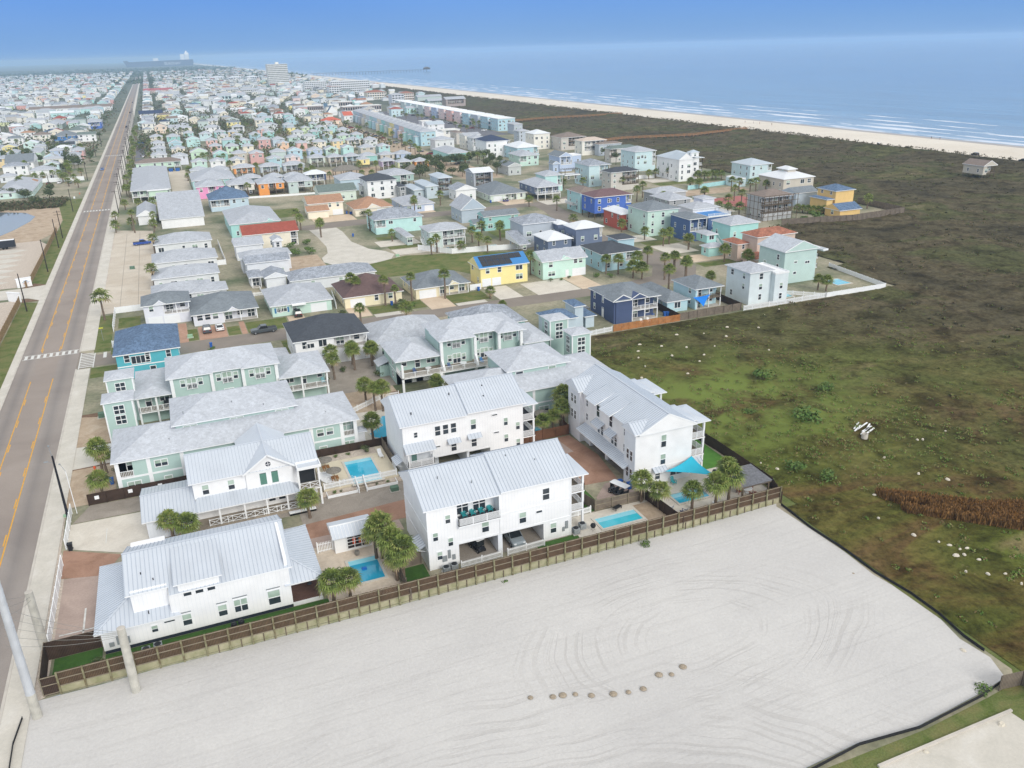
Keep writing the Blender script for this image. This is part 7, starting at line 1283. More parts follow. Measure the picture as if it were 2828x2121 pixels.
adir(27.6,108.8,R(-90),'dark blue chair on the lower balcony of the rear white block, left one','3d4f68',2.82); adir(28.9,108.8,R(-90),'dark blue chair on the lower balcony of the rear white block, right one','3d4f68',2.82)
for a in [(37.9,144.2,'navy chair on the long green balcony','2d4f86'),(44.8,144.0,'navy chair by the long green balcony posts','2d4f86'),(51.5,144.0,'bright blue lounge chair on the green balcony','2d7fc0'),(21.0,147.2,'aqua chair at the end of the green balcony','8fcbd6')]: adir(a[0],a[1],R(-90),a[2],a[3],2.82)
def table(x,y,label,z=0,r=.6,mt=None,square=False): t=thing('patio_table',label,'table',(x,y,z)); mt=mt or TRIM; m=MB(); (m.box(-r,-r*.7,.7,r,r*.7,.75) if square else m.lathe([(r*.98,.68),(r,.7),(r,.74)],n=18)); m.build('tabletop',[mt],t,world=False); m=MB(); m.tube((0,0,0),(0,0,.7),.06,n=7).lathe([(.3,0),(.28,.05)],n=10); m.build('pedestal',[mt],t,world=False)
TEAK=mat('teak',lin('a3713f'),.6,s=4,amt=.3); table(40.6,144.2,'white table on the long green balcony',2.82); table(47.6,143.9,'second white table on the long green balcony',2.82,.7); table(69.6,84.3,'white round table under the pergola',0,.8); table(115.5,163,'pale green table under the blue house porch',0,.7,mat('palegreen',lin('b7dccb'),.6))
table(8.0,87.6,'dark grey table on the brown porch deck',.55,.75,mat('slate_cover',lin('4a4f56'),.7),True); table(11.6,112.4,'round stone table on the gabled house balcony',2.85,.6,mat('stone_tab',lin('a5a19b'),.8))
for k,(x,y) in enumerate([(10.9,111.5),(12.6,111.7)]): adir(x,y,R(90),['cushioned grey chair at the stone table, left one','cushioned grey chair at the stone table, right one'][k],'77787c',2.85)
THATCH=mat('thatch',lin('8b867e'),.95,s=6,amt=.4,bump=.5)
def palapa(x,y,label,z=0,r=1.15,h=2.2,tab=True):
 t=thing('thatched_umbrella',label,'umbrella',(x,y,z)); m=MB()
 for k in range(3): m.lathe([(r*(1-.27*k),h-.38+.15*k),(r*(.97-.27*k),h-.3+.15*k),(r*(.5-.16*k),h-.08+.1*k),(.03,h+.02+.07*k)],n=18)
 m.build('thatch_cap',[THATCH],t,world=False); MB().tube((0,0,0),(0,0,h),.05,.05,7).build('post',[TEAK],t,world=False)
 if tab:
  t2=thing('wooden_table',label.replace('thatched umbrella','square teak table under the thatched umbrella'),'table',(x+.05,y-.05,z)); MB().box(-.55,-.5,.68,-.06,.5,.75).box(.06,-.5,.68,.55,.5,.75).build('tabletop',[TEAK],t2,world=False)
  for a_,b_ in ((-.5,-.45),(.5,-.45),(-.5,.45),(.5,.45)): MB().bar((a_*.6,b_*.6,0),(a_*.9,b_*.9,.7),.08,.08).build('leg',[TEAK],t2,world=False)
palapa(15.3,115.9,'thatched umbrella on the raised pool deck, rear one',.62); palapa(15.9,111.9,'thatched umbrella on the raised pool deck, front one',.62); palapa(52.6,117.9,'wide thatched umbrella over the walled pool',0,1.5,2.6,False); palapa(29.8,124.0,'dark thatched umbrella beside the lagoon pool',0,.8,1.9,False)
def lounger(x,y,rz,label,z=.62,mt=TRIM,g='white pool loungers'):
 t=thing('sun_lounger',label,'sun lounger',(x,y,z),rz,g); m=MB(); m.box(-.9,-.32,.28,.4,.32,.35);
 m.build('frame',[mt],t,world=False); b=MB(); b.bar((.4,0,.33),(1.0,0,.85),.6,.05); b.build('backrest',[mt],t,world=False)
 for X in (-.8,.35):
  for Y in (-.27,.27): MB().box(X-.04,Y-.04,0,X+.04,Y+.04,.28).build('leg',[mt],t,world=False)
for k in range(5): lounger(14.9,111.7+k*.75,R(180),f'white slatted lounger on the raised deck, {ordn(k+1)} from the front of the row of five')
lounger(24.2,117.2,R(90),'lone white lounger by the far corner of the raised deck'); lounger(50.4,88.0,R(200),'black wicker lounger by the grey fence',.03,BLACK,None); lounger(47,115.2,R(0),'white cushioned lounger by the walled pool',.03)
for a in [(16.8,110.7,R(90),'white chair at the front teak table','eef0f1',.62),(15.2,110.6,R(60),'second white chair at the front teak table','eef0f1',.62),(14.3,114.6,R(60),'white chair at the rear teak table','eef0f1',.62)]: adir(*a)
m=MB(); [m.tube((17.3+dx,110.6,.62),(17.3+dx,110.6,1.3),.025,n=6) for dx in (0,.5)]; m.tube((17.3,110.6,1.3),(18.5,111.3,1.35),.025,n=6); m.tube((17.8,110.6,1.3),(18.9,111.2,1.2),.025,n=6); tag(m.build('pool_handrail',[STEEL]),'steel handrails at the front corner of the raised pool','handrail')
t=thing('stair','white-railed timber stair up to the raised pool deck','stair',(19.3,109,0))
for k in range(5): MB().box(18.75,108.0+k*.34,0,19.75,108.36+k*.34,.1+k*.12).build('step',[DECKW],t)
for x_ in (18.68,19.82): m=MB(); m.bar((x_,107.95,.9),(x_,109.9,1.55),.08,.1); m.bar((x_,107.95,.35),(x_,109.9,1.0),.06,.3); m.bar((x_,107.95,0),(x_,107.95,1.0),.13,.13); m.bar((x_,109.85,.5),(x_,109.85,1.8),.13,.13); m.build('handrail',[TRIM],t)
for x0,x1,l in [(14.1,18.6,'white planter box left of the pool stair'),(19.95,24.6,'white planter box right of the pool stair')]:
 t=thing('planter',l,'planter',((x0+x1)/2,108.7,0)); MB().box(x0,108.2,0,x1,108.3,.42).box(x0,108.3,0,x0+.1,109.7,.42).box(x1-.1,108.3,0,x1,109.7,.42).build('board',[TRIM],t)
for k,(x,y,r,l,dk) in enumerate([(16.3,119.4,.5,'spiky yellow-green tuft in the shell bed, left one',0),(17.6,119.6,.5,'spiky yellow-green tuft in the shell bed, middle one',0),(19.6,119.8,.45,'spiky yellow-green tuft in the shell bed, right one',0),(22.4,119.6,1.0,'dark shrub at the rear corner of the raised deck',1),(14.7,118.5,1.1,'round shrub behind the rear thatched umbrella',1),(15.3,108.9,.45,'yellow croton in the left planter',0),(16.2,108.9,.3,'small brown plant in the left planter',1),(21.5,108.8,.3,'small plant in the right planter',1),(23.2,108.9,.35,'green plant in the right planter',0),(-15.2,82.3,.9,'feathery shrub on the crate in the turf yard',1),(-17.6,154,0.01,'',0)]):
 if l: bush(x,y,r,l,.8,bool(dk),z=.62 if 110<y<120 else (.3 if y>108 and y<110 else .4 if y<83 else 0))
for x,y,r,l in [(13.6,125.9,.01,'')]: pass
for x,y,r,l,dk in [(-15.8,162,1.9,'large round shrub left of the lookout towers',0),(-14.5,131,1.0,'dark round shrub under the twin palms',1),(-13.6,133,.8,'second dark shrub under the twin palms',1),(22.6,154,1.1,'clipped dark shrub in the resort garden, left one',1),(26.8,158.5,1.1,'clipped dark shrub in the resort garden, right one',1),(32.8,153,1.2,'dark clipped shrub at the green townhouse corner',1),(3.2,185,.9,'bush beside the blue bin behind the corner house',0),(84.4,172.6,1.3,'dark bush beside the slate-roofed blue house',1),(106,213,.9,'dark shrub in front of the two-tier roof house',1),(93.5,202.4,.9,'round dark shrub by the mint house, left one',1),(96.6,202.2,.7,'round shrub by the mint house, middle one',0),(99.4,203,.8,'dark shrub by the mint portico',1),(107,200.6,1.4,'sprawling shrub between mint and sky-blue houses',0),(110,198.4,1.3,'second sprawling shrub between mint and sky-blue houses',0),(127.5,219,1.3,'yellow-green bush on the street island',0),(48.4,196.8,1.3,'dark shrub by the brown-roofed house drive',1),(50,200,1.5,'tall dark shrub beside the brown-roofed house',1),(52.8,196.6,1.2,'shrub by the street beside the brown-roofed house',0),(61,206,.5,'low shrub at the cream porch',0),(70,326,2.2,'round dark tree-like shrub in front of the cream gabled house',1),(48,204,1.2,'dark shrub by the cream wall',1),(34.8,198,1.3,'shrub at the mint house corner',1),(46.5,186,0.01,'',0),(99,118,2.6,'large dark green bush on the meadow, left of three',0),(105.5,109,1.9,'green bush on the meadow, right of three',0),(93.5,100,3.1,'largest sprawling green bush on the meadow',0),(80.4,86.6,2.0,'bright green bush by the pergola',0),(82.6,82.3,1.8,'low green bush at the lot corner',0),(87,106,1.3,'small bush on the meadow edge',0),(30,80.2-.9,.6,'weed clump at the foot of the fence below the carport',0),(49.8,79.0,1.0,'leafy weed clump at the fence below the long pool',0),(66.2,42.6,1.2,'green bush on the lot edge at lower right',0),(58.3,42.2,.6,'small bush on the silt fence',0),(40.6,284,2.0,'clipped hedge by the cul-de-sac, left half',0),(35,283,2.0,'clipped hedge by the cul-de-sac, far left',0),(39,270,2.4,'long clipped hedge beside the cul-de-sac, right part',0),(34.6,270.6,2.4,'long clipped hedge beside the cul-de-sac, middle part',0),(30.6,271,2.2,'long clipped hedge beside the cul-de-sac, left part',0),(214,236,3,'bright green bush under the grey board wall',0),(208,234,2.4,'second green bush under the grey board wall',0)]:
 if l: bush(x,y,r,l,.7 if y<130 else .75,bool(dk),z=0 if y>79.5 else -.6)
rt_=random.Random(5)
TG='dark round trees of the thicket'
for k in range(46): x=rt_.uniform(118,172); y=rt_.uniform(398,470); tree(x,y,rt_.uniform(4,6),rt_.uniform(2.6,3.8),'dark round tree in the dense thicket between cottages and tall houses',TG)
for k in range(22): x=rt_.uniform(-110,-50); y=rt_.uniform(432,470); tree(x,y,rt_.uniform(3,4.5),rt_.uniform(2.4,3.6),'dull brown-green tree in the thicket beside the pond',TG+' by the pond')
for k in range(26): x=rt_.uniform(-100,-42); y=rt_.uniform(540,760); tree(x,y,rt_.uniform(4,7),rt_.uniform(2.6,4.2),'dark tree among the houses west of the road','trees west of the road')
for k,(x,y) in enumerate([(232,428),(240,436),(226,404)]): tree(x,y,6,2.6,['round tree before the grey dune house, left one','round tree before the grey dune house, right one','round tree beside the tall aqua house'][k])
def clumps(name,label,cat,gen,mats,size=.22,n=40,h=1.0):
 v=[];f=[];mi=[]; rnd=random.Random(name)
 for (x,y,z,r) in gen:
  for i in range(n):
   a=rnd.uniform(0,6.28); q=rnd.random()**.5*r; u=Vector((rnd.uniform(-1,1),rnd.uniform(-1,1),rnd.uniform(-.1,1.2))).normalized(); p=Vector((x+math.cos(a)*q,y+math.sin(a)*q,z+h*r*rnd.random()*(1-.6*(q/r)**2)))
   b=u.orthogonal().normalized(); c=u.cross(b); t=rnd.uniform(0,3.14); d=b*math.cos(t)+c*math.sin(t); e=u.cross(d); s=size*rnd.uniform(.6,1.4); k=len(v)
   v+=[tuple(p-d*s),tuple(p+e*s*.6),tuple(p+d*s),tuple(p-e*s*.6)]; f.append((k,k+1,k+2,k+3)); mi.append(rnd.randrange(len(mats)))
 me=bpy.data.meshes.new(name); me.from_pydata(v,[],f)
 for q in mats: me.materials.append(q)
 me.polygons.foreach_set('material_index',mi); me.update(); o=bpy.data.objects.new(name,me); COL.objects.link(o); return tag(o,label,cat,kind='stuff')
rs_=random.Random(9)
clumps('pond_thicket','brown-green scrub thicket along the far bank of the pond','scrub',[(rs_.uniform(-112,-44),rs_.uniform(418,440),0,rs_.uniform(1.2,2.4)) for _ in range(420)],BBR+BD[:1],.4,34,1.1)
REED=[leafmat('reed_tan','7a5a34','a87f4c'),leafmat('reed_brown','5f4a30','8a6a44')]
def reeds(gen):
 v=[];f=[];mi=[]; rnd=random.Random(4)
 for x,y in gen:
  h=rnd.uniform(.7,1.4); lx=rnd.uniform(-.3,.3); ly=rnd.uniform(-.3,.3); a=rnd.uniform(0,3.14); dx=.05*math.cos(a); dy=.05*math.sin(a); k=len(v)
  v+=[(x-dx,y-dy,0),(x+dx,y+dy,0),(x+dx+lx,y+dy+ly,h),(x-dx+lx,y-dy+ly,h*.97)]; f.append((k,k+1,k+2,k+3)); mi.append(rnd.randrange(2))
 me=bpy.data.meshes.new('reeds'); me.from_pydata(v,[],f); [me.materials.append(q) for q in REED]; me.polygons.foreach_set('material_index',mi); o=bpy.data.objects.new('reeds',me); COL.objects.link(o); tag(o,'rust-brown dry reeds in the hollow at the right edge','reeds',kind='stuff')
G=[]
for _ in range(26000):
 u=rs_.random(); x=85.5+ u*26; yc=71-(x-85.5)*.95 if x<96 else 61-(x-96)*.55; y=yc+rs_.uniform(-.6,5.5+u*3);
 if noise.noise(Vector((x*.3,y*.3,0)))>-.25: G.append((x,y))
reeds(G)
gr=[]
for _ in range(5200):
 x=rs_.uniform(73,170); y=rs_.uniform(38,155); k=noise.noise(Vector((x*.06,y*.06,7)))
 near=math.exp(-((x-92)**2+(y-100)**2)/500.)
 if veg_ok(x,y) and x>72.8 and rs_.random()<.10+max(0,k)*.9+near*.7: gr.append((x,y,.08+ (0.5*near),rs_.uniform(.25,.6)*(1+near*.6)))
clumps('meadow_grass','rough green and brown grass tussocks over the meadow','grass',gr,[leafmat('grass_a','4f6a2c','6c8a3c'),leafmat('grass_b','62703a','80864c'),leafmat('grass_c','6d5f3f','8a7a54')],.14,22,.5)
gr=[]
for _ in range(30000):
 x=rs_.uniform(95,400); y=rs_.uniform(60,900);
 if not veg_ok(x,y): continue
 k=scrubk(x,y);
 if noise.noise(Vector((x*.09,y*.09,3)))+.25<rs_.random()*.8: continue
 if rs_.random()<k*.8 and rs_.random()<1.0/(1+y/700): gr.append((x,y,.15,rs_.uniform(.5,1.4)))
clumps('dune_bushes','low grey-brown coastal scrub covering the dunes','scrub',gr,BBR+[leafmat('scrub_green','4a5230','67703f'),leafmat('scrub_dark','3a3a2c','55513c')],.30,15,.65)
hd=[]
for _ in range(3200):
 y=rs_.uniform(60,2500)**1.0; hd.append((rs_.uniform(380,402),y,1.0,rs_.uniform(.8,1.8)))
clumps('foredune_scrub','dark scrub line along the top of the beach','scrub',hd,BBR,.4,14,.7)
rl=random.Random(21); rocks=[]
RP=[(81,71),(85.2,76),(82,66),(83.6,63.5),(84.2,62.4),(84.6,61.2),(83.0,60.4),(84.1,60.1),(85.6,61),(84.8,58.6),(81.2,57.4),(83.2,56.0),(85.1,55.2),(85.0,53.0),(85.6,51.6),(86.4,51.4),(84.8,49.4),(95,84),(104.4,86.5),(105.2,86.2),(111,87),(98,75),(95.6,78),(78,88),(77,90.6),(93.4,97.6),(90,117),(96.3,140),(92,143),(88.4,146),(99,148),(84,139),(86,142.5),(90.8,137),(97,134.6),(102,138),(104.8,146),(108,142.2),(82.6,134),(94,131.8),(112,147.4),(118,144),(125,151),(131,153),(78.8,129),(88,127),(110.6,131),(64,38.6),(59,39.5),(55,39),(69.4,47.5)]
for k,(x,y) in enumerate(RP):
 m=MB(); r=rl.uniform(.14,.34)
 m.lathe([(r*.9,0),(r,.06),(r*.7,.16+rl.uniform(0,.1)),(r*.2,.22)],(0,0,0),7)
 for i in range(len(m.v)): a=m.v[i]; m.v[i]=(a[0]*(1.3+.3*noise.noise(Vector(a)*3)),a[1]*(.9+.3*noise.noise(Vector(a)*4)),a[2])
 me=m.mesh('rock',[STONEW]); o=bpy.data.objects.new('rock',me); COL.objects.link(o); o.location=(x,y,.08 if x>72 else -.05); o.rotation_euler.z=rl.uniform(0,3)
 tag(o,'pale limestone rock lying in the meadow grass','rock','pale rocks scattered over the meadow')
MOUND=mat('ant_mound',lin('a69987'),.95,s=6,amt=.3)
for k,(x,y) in enumerate([(25.1, 60.0), (27.2, 59.2), (28.2, 59.0), (29.4, 58.6), (30.8, 57.8), (32.9, 57.1), (34.4, 56.7), (36.0, 56.5), (38.5, 57.6), (39.7, 57.1), (69.1, 62.9), (41.4, 57.6)]):
 m=MB(); m.lathe([(.42,0),(.3,.1),(.15,.17),(.04,.18)],(0,0,0),9); me=m.mesh('sand_mound',[MOUND]); o=bpy.data.objects.new('sand_mound',me); COL.objects.link(o); o.location=(x,y,-.2); o.scale=(.7+.3*(k%3)/2,)*2+(1,); tag(o,'small grey-brown sand mound on the white lot','mound','row of small mounds on the sand lot')
t=thing('concrete_ring','white concrete pipe ring standing in the meadow','pipe',(97.2,90.4,.2)); MB().lathe([(.5,0),(.5,.85),(.4,.85),(.4,.1)],(0,0,0),16).build('ring',[CONC],t,world=False)
for k in range(7): m=MB().box(-1.6+rl.uniform(-.3,.3),-.12,0,1.5,.12,.1); o=m.build('plank',[TRIM]); o.location=(99.5+rl.uniform(-1,1),91.6+k*.42,.5); o.rotation_euler.z=.5+rl.uniform(-.2,.2); tag(o,'white plank in the pile lying on the meadow','plank','pile of white planks on the meadow')
SILT=mat('black_silt_fabric',lin('2b2b2e'),.8)
def silt(label,P):
 m=MB()
 for a,b in zip(P,P[1:]): m.bar((*a,.12),(*b,.12),.04,.5)
 tag(m.build('silt_fence',[SILT]),label,'silt fence')
silt('low black silt fence along the right edge of the sand lot',[(71.7,79.4),(71.3,73),(71.6,66.7),(71.4,61.7),(72.0,57),(71.9,52.9),(71.2,49),(71.2,46.5)]); silt('low black silt fence along the bottom edge of the sand lot',[(69.9,42.7),(65.4,41.9),(56.7,41.3),(50.1,42.0),(43.3,41.4),(36,41.7)]); silt('black silt fence at the lower left pavement edge',[(-21.8,77.5),(-22.2,74),(-22.1,70),(-22.5,62)])
sheet('ditch_grass',[(43,41.2),(57,41),(66,41.6),(70,42),(72,44),(72,20),(30,20),(30,41.4)],G_LAWN,2)
sheet('parking_slab',[(49.9,39.3),(66.1,39.4),(66.3,37.8),(75,25),(45,20),(40,32)],G_WALK,3); m=MB().box(49.8,39.3,-.02,66.3,39.55,.22); struct('slab_kerb',m,[CONC])
# ------------------------------------------------------------------ hero buildings (world coordinates, metres)
WH=batt('W'); WHL_=wall('W'); WG=mat('batten_bluewhite',lin('e6ebf2'),.75,'batt',s=.6,amt=.05); MR=roofm('s2'); SEAM=mat('seam',lin('aab4c1'),.45,s=1,amt=.05); GRN=mat('siding_seafoam',lin('b2cbc5'),.75,'lap',s=.6,amt=.06)
SHG=mat('shingle_pale',lin('c3c8d0'),.9,'sh',s=.8,amt=.10); SKIRT=mat('dark_skirt',lin('2c3340'),.7); LVR=mat('green_shutters',lin('5f7f78'),.5)
def wallbox(t,bs,mt,name='wall'):
 m=MB()
 for b in bs: m.box(*b)
 return m.build(name,[mt],t)
def roofp(t,b,h,rt,p,rm=MR,seams=0,wm=WH,name='roof',th=.14): return roof_part(t,*b,h,rt,p,rm,seams,th).build(name,[rm,TRIM,SOFF,wm,SEAM],t)
def posts(t,L,z0,z1,r=.11,mt=TRIM):
 for x,y in L: MB().box(x-r,y-r,z0,x+r,y+r,z1).build('post',[mt],t)
def trimband(t,x0,y,x1,z,hh=.22,face='S'):
 m=MB(); (m.box(x0,y-.035,z,x1,y+.01,z+hh) if face=='S' else m.box(y-.035,x0,z,y+.01,x1,z+hh)); m.build('trim_band',[TRIM],t)
def corner(t,x,y,z0,z1): MB().box(x-.09,y-.03,z0,x+.09,y+.06,z1).build('corner_trim',[TRIM],t)
def awning(t,x0,x1,y,z,dep=.9,drop=.5):
 m=MB(); m.poly([(x0,y-dep,z-drop),(x1,y-dep,z-drop),(x1,y,z),(x0,y,z)]); m.poly([(x0,y,z-.05),(x1,y,z-.05),(x1,y-dep,z-drop-.05),(x0,y-dep,z-drop-.05)],1)
 n=int((x1-x0)/.45)
 for k in range(n+1): X=x0+(x1-x0)*k/n; m.bar((X,y-dep,z-drop+.02),(X,y,z+.02),.04,.05,2)
 for X in (x0+.08,x1-.08): m.bar((X,y-.02,z-drop-.35),(X,y-dep+.08,z-drop),.06,.06,1)
 m.build('window_awning',[MR,TRIM,SEAM],t)
def awnW(t,y0,y1,x,z,dep=.9,drop=.5):
 m=MB(); m.poly([(x-dep,y1,z-drop),(x-dep,y0,z-drop),(x,y0,z),(x,y1,z)]); m.poly([(x,y1,z-.05),(x,y0,z-.05),(x-dep,y0,z-drop-.05),(x-dep,y1,z-drop-.05)],1)
 n=int((y1-y0)/.45)
 for k in range(n+1): Y=y0+(y1-y0)*k/n; m.bar((x-dep,Y,z-drop+.02),(x,Y,z+.02),.04,.05,2)
 for Y in (y0+.08,y1-.08): m.bar((x-.02,Y,z-drop-.35),(x-dep+.08,Y,z-drop),.06,.06,1)
 m.build('window_awning',[MR,TRIM,SEAM],t)
# ---- A: low white house, front left
t=thing('white_house','low white board-and-batten house with standing-seam roof and box dormer nearest the lower left','house',(-3,90,0))
wallbox(t,[(-11.1,85.6,.45,-7.3,96.4,6.3),(-7.3,84.5,.45,5.6,96.4,5.55)],WH); wallbox(t,[(-14.6,84.5,.45,-11.1,97.6,2.85),(-11.1,84.5,.45,-7.31,85.59,2.85)],WH)
MB().box(-14.55,84.56,0,5.5,97,.44).build('skirt',[SKIRT],t)
m=MB(); t_=.14; yr,zr=90.6,8.35
def slope(y): return 5.62+(y-84.3)*.43
m.poly([(-7.2,84.3,slope(84.3)),(6.05,84.3,slope(84.3)),(6.05,yr,slope(yr)),(-11.6,yr,slope(yr)),(-11.6,85.35,slope(85.35)),(-7.2,85.35,slope(85.35))]); m.poly([(6.05,yr,slope(yr)),(6.05,96.9,slope(84.3)),(-11.6,96.9,slope(84.3)),(-11.6,yr,slope(yr))])
m.poly([(-7.2,84.3,slope(84.3)-.12),(-7.2,84.3,slope(84.3)),(-7.2,85.35,slope(85.35)),(-7.2,85.35,slope(85.35)-.12)],1)
for a,b in (((-7.2,84.3),(6.05,84.3)),((-11.6,85.35),(-7.2,85.35))): m.poly([(*a,slope(a[1])-.16),(*b,slope(a[1])-.16),(*b,slope(a[1])),(*a,slope(a[1]))],1)
for X,ya in ((6.05,84.3),(-11.6,85.35)): m.poly([(X,ya,slope(ya)-.16),(X,ya,slope(ya)),(X,yr,slope(yr)),(X,yr,slope(yr)-.16)],1); m.poly([(X,96.9,slope(84.3)-.16),(X,96.9,slope(84.3)),(X,yr,slope(yr)),(X,yr,slope(yr)-.16)],1)
k=0
for i in range(40):
 X=-11.55+i*17.55/39; ya=85.35 if X<-7.2 else 84.3
 m.bar((X,ya,slope(ya)+.02),(X,yr,slope(yr)+.02),.045,.06,2); m.bar((X,96.9,slope(84.3)+.02),(X,yr,slope(yr)+.02),.045,.06,2)
m.bar((-11.65,yr,slope(yr)+.03),(6.1,yr,slope(yr)+.03),.2,.06,0); m.build('roof',[MR,TRIM,SEAM],t)
g=MB(); g.prism([(84.6,.0+5.6),(84.6,7.35-.65),(90.4,8.25),(90.4,8.0)],'x',5.2,5.55); g.prism([(84.6,5.5),(90.6,8.2),(96.5,5.5)],'x',5.25,5.58); g.prism([(85.7,6.0),(90.6,8.2),(96.3,5.6)],'x',-11.05,-10.8); g.build('gable_wall',[WH],t)
d=MB(); d.box(-6.2,84.47,5.5,-1.9,88.5,6.85); d.build('dormer',[WH],t)
d=MB(); d.poly([(-6.6,84.05,6.85),(-1.5,84.05,6.85),(-1.5,89.9,8.12),(-6.6,89.9,8.12)]); d.poly([(-6.6,84.05,6.72),(-6.6,84.05,6.85),(-6.6,89.9,8.12),(-6.6,89.9,7.7)],1); d.poly([(-1.5,84.05,6.72),(-1.5,89.9,7.7),(-1.5,89.9,8.12),(-1.5,84.05,6.85)],1); d.poly([(-6.6,84.05,6.72),(-1.5,84.05,6.72),(-1.5,84.05,6.85),(-6.6,84.05,6.85)],1)
for i in range(12): X=-6.55+i*5.0/11; d.bar((X,84.05,6.87),(X,89.9,8.14),.045,.06,2)
d.build('dormer_roof',[MR,TRIM,SEAM],t)
m=MB(); H=3.0; a,b,c,dd=(-15.2,84.1,H),(-6.3,84.1,H),(-6.3,85.6,H+.62),(-11.1,88.4,H+1.75)
m.poly([a,b,(-7.3,85.4,H+.55),(-11.0,88.2,H+1.72)]); m.poly([(-15.2,98.2,H),a,(-11.0,88.2,H+1.72),(-11.0,94.0,H+1.72)]); m.poly([(-11.0,98.2,H),(-15.2,98.2,H),(-11.0,94.0,H+1.72)]); m.poly([(-15.2,84.1,H-.16),(-6.3,84.1,H-.16),(-6.3,84.1,H),(-15.2,84.1,H)],1); m.poly([(-15.2,98.2,H-.16),(-15.2,84.1,H-.16),(-15.2,84.1,H),(-15.2,98.2,H)],1)
m.quad((-15.2,98.2,H-.16),(-6.3,98.2,H-.16),(-6.3,84.1,H-.16),(-15.2,84.1,H-.16),1)
m.bar((-15.2,84.1,H+.03),(-11.0,88.2,H+1.76),.2,.06,0); m.bar((-11,88.2,H+1.76),(-11,94,H+1.76),.2,.06,0)
for i in range(1,19):
 X=-15.2+i*.45; q=min(1,(X+15.2)/4.2); ye=84.1+4.1*q; ze=H+1.72*q
 if X>-11: ye=88.2-(X+11)*.75; ze=H+(ye-84.1)*.42
 m.bar((X,84.1,H+.02),(X,ye,ze+.02),.04,.05,2)
for i in range(1,31):
 Y=84.1+i*.45; q=min(1,(Y-84.1)/4.1,(98.2-Y)/4.2); m.bar((-15.2,Y,H+.02),(-15.2+4.2*q,Y,H+1.72*q+.02),.04,.05,2)
m.build('wing_roof',[MR,TRIM,SEAM],t)
m=MB(); H=3.2; m.poly([(5.4,84.4,H),(9.35,84.4,H),(5.6,88.2,H+1.7)]); m.poly([(9.35,84.4,H),(9.35,97.0,H),(5.6,93.2,H+1.7),(5.6,88.2,H+1.7)]); m.poly([(9.35,97,H),(5.6,97,H),(5.6,93.2,H+1.7)]); m.poly([(5.0,84.4,H-.16),(9.35,84.4,H-.16),(9.35,84.4,H),(5.0,84.4,H)],1); m.poly([(9.35,84.4,H-.16),(9.35,97,H-.16),(9.35,97,H),(9.35,84.4,H)],1); m.quad((5.5,97,H-.17),(9.35,97,H-.17),(9.35,84.4,H-.17),(5.5,84.4,H-.17),1)
m.poly([(4.9,84.25,H),(5.5,84.25,H),(5.5,84.9,H+.3),(4.9,84.9,H+.3)])
m.bar((9.35,84.4,H+.03),(5.6,88.2,H+1.74),.18,.06,0); m.bar((9.35,97,H+.03),(5.6,93.2,H+1.74),.18,.06,0)
for i in range(1,9): X=5.5+i*.45; q=(9.35-X)/3.75; m.bar((X,84.4,H+.02),(X,84.4+3.8*q,H+1.7*q+.02),.04,.05,2)
for i in range(1,28): Y=84.4+i*.45; q=min(1,(Y-84.4)/3.8,(97-Y)/3.8); m.bar((9.35,Y,H+.02),(9.35-3.75*q,Y,H+1.7*q+.02),.04,.05,2)
m.build('porch_roof',[MR,TRIM,SEAM],t)
MB().box(5.6,84.7,.1,9.0,96.4,.52).build('porch_deck',[mat('dark_deck',lin('6d5249'),.8,'board',s=1,amt=.2)],t); m=MB(); m.box(5.6,84.6,.0,9.05,84.69,.5); m.build('deck_skirt',[TRIM],t); posts(t,[(8.9,84.9),(8.9,90.5),(8.9,96.2)],.52,3.1,.14)
for X,z,w,h in ((-6.0,5.35,0,0),): pass
for X in (-5.35,-4.1,-2.85): window(t,'S',X,4.95,.85,1.45,84.5,False,True); MB().box(X-.5,84.44,6.55,X+.5,84.497,6.66).build('transom_bar',[GREY],t)
for X,z,w,h,bl in ((-9.3,1.35,.55,.8,True),(-7.4-.3,2.15,1.1,.22,False),(-5.9,1.2,.9,1.35,True),(-2.1,1.25,.95,1.4,True),(-.1,1.25,1.35,1.6,True),(3.6,1.1,1.3,1.8,True)):
 window(t,'S',X,z,w,h,84.5,False,bl)
 if w>.8 and h>1: MB().box(X-w*.6,84.44,z+h+.28,X+w*.6,84.497,z+h+.4).build('transom_bar',[GREY],t)
window(t,'S',-9.6,3.1,.01,.01,84.5) if 0 else None
m=MB(); m.box(-13.2,84.3,1.0,-12.5,84.49,2.0).box(-12.35,84.3,.9,-11.9,84.49,1.7).box(-14.0,84.35,.9,-13.5,84.49,1.4); m.build('electric_meter',[GREY],t)
m=MB(); m.tube((-12.9,84.4,0),(-12.9,84.4,1),.04,n=6).tube((-12.1,84.4,0),(-12.1,84.4,.9),.04,n=6); m.build('conduit',[PIPE],t)
for x,y in ((-8.6,86.6),(-9.8,87.6),(-9.6,85.0)): MB().tube((x,y,(slope(y) if y>85.3 else 3.5)),(x,y,(slope(y)+.25 if y>85.3 else 3.9)),.06,n=8).build('vent_pipe',[BLACK],t)
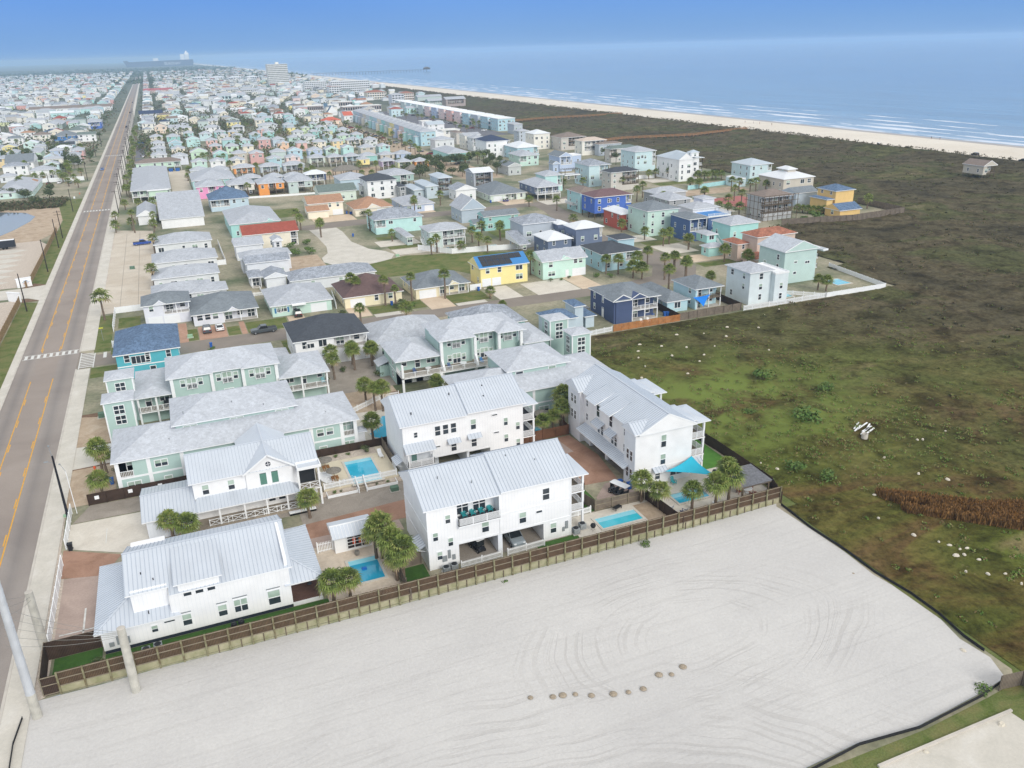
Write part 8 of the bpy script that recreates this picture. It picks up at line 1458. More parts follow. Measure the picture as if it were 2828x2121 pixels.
# ---- pool house
t=thing('pool_house','small white pool house with metal roof and glazed garage door beside the square pool','shed',(14.8,94.5,0)); wallbox(t,[(12.3,93.5,0,17.1,96.3,2.75)],WHL_); m=MB(); m.poly([(12.0,92.7,2.55),(17.5,92.7,2.55),(17.5,94.5,3.5),(12.0,94.5,3.5)]); m.poly([(17.5,94.5,3.5),(17.5,96.7,2.9),(12,96.7,2.9),(12,94.5,3.5)]); m.quad((12,96.7,2.5),(17.5,96.7,2.5),(17.5,92.7,2.5),(12,92.7,2.5),1); m.poly([(12,92.7,2.5),(12,92.7,2.55),(12,94.5,3.5),(12,96.7,2.9),(12,96.7,2.5)],2); m.poly([(17.5,92.7,2.5),(17.5,96.7,2.5),(17.5,96.7,2.9),(17.5,94.5,3.5),(17.5,92.7,2.55)],2)
m.bar((11.95,94.5,3.52),(17.55,94.5,3.52),.2,.12,1)
for i in range(13): X=12.02+i*5.46/12; m.bar((X,92.7,2.57),(X,94.5,3.52),.04,.05,2)
m.build('roof',[MR,TRIM,WHL_],t)
g=MB(); g.box(13.9,93.42,.35,16.7,93.49,2.3); o=g.build('glazed_door',[mat('warm_interior',lin('3a3434'),.2,s=1.5,amt=.5)],t); f=MB()
for i in range(4): X=13.9+i*.933; f.box(X-.04,93.36,.3,X+.04,93.415,2.35)
for i in range(5): Z=.35+i*.4875; f.box(13.86,93.37,Z-.035,16.74,93.41,Z+.035)
f.build('door_frame',[TRIM],o); MB().box(14.6,93.40,.9,15.0,93.419,1.9).box(15.4,93.40,.8,15.7,93.419,1.7).build('orange_seat',[mat('orange_cushion',lin('d85a2c'),.7)],o)
t=thing('barrel','small grey whiskey barrel fire pit on the pale paving','barrel',(14.8,92.1,0)); MB().lathe([(.26,0),(.32,.3),(.3,.62),(.24,.62),(.22,.4)],n=14).build('body',[mat('barrel_grey',lin('8d8983'),.8,s=5,amt=.3)],t,world=False)
picket('picket_gate','white sunburst double gate beside the pool house',[(10.2,94.6),(12.2,94.6)],1.5,gap=.2,cat='gate')
# ---- D: white house with big gable
t=thing('white_house','tall white house with crossed metal gable roof, round window and long front porch','house',(4,112,0))
wallbox(t,[(-3.6,109.3,.4,12.9,118.3,6.1)],WHL_); wallbox(t,[(3.4,108.95,2.9,9.8,109.29,6.1)],WHL_)
wallbox(t,[(9.8,109.31,.4,12.89,109.33,2.6)],WHL_)
roofp(t,(-4.1,108.8,13.5,118.8),6.1,'gx',.45,MR,.45,WHL_); wallbox(t,[(3.4,118.31,.4,9.8,120.2,6.1)],WHL_,'rear_wall')
m=MB(); xa,xp,xb=3.0,6.6,10.25; zz=6.15; zp=zz+ (xb-xa)/2*.66
m.poly([(xa,108.5,zz),(xp,108.5,zp),(xp,120.5,zp),(xa,120.5,zz)]); m.poly([(xp,108.5,zp),(xb,108.5,zz),(xb,120.5,zz),(xp,120.5,zp)]); m.poly([(xa,120.5,zz),(xp,120.5,zp),(xb,120.5,zz)],2)
for s_,e_ in (((xa,108.48,zz-.04),(xp,108.48,zp)),((xb,108.48,zz-.04),(xp,108.48,zp))): m.bar(s_,e_,.06,.24,1)
m.bar((xp,108.5,zp+.03),(xp,120.5,zp+.03),.2,.06,0); m.prism([(xa+.4,zz-.1),(xb-.4,zz-.1),(xp,zp-.3)],'y',108.9,109.28,2); m.build('cross_gable',[MR,TRIM,WHL_],t)
m=MB(); m.tube((6.6,108.86,7.05),(6.6,108.9,7.05),.36,n=18); o=m.build('round_window',[mat('round_glass',lin('2d3040'),.2)],t); MB().box(6.56,108.83,6.72,6.64,108.855,7.38).box(6.27,108.83,7.01,6.93,108.855,7.09).build('muntin',[TRIM],o)
for X in (5.7,7.3):
 w=window(t,'S',X,4.0,.95,1.75,108.95,False,False); MB().box(X-.46,108.90,4.04,X+.46,108.935,5.7).build('louvred_shutter',[mat('louvre_green',lin('5f8a7c'),.5,'lap',s=2)],t)
for X,z in ((-2.0,4.1),(1.4,4.1)): window(t,'S',X,z,.85,1.4,109.3,False,True)
wallbox(t,[(9.85,108.95,2.7,12.9,109.0,2.9)],TRIM,'beam')
m=MB(); H=2.95; m.poly([(-4.4,106.6,H),(10.3,106.6,H),(9.1,109.3,H+.85),(-3.2,109.3,H+.85)]); m.poly([(-4.4,109.3,H),(-4.4,106.6,H),(-3.2,109.3,H+.85)]); m.poly([(10.3,106.6,H),(10.3,109.3,H),(9.1,109.3,H+.85)]); m.quad((-4.4,109.3,H-.14),(10.3,109.3,H-.14),(10.3,106.6,H-.14),(-4.4,106.6,H-.14),1); m.poly([(-4.4,106.6,H-.14),(10.3,106.6,H-.14),(10.3,106.6,H),(-4.4,106.6,H)],1); m.poly([(-4.4,109.3,H-.14),(-4.4,106.6,H-.14),(-4.4,106.6,H),(-4.4,109.3,H)],1)
for i in range(1,33): X=-4.4+i*.45; q=min(1,(X+4.4)/1.2,(10.3-X)/1.2); m.bar((X,106.6,H+.02),(X,106.6+2.7*q,H+.85*q+.02),.04,.05,2)
m.build('porch_roof',[MR,TRIM,SEAM],t); MB().box(-4.0,106.8,0,9.9,109.28,.38).build('porch_floor',[DECKW],t); posts(t,[(-3.9,106.95),(-.7,106.95),(2.6,106.95),(5.6,106.95),(8.4,106.95),(9.8,106.95)],.38,2.85)
r=MB(); rail(r,(-2.2,106.9),(9.8,106.9),.38,'x'); r.build('railing',[TRIM],t)
m=MB(); [m.box(8.3,105.6-.0+k*.0,.0,12.0,106.78-.26*k,.1+.09*k) for k in range(4)]; m.build('porch_steps',[TRIM],t)
window(t,'S',-1.2+1.5,1.6,.55,.7,109.3,False,False); window(t,'S',2.2,1.7,.35,.7,109.3,False,False); MB().box(4.3,109.22,.4,5.2,109.29,2.4).build('door',[TRIM],t)
for X in (6.5,7.9): window(t,'S',X,1.0,.95,1.35,109.3,False,False)
m=MB(); m.box(13.0,108.9,2.62,13.35,113.4,2.84); b=balcony(t,10.2,107.1,13.3,109.28,2.85,'SE','x'); posts(t,[(10.3,107.25),(13.15,107.25)],0,6.1,.13); roofp(t,(10.2,106.9,13.55,109.0),6.02,'flat',.1,MR,0,WHL_,'porch_top_roof'); wallbox(t,[(10.4,109.2,2.9,12.8,109.27,6.0)],DARK,'porch_shade_panel')  # dark panel on the wall paints in the shade behind the upper porch
wallbox(t,[(-10.0,107.2,0,-3.62,116.6,2.9)],WG); roofp(t,(-10.5,106.7,-3.62,117.1),2.9,'gx',.27,MR,.45,WG,'wing_roof')
# ---- B and B2: tall white blocks
def tallblock(label,x0,x1,xm,yf,d,h,ridge_p,variant):
 t=thing('white_block',label,'house',((x0+x1)/2,yf+d/2,0)); y1=yf+d
 G=2.75
 if variant==1:
  wallbox(t,[(x0,yf,.0,x0+3.95,y1,h),(x0+3.95,yf+1.9,5.6,xm,y1,h),(x0+3.95,yf+.15,G,xm,y1,5.38),(xm,yf+.15,G,x1-4,y1,h),(x1-4,yf+.15,0,x1,y1,h)],WH)
  wallbox(t,[(x0+3.95,yf+9.0,0,x1-4,y1-.01,G-.01),(xm-.35,yf+.2,0,xm+.25,yf+9,G-.01)],WG,'carport_wall')
 else:
  wallbox(t,[(x0,yf,G+.2,xm,y1,h),(xm,yf+.1,G+.0,x1-5.6,y1,h),(x1-5.6,yf+.1,0,x1,y1,h)],WH); wallbox(t,[(x0,yf+2.5,0,x0+6,y1,G+.19),(x0+6,yf+8,0,x1-5.6,y1-.01,G-.01),(xm-.2,yf+.3,0,xm+.2,yf+8,G-.01)],WG,'carport_wall')
 for i,(a,b) in enumerate(((x0-.45,xm),(xm,x1+.45))):
  up=0 if i==0 else .28; yy=yf-.45+(0 if i==0 else -.05)
  roofp(t,(a,yy,b,y1+.45),h+up-.05,'gx',ridge_p,MR,.45,WH)
 corner(t,x0+.09,yf-.0,0 if variant==1 else 2.9,h); corner(t,x1-.09,yf+.1,0,h); corner(t,xm,yf+.08,G,h)
 return t
t=tallblock('tall white three-storey block with carports in front, a wide upper balcony and teal bar chairs',22.3,41.9,31.9,84.75,10.4,8.65,.5,1)
x0=22.3; yf=84.75
trimband(t,26.25,84.9,37.9,G:=2.55) if False else None
trimband(t,26.25,84.9,41.9,2.7,.28); trimband(t,31.9,84.9,41.9,5.4,.24)
balcony(t,26.2,84.2,31.85,86.6,5.62,'SW','h',slab=mat('dark_deckboard',lin('50535a'),.8));
for X,z in ((23.7,1.3),(23.3,4.1),(25.2,2.9),(25.0,6.2),(25.35,.0)):
 if z>0: window(t,'S',X,z,.62,1.15,84.75,False,True)
window(t,'S',29.9,3.6,.95,1.5,84.9,False,True); window(t,'S',35.0,3.6,.9,1.5,84.9,False,True); window(t,'S',38.3,6.2,.95,1.6,84.9,False,False); window(t,'S',37.3,4.5,.85,.28,84.9,False,False); window(t,'S',39.3,1.0,.85,1.35,84.9,False,True); window(t,'S',27.6,5.02,.9,.16,84.9,False,False)
for X in (27.5,29.8): window(t,'S',X,5.9,1.6,1.9,86.65,False,False)
trimband(t,84.8,22.3,95.1,5.5,.2,'W'); trimband(t,84.8,22.3,95.1,2.75,.2,'W'); awnW(t,85.9,88.9,22.3,3.0,1.1,.5)
m=MB(); m.box(24.0,84.62,.9,24.6,84.74,1.7).box(24.75,84.62,1.2,25.1,84.74,2.4).box(25.3,84.62,.9,25.7,84.74,1.6).box(40.6,84.76,.9,40.9,84.89,1.5).box(41.0,84.76,1.2,41.4,84.89,2.3); m.build('electric_meter',[GREY],t)
for zf in (2.8,5.6): balcony(t,41.9,86.0,44.4,91.5,zf,'SE','h')
posts(t,[(44.2,86.2),(44.2,91.3)],0,8.2,.14); roofp(t,(41.9,85.6,44.8,92.0),8.0,'hip',.25,MR,0,WH,'porch_roof')
for z in (6.0,3.2): window(t,'E',88.5,z,1.6,1.9,41.9,False,False)
for x,y in ((25,88),(28.9,86.5),(34.5,89),(38,87.6)): MB().tube((x,y,8.9+(y-84.3)*.5),(x,y,9.25+(y-84.3)*.5),.07,n=8).build('vent_pipe',[GREY],t)
t=tallblock('tall white three-storey block behind, with hooded windows and a small lower balcony',25.9,45.2,36.0,108.45,10.6,9.0,.5,2)
for X in (31.3,32.55,33.8): window(t,'S',X,6.55,.85,1.5,108.45,False,False)
window(t,'S',27.9,6.9,.5,.85,108.45,False,False); window(t,'S',37.0,6.4,.85,1.6,108.55,False,True); window(t,'S',33.7,3.5,.85,1.35,108.45,False,False); awning(t,32.7,34.7,108.45,5.6); window(t,'S',37.0,3.5,.85,1.35,108.55,False,False); awning(t,35.9,38.1,108.55,5.7)
for X,z,w,h_ in ((31.1,4.6,.9,.25),(40.5,8.0,.8,.2),(40.7,5.0,.8,.25)): window(t,'S',X,z,w,h_,108.5 if X>36 else 108.45,False,False)
for X,z in ((42.3,6.0),(42.3,3.2),(44.3,4.9),(44.3,2.0)): window(t,'S',X,z,.55,1.2,108.55,False,True)
balcony(t,26.1,107.1,30.2,109.9,2.8,'SWE','h',slab=mat('dark_deckboard',lin('50535a'),.8)); posts(t,[(26.25,107.25),(30.05,107.25)],0,5.2,.12); m=MB(); m.poly([(25.8,106.7,5.2),(30.5,106.7,5.2),(30.5,108.5,6.1),(25.8,108.5,6.1)]); m.poly([(25.8,108.5,6.0),(30.5,108.5,6.0),(30.5,106.7,5.08),(25.8,106.7,5.08)],1); m.poly([(25.8,106.7,5.08),(30.5,106.7,5.08),(30.5,106.7,5.2),(25.8,106.7,5.2)],1)
for i in range(11): X=25.83+i*.464; m.bar((X,106.7,5.22),(X,108.5,6.12),.04,.05,2)
m.build('balcony_roof',[MR,TRIM,SEAM],t); wallbox(t,[(26.3,108.35,2.85,29.9,108.44,5.1)],mat('recess_white',lin('dfe4ea'),.8),'recess_wall'); MB().box(27.0,108.28,2.85,27.8,108.345,4.9).build('door',[LVR],t)
trimband(t,30.3,108.45,36,2.95,.24); trimband(t,36,108.55,39.6,2.75,.24); awnW(t,109.5,112.4,25.9,2.9,1.1,.55)
for zf in (2.8,5.7): balcony(t,45.2,109.6,47.7,115.4,zf,'SE','h',slab=mat('dark_deckboard',lin('50535a'),.8))
posts(t,[(47.5,109.8),(47.5,115.2)],0,8.3,.14); roofp(t,(45.2,109.2,48.1,116),8.2,'hip',.25,MR,0,WH,'porch_roof')
for x,y in ((27.8,109.8),(39.5,110.5),(34.5,112),(40,112.4)): MB().tube((x,y,9.2+(y-108)*.5),(x,y,9.55+(y-108)*.5),.09,n=8).build('vent_pipe',[BLACK],t)
# ---- C: long white block seen end-on
t=thing('white_block','long white three-storey block seen from its gable end, beside the turquoise shade sail','house',(60,102,0))
wallbox(t,[(56.3,95.0,2.75,65.1,109.4,8.6),(55.55,91.9,0,65.1,95.0,8.6),(55.55,109.4,0,65.1,113.6,8.6)],WHL_); wallbox(t,[(61.5,95.01,0,65.0,109.39,2.74),(56.4,101.6,0,61.49,102.3,2.74),(56.4,107.2,0,58.6,109.39,2.74)],WG,'carport_wall')
wallbox(t,[(55.5,91.93,.0,55.56,94.98,9.0),(55.5,109.43,0,55.56,113.57,9.0)],WG,'bay_wall')
roofp(t,(55.85,91.45,65.55,114.0),8.6,'gy',.5,MR,.45,WHL_)
for ya,yb in ((91.5,95.3),(109.2,114.0)): roofp(t,(55.1,ya,60.5,yb),8.75,'gx',.62,MR,.45,WG,'bay_roof')
for ya in (99.2,103.8):
 m=MB(); m.poly([(55.2,ya+3.2,8.75),(55.2,ya,8.75),(59.0,ya,10.35),(59.0,ya+3.2,10.35)]); m.poly([(55.2,ya,8.6),(55.2,ya,8.75),(59,ya,10.35),(59,ya,10.0)],1); m.quad((55.2,ya,8.62),(55.2,ya+3.2,8.62),(56.4,ya+3.2,8.8),(56.4,ya,8.8),1); m.box(56.2,ya+.3,8.3,56.4,ya+2.9,8.8,1); m.poly([(55.2,ya+3.2,8.6),(55.2,ya,8.6),(55.2,ya,8.75),(55.2,ya+3.2,8.75)],1)
 for i in range(8): Y=ya+i*.455; m.bar((55.2,Y,8.77),(59.0,Y,10.37),.04,.05,2)
 m.build('dormer_roof',[MR,TRIM,SEAM],t)
m=MB(); m.poly([(54.6,109.0,2.75),(54.6,93.6,2.75),(56.3,93.6,3.5),(56.3,109.0,3.5)]); m.poly([(56.3,109,3.4),(56.3,93.6,3.4),(54.6,93.6,2.65),(54.6,109,2.65)],1); m.poly([(54.6,109,2.65),(54.6,93.6,2.65),(54.6,93.6,2.75),(54.6,109,2.75)],1)
for i in range(35): Y=93.62+i*.452; m.bar((54.6,Y,2.77),(56.3,Y,3.52),.04,.05,2)
m.build('carport_awning',[MR,TRIM,SEAM],t); posts(t,[(56.45,95.3),(56.45,102),(56.45,107.4)],0,2.75,.16)
awnW(t,98.6,101.0,56.3,5.9,1.1,.6); awnW(t,102.4,105.2,56.3,5.9,1.1,.6)
for Y,z,w,h_ in ((98.9,3.7,.7,1.4),(99.9,3.7,.7,1.4),(103.2,3.7,.7,1.4),(104.3,3.7,.7,1.4),(100.5,6.3,.9,1.9),(104.6,6.3,.9,1.9),(96.2,6.6,.55,1.3),(96.2,4.0,.55,1.2),(108.3,6.6,.5,1.1),(108.3,4.2,.5,1.1)): window(t,'W',Y,z,w,h_,56.3,False,False)
for Y in (92.9,93.9):
 for z in (4.2,1.3): window(t,'W',Y,z,.62,1.5,55.5,False,False)
for Y in (111,112.1):
 for z in (6.2,3.5): window(t,'W',Y,z,.55,1.4,55.5,False,False)
window(t,'S',60.2,5.9,.85,1.9,91.9,False,True); window(t,'S',60.2,3.1,.85,1.6,91.9,False,True); window(t,'S',62.6,.9,2.0,1.1,91.9,False,True); awning(t,58.4,60.6,91.9,2.9,1.0,.5); awning(t,65.2,66.9,92.2,2.7,.8,.4)
window(t,'S',59.4,.8,.8,1.2,91.9,False,False); trimband(t,55.6,91.9,65.1,2.75,.15)
wallbox(t,[(65.11,93.0,0,67.6,98.6,2.6)],WG,'annex_wall')
for ya,yb in ((92.6,99.0),(104.6,111.0)):
 for zf in (2.8,5.6): balcony(t,65.12,ya+.2,68.0,yb-.4,zf,'SEN','h')
 posts(t,[(67.8,ya+.4),(67.8,yb-.6)],0,8.3,.14); roofp(t,(65.3,ya-.2,68.6,yb),8.15,'shed' if 0 else 'hip',.22,MR,.45,WHL_,'porch_roof')
 roofp(t,(62.6,ya,66.4,yb-.1),8.55,'hip',.3,MR,0,WHL_,'porch_roof_link')
# ---- green townhouse blocks
def french(t,X,y,z):
 window(t,'S',X,z,1.5,1.9,y,False,True); window(t,'S',X-1.45,z+.5,.7,1.2,y,False,True); window(t,'S',X+1.45,z+.5,.7,1.2,y,False,True)
def juliet(t,X,y,z):
 french(t,X,y,z); r=MB(); rail(r,(X-.85,y-.25),(X+.85,y-.25),z-.1,'v'); r.build('juliet_railing',[TRIM],t)
def gt(label,cx,cy): return thing('townhouse_block',label,'townhouses',(cx,cy,0))
t=gt('nearest seafoam green townhouse block with pale shingle roof on two levels',4,128)
wallbox(t,[(-11.5,122.1,0,19.4,134.0,5.5),(-13.7,124.0,0,-11.5,134,5.5),(19.4,124.0,0,21.7,134,5.5),(-4.9,126.3,5.5,12.9,137.2,8.0)],GRN); wallbox(t,[(-13.69,122.1,0,-11.5,124,2.6),(19.4,122.1,0,21.69,124,2.6)],GRN)
roofp(t,(-14.3,121.55,22.3,134.6),5.5,'hip',.38,SHG,0,GRN); roofp(t,(-5.5,125.7,13.5,137.8),8.0,'hip',.36,SHG,0,GRN,'upper_roof')
trimband(t,-13.7,122.1,21.7,2.6,.3)
for X in (-13.6,-9.3,-4.6,14.6,19.4,21.6): MB().box(X-.28,122.02,0,X+.28,122.35,5.45).build('white_pier',[TRIM],t)
balcony(t,-13.65,122.1,-9.5,124,2.85,'SW'); balcony(t,19.5,122.1,21.7,124,2.85,'SE'); french(t,-11.6,124.0,2.9) if 0 else window(t,'S',-11.6,2.95,1.6,1.95,124.02,False,True)
MB().box(-13.6,124.0,2.86,-11.5,124.05,5.4).build('recess_wall',[GRN],t)
for X,z,w,h_ in ((-7.6,3.7,1.7,1.0),(-7.0,.9,1.0,1.0),(-11.7,.9,1.8,1.1),(16.0,3.7,1.0,1.1),(17.5,3.7,1.0,1.1),(16.2,.9,1.1,.9),(20.4,.8,1.6,1.1)): window(t,'S',X,z,w,h_,122.1,False,True)
for X in (-2.8,4.1,11.0): window(t,'S',X,6.6,1.9,1.0,126.3,False,True)
window(t,'S',20.5,2.95,1.5,1.9,124.02,False,True); roofp(t,(21.7,122.6,23.6,125),2.7,'hip',.4,SHG,0,GRN,'entry_roof'); wallbox(t,[(21.71,123,0,23.2,124.7,2.6)],TRIM,'entry_wall')
for x,y,z in ((-3.5,128,9.3),(3.8,128.8,9.4),(8.4,127,8.8),(-6,124.4,6.8),(-12,126,6.4),(15,128,7.6),(17.5,124.3,6.7)): MB().tube((x,y,z-.3),(x,y,z+.12),.07,n=7).build('vent_pipe',[GREY],t)
def tower(label,x0,y0,x1,y1,h,g=None):
 t=thing('lookout_tower',label,'tower',((x0+x1)/2,(y0+y1)/2,0),0,g); a=.35; wallbox(t,[(x0+a,y0+a,0,x1-a,y1-a,h)],GRN)
 roofp(t,(x0,y0,x1,y1),h,'hip',.32,SHG,0,GRN)
 for X in (x0+a,x1-a):
  MB().box(X-.11,y0+a-.03,0,X+.11,y0+a+.1,h-.05).build('corner_trim',[TRIM],t)
 for z in (h-2.1,h-3.9):
  cx=(x0+x1)/2; w=window(t,'S',cx,z,1.5,1.4,y0+a,False,False); MB().box(cx-.75,y0+a-.05,z+.62,cx+.75,y0+a-.03,z+.74).build('muntin',[TRIM],w)
  if z<h-3 and x0<0: pass
  side=x0+a if x0>0 else x1-a; window(t,'W' if x0>0 else 'E',(y0+y1)/2,z,1.4,1.4,side,False,False)
 return t
tower('green lookout tower with white windows by the pavement, front one',-15.8,139.6,-10.8,144.4,8.2); tower('green lookout tower with white windows by the pavement, rear one',-15.8,150.6,-10.9,156,8.2); tower('green lookout tower at the meadow side, front one',67.5,136.7,72.1,141.2,8.0); tower('green lookout tower at the meadow side, rear one with white base panels',67.5,146.9,72.2,151.6,8.0)
t=gt('rear left seafoam green townhouse block with French balconies',4,151)
wallbox(t,[(-5.0,146.8,0,12.9,157.2,8.5),(-10.8,149.4,0,-5.0,161,5.5),(12.9,148.2,0,21.6,157.4,5.5)],GRN); wallbox(t,[(-5.0,146.45,2.8,1.6,146.8,8.45),(7.0,146.3,2.8,12.9,146.8,8.45)],GRN)
roofp(t,(-5.7,146.1,13.5,157.9),8.5,'hip',.36,SHG,0,GRN,'upper_roof'); roofp(t,(-5.8,145.75,2.0,150.5),8.46,'hip',.38,SHG,0,GRN,'bay_roof'); roofp(t,(6.7,145.6,13.5,150.5),8.46,'hip',.38,SHG,0,GRN,'bay_roof')
roofp(t,(-11.3,146.6,-5.0,161.5),5.5,'hip',.3,SHG,0,GRN,'left_roof'); roofp(t,(12.9,145.3,22.2,158),5.5,'hip',.36,SHG,0,GRN,'right_roof')
for X in (-4.9,1.7,7.0,12.8): MB().box(X-.28,145.95,0,X+.28,146.4,8.4).build('white_pier',[TRIM],t)
juliet(t,-1.7,146.45,6.1); juliet(t,4.3,146.8,6.1); juliet(t,9.9,146.3,6.1); french(t,-1.7,146.45,2.95); french(t,4.3,146.8,2.95); french(t,9.9,146.3,2.95)
balcony(t,-10.9,146.9,-5.0,149.4,2.85,'SW'); balcony(t,13.0,145.7,21.8,148.2,2.85,'SE'); posts(t,[(-10.8,147.1),(-7.9,147.1),(14.0,145.9),(17.0,145.9),(21.6,145.9)],0,5.4,.15); window(t,'S',-9.3,2.95,.9,1.9,149.4,False,True); window(t,'S',-6.6,3.6,1.5,1.2,149.4,False,True); window(t,'S',15,3.6,1.5,1.2,148.2,False,True); window(t,'S',17.6,2.95,.9,1.95,148.2,False,True); window(t,'S',20.6,3.8,.8,1.1,148.2,False,False)
grill2=thing('barbecue','black covered barbecue on the left green balcony','barbecue',(-6.2,148.2,2.86)); MB().box(-.6,-.3,0,.6,.3,1.1).prism([(-.62,.0),(.62,.0),(.4,.35),(-.4,.35)],'y',-.32,.32).build('cover',[BLACK],grill2,world=False)
t=gt('rear right seafoam green townhouse block with long white balcony',50,149)
wallbox(t,[(43.6,146.6,0,60.1,155.5,8.5),(34.9,147.0,0,43.6,156,5.5),(60.1,144.0,0,66.0,155,5.5)],GRN); wallbox(t,[(43.7,145.9,2.8,50.2,146.59,8.45),(55.4,145.7,2.8,60.1,146.59,8.45)],GRN); wallbox(t,[(34.95,147,0,43.59,147.02,2.6)],TRIM,'ground_wall')
roofp(t,(43.0,145.2,60.7,156),8.5,'hip',.38,SHG,0,GRN,'upper_roof'); roofp(t,(42.8,143.5,50.4,150),8.46,'hip',.4,SHG,0,GRN,'bay_roof'); roofp(t,(54.8,143.3,60.9,150),8.46,'hip',.4,SHG,0,GRN,'bay_roof'); roofp(t,(34.2,144.2,43.5,156.8),5.5,'hip',.42,SHG,0,GRN,'left_roof'); roofp(t,(60.2,143,66.6,155.6),5.5,'hip',.3,SHG,0,GRN,'right_roof')
balcony(t,34.9,142.4,59.9,146.6,2.85,'SW'); posts(t,[(35.1,142.6)],0,5.4,.2); posts(t,[(42.6,142.6),(52,142.6)],0,2.8,.3)
for X in (43.4,50.3,55.3,60.0): MB().box(X-.28,143.8 if X!=50.3 else 143.9,0,X+.28,144.3,8.4).build('white_pier',[TRIM],t)
for X in (43.4,50.3): m=MB(); m.prism([(142.5,2.85),(144.3,2.85),(144.3,5.2),(143.7,4.6)],'x',X-.2,X+.2); m.build('wing_wall',[TRIM],t)
juliet(t,47.0,145.9,6.1); juliet(t,53.0,146.6,6.1); juliet(t,57.8,145.7,6.1); french(t,47.0,145.9,2.95); french(t,53,146.6,2.95); window(t,'S',36.6,3.6,.9,1.3,147,False,True); window(t,'S',39.3,2.95,.9,1.95,147,False,False); window(t,'S',42.0,3.5,1.6,1.2,147,False,True)
window(t,'W',149,3.6,.6,1.1,34.9,False,False); window(t,'W',149.5,.9,.8,1.2,34.9,False,False); window(t,'W',153.5,.9,.8,1.2,34.9,False,False); trimband(t,147,34.9,156,2.6,.2,'W'); wallbox(t,[(33.0,152.5,0,34.88,156,2.3)],GRN,'lean_to'); m=MB(); m.poly([(32.6,156.2,2.3),(32.6,152.2,2.3),(34.9,152.2,3.1),(34.9,156.2,3.1)]); m.build('lean_to_roof',[SHG],t)
wallbox(t,[(37.9,146.9,0,38.8,146.98,2.2),(40.2,146.9,0,41.9,146.98,2.2)],TRIM,'door')
t=gt('middle right seafoam green townhouse block behind the rear white block',54,128)
wallbox(t,[(41.5,121.2,0,68.2,133.2,5.5),(49.5,124.8,5.5,60.5,135.2,8.0)],GRN); roofp(t,(39.9,120.4,68.9,133.8),5.5,'hip',.36,SHG,0,GRN); roofp(t,(48.9,124.2,61.2,135.8),8.0,'hip',.36,SHG,0,GRN,'upper_roof')
window(t,'S',51.5,6.6,1.3,1.0,124.8,False,False); window(t,'S',57.8,6.6,1.3,1.0,124.8,False,True); trimband(t,41.5,121.2,68.2,2.6,.25)
for X in (45.5,52.6,59.6,68.0): MB().box(X-.25,121.12,0,X+.25,121.35,5.45).build('white_pier',[TRIM],t)
for X,z,w,h_ in ((58,3.9,1.0,1.0),(50.4,.8,1.6,1.1),(54.5,.8,1.8,1.1)): window(t,'S',X,z,w,h_,121.2,False,True)
# ---- pergola, sail
t=thing('pergola','grey weathered thatch-roofed pergola at the fence corner','pergola',(69.7,85.3,0)); m=MB(); m.poly([(67.2,82.3,2.35),(72.2,82.3,2.35),(72.2,87.3,2.6),(67.2,87.3,2.6)]); m.poly([(67.2,87.3,2.5),(72.2,87.3,2.5),(72.2,82.3,2.25),(67.2,82.3,2.25)])
for i in range(26): Y=82.4+i*.19; m.bar((67.1,Y,2.40+.05*(Y-82.3)),(72.3,Y,2.40+.05*(Y-82.3)),.11,.05)
m.build('roof',[mat('pergola_grey',lin('84868c'),.9,s=3,amt=.35)],t); posts(t,[(67.5,82.6),(71.9,82.6),(67.5,87.0),(71.9,87.0)],0,2.35,.1,PILE); m=MB(); m.box(67.2,82.35,2.1,72.2,82.45,2.3); m.build('beam',[PILE],t)
for k,a in enumerate([(68.6,84.6,0),(70.5,84.8,R(180)),(69.8,83.3,R(90))]): adir(*a,['rust-red chair under the pergola, left one','rust-red chair under the pergola, right one','rust-red chair under the pergola, front one'][k],'8f4a38')
def sail(label,P,col,n=10,sag=.25):
 m=MB(); a,b,c=[Vector(p) for p in P]; ce=(a+b+c)/3
 def pt(u,v):
  w=1-u-v; p=a*w+b*u+c*v; k=(4*u*w*(1-v)+4*v*w*(1-u)+4*u*v*(1-w)); e=min(u,v,w); pull=.13*(1-min(1,e*6))
  d=(ce-p); s_=4*(u*w if v<.02 else v*w if u<.02 else u*v if w<.02 else 0); p=p+d*(.16*s_ if s_ else .10*(k/1.3)*(1-e*3) if e<.3 else 0); p.z-=sag*27*u*v*w*.5; return tuple(p)
 for i in range(n):
  for j in range(n-i):
   p0=pt(i/n,j/n); p1=pt((i+1)/n,j/n); p2=pt(i/n,(j+1)/n); m.poly([p0,p1,p2])
   if j<n-i-1: m.poly([p1,pt((i+1)/n,(j+1)/n),p2])
 o=m.build('shade_sail',[mat('sail_'+col,lin(col),.8,s=1,amt=.04)]); s2=o.modifiers.new('s','SOLIDIFY'); s2.thickness=.02; return tag(o,label,'shade sail')
sail('turquoise triangular shade sail over the pool of the long white block',[(59.7,90.4,2.7),(65.1,91.8,3.4),(65.9,86.6,2.4)],'32b4d0'); sail('bright blue triangular shade sail hanging from the double porch',[(112.6,162.2,3.2),(117.6,162.2,3.4),(115,161.0,.9)],'1f7fe0')
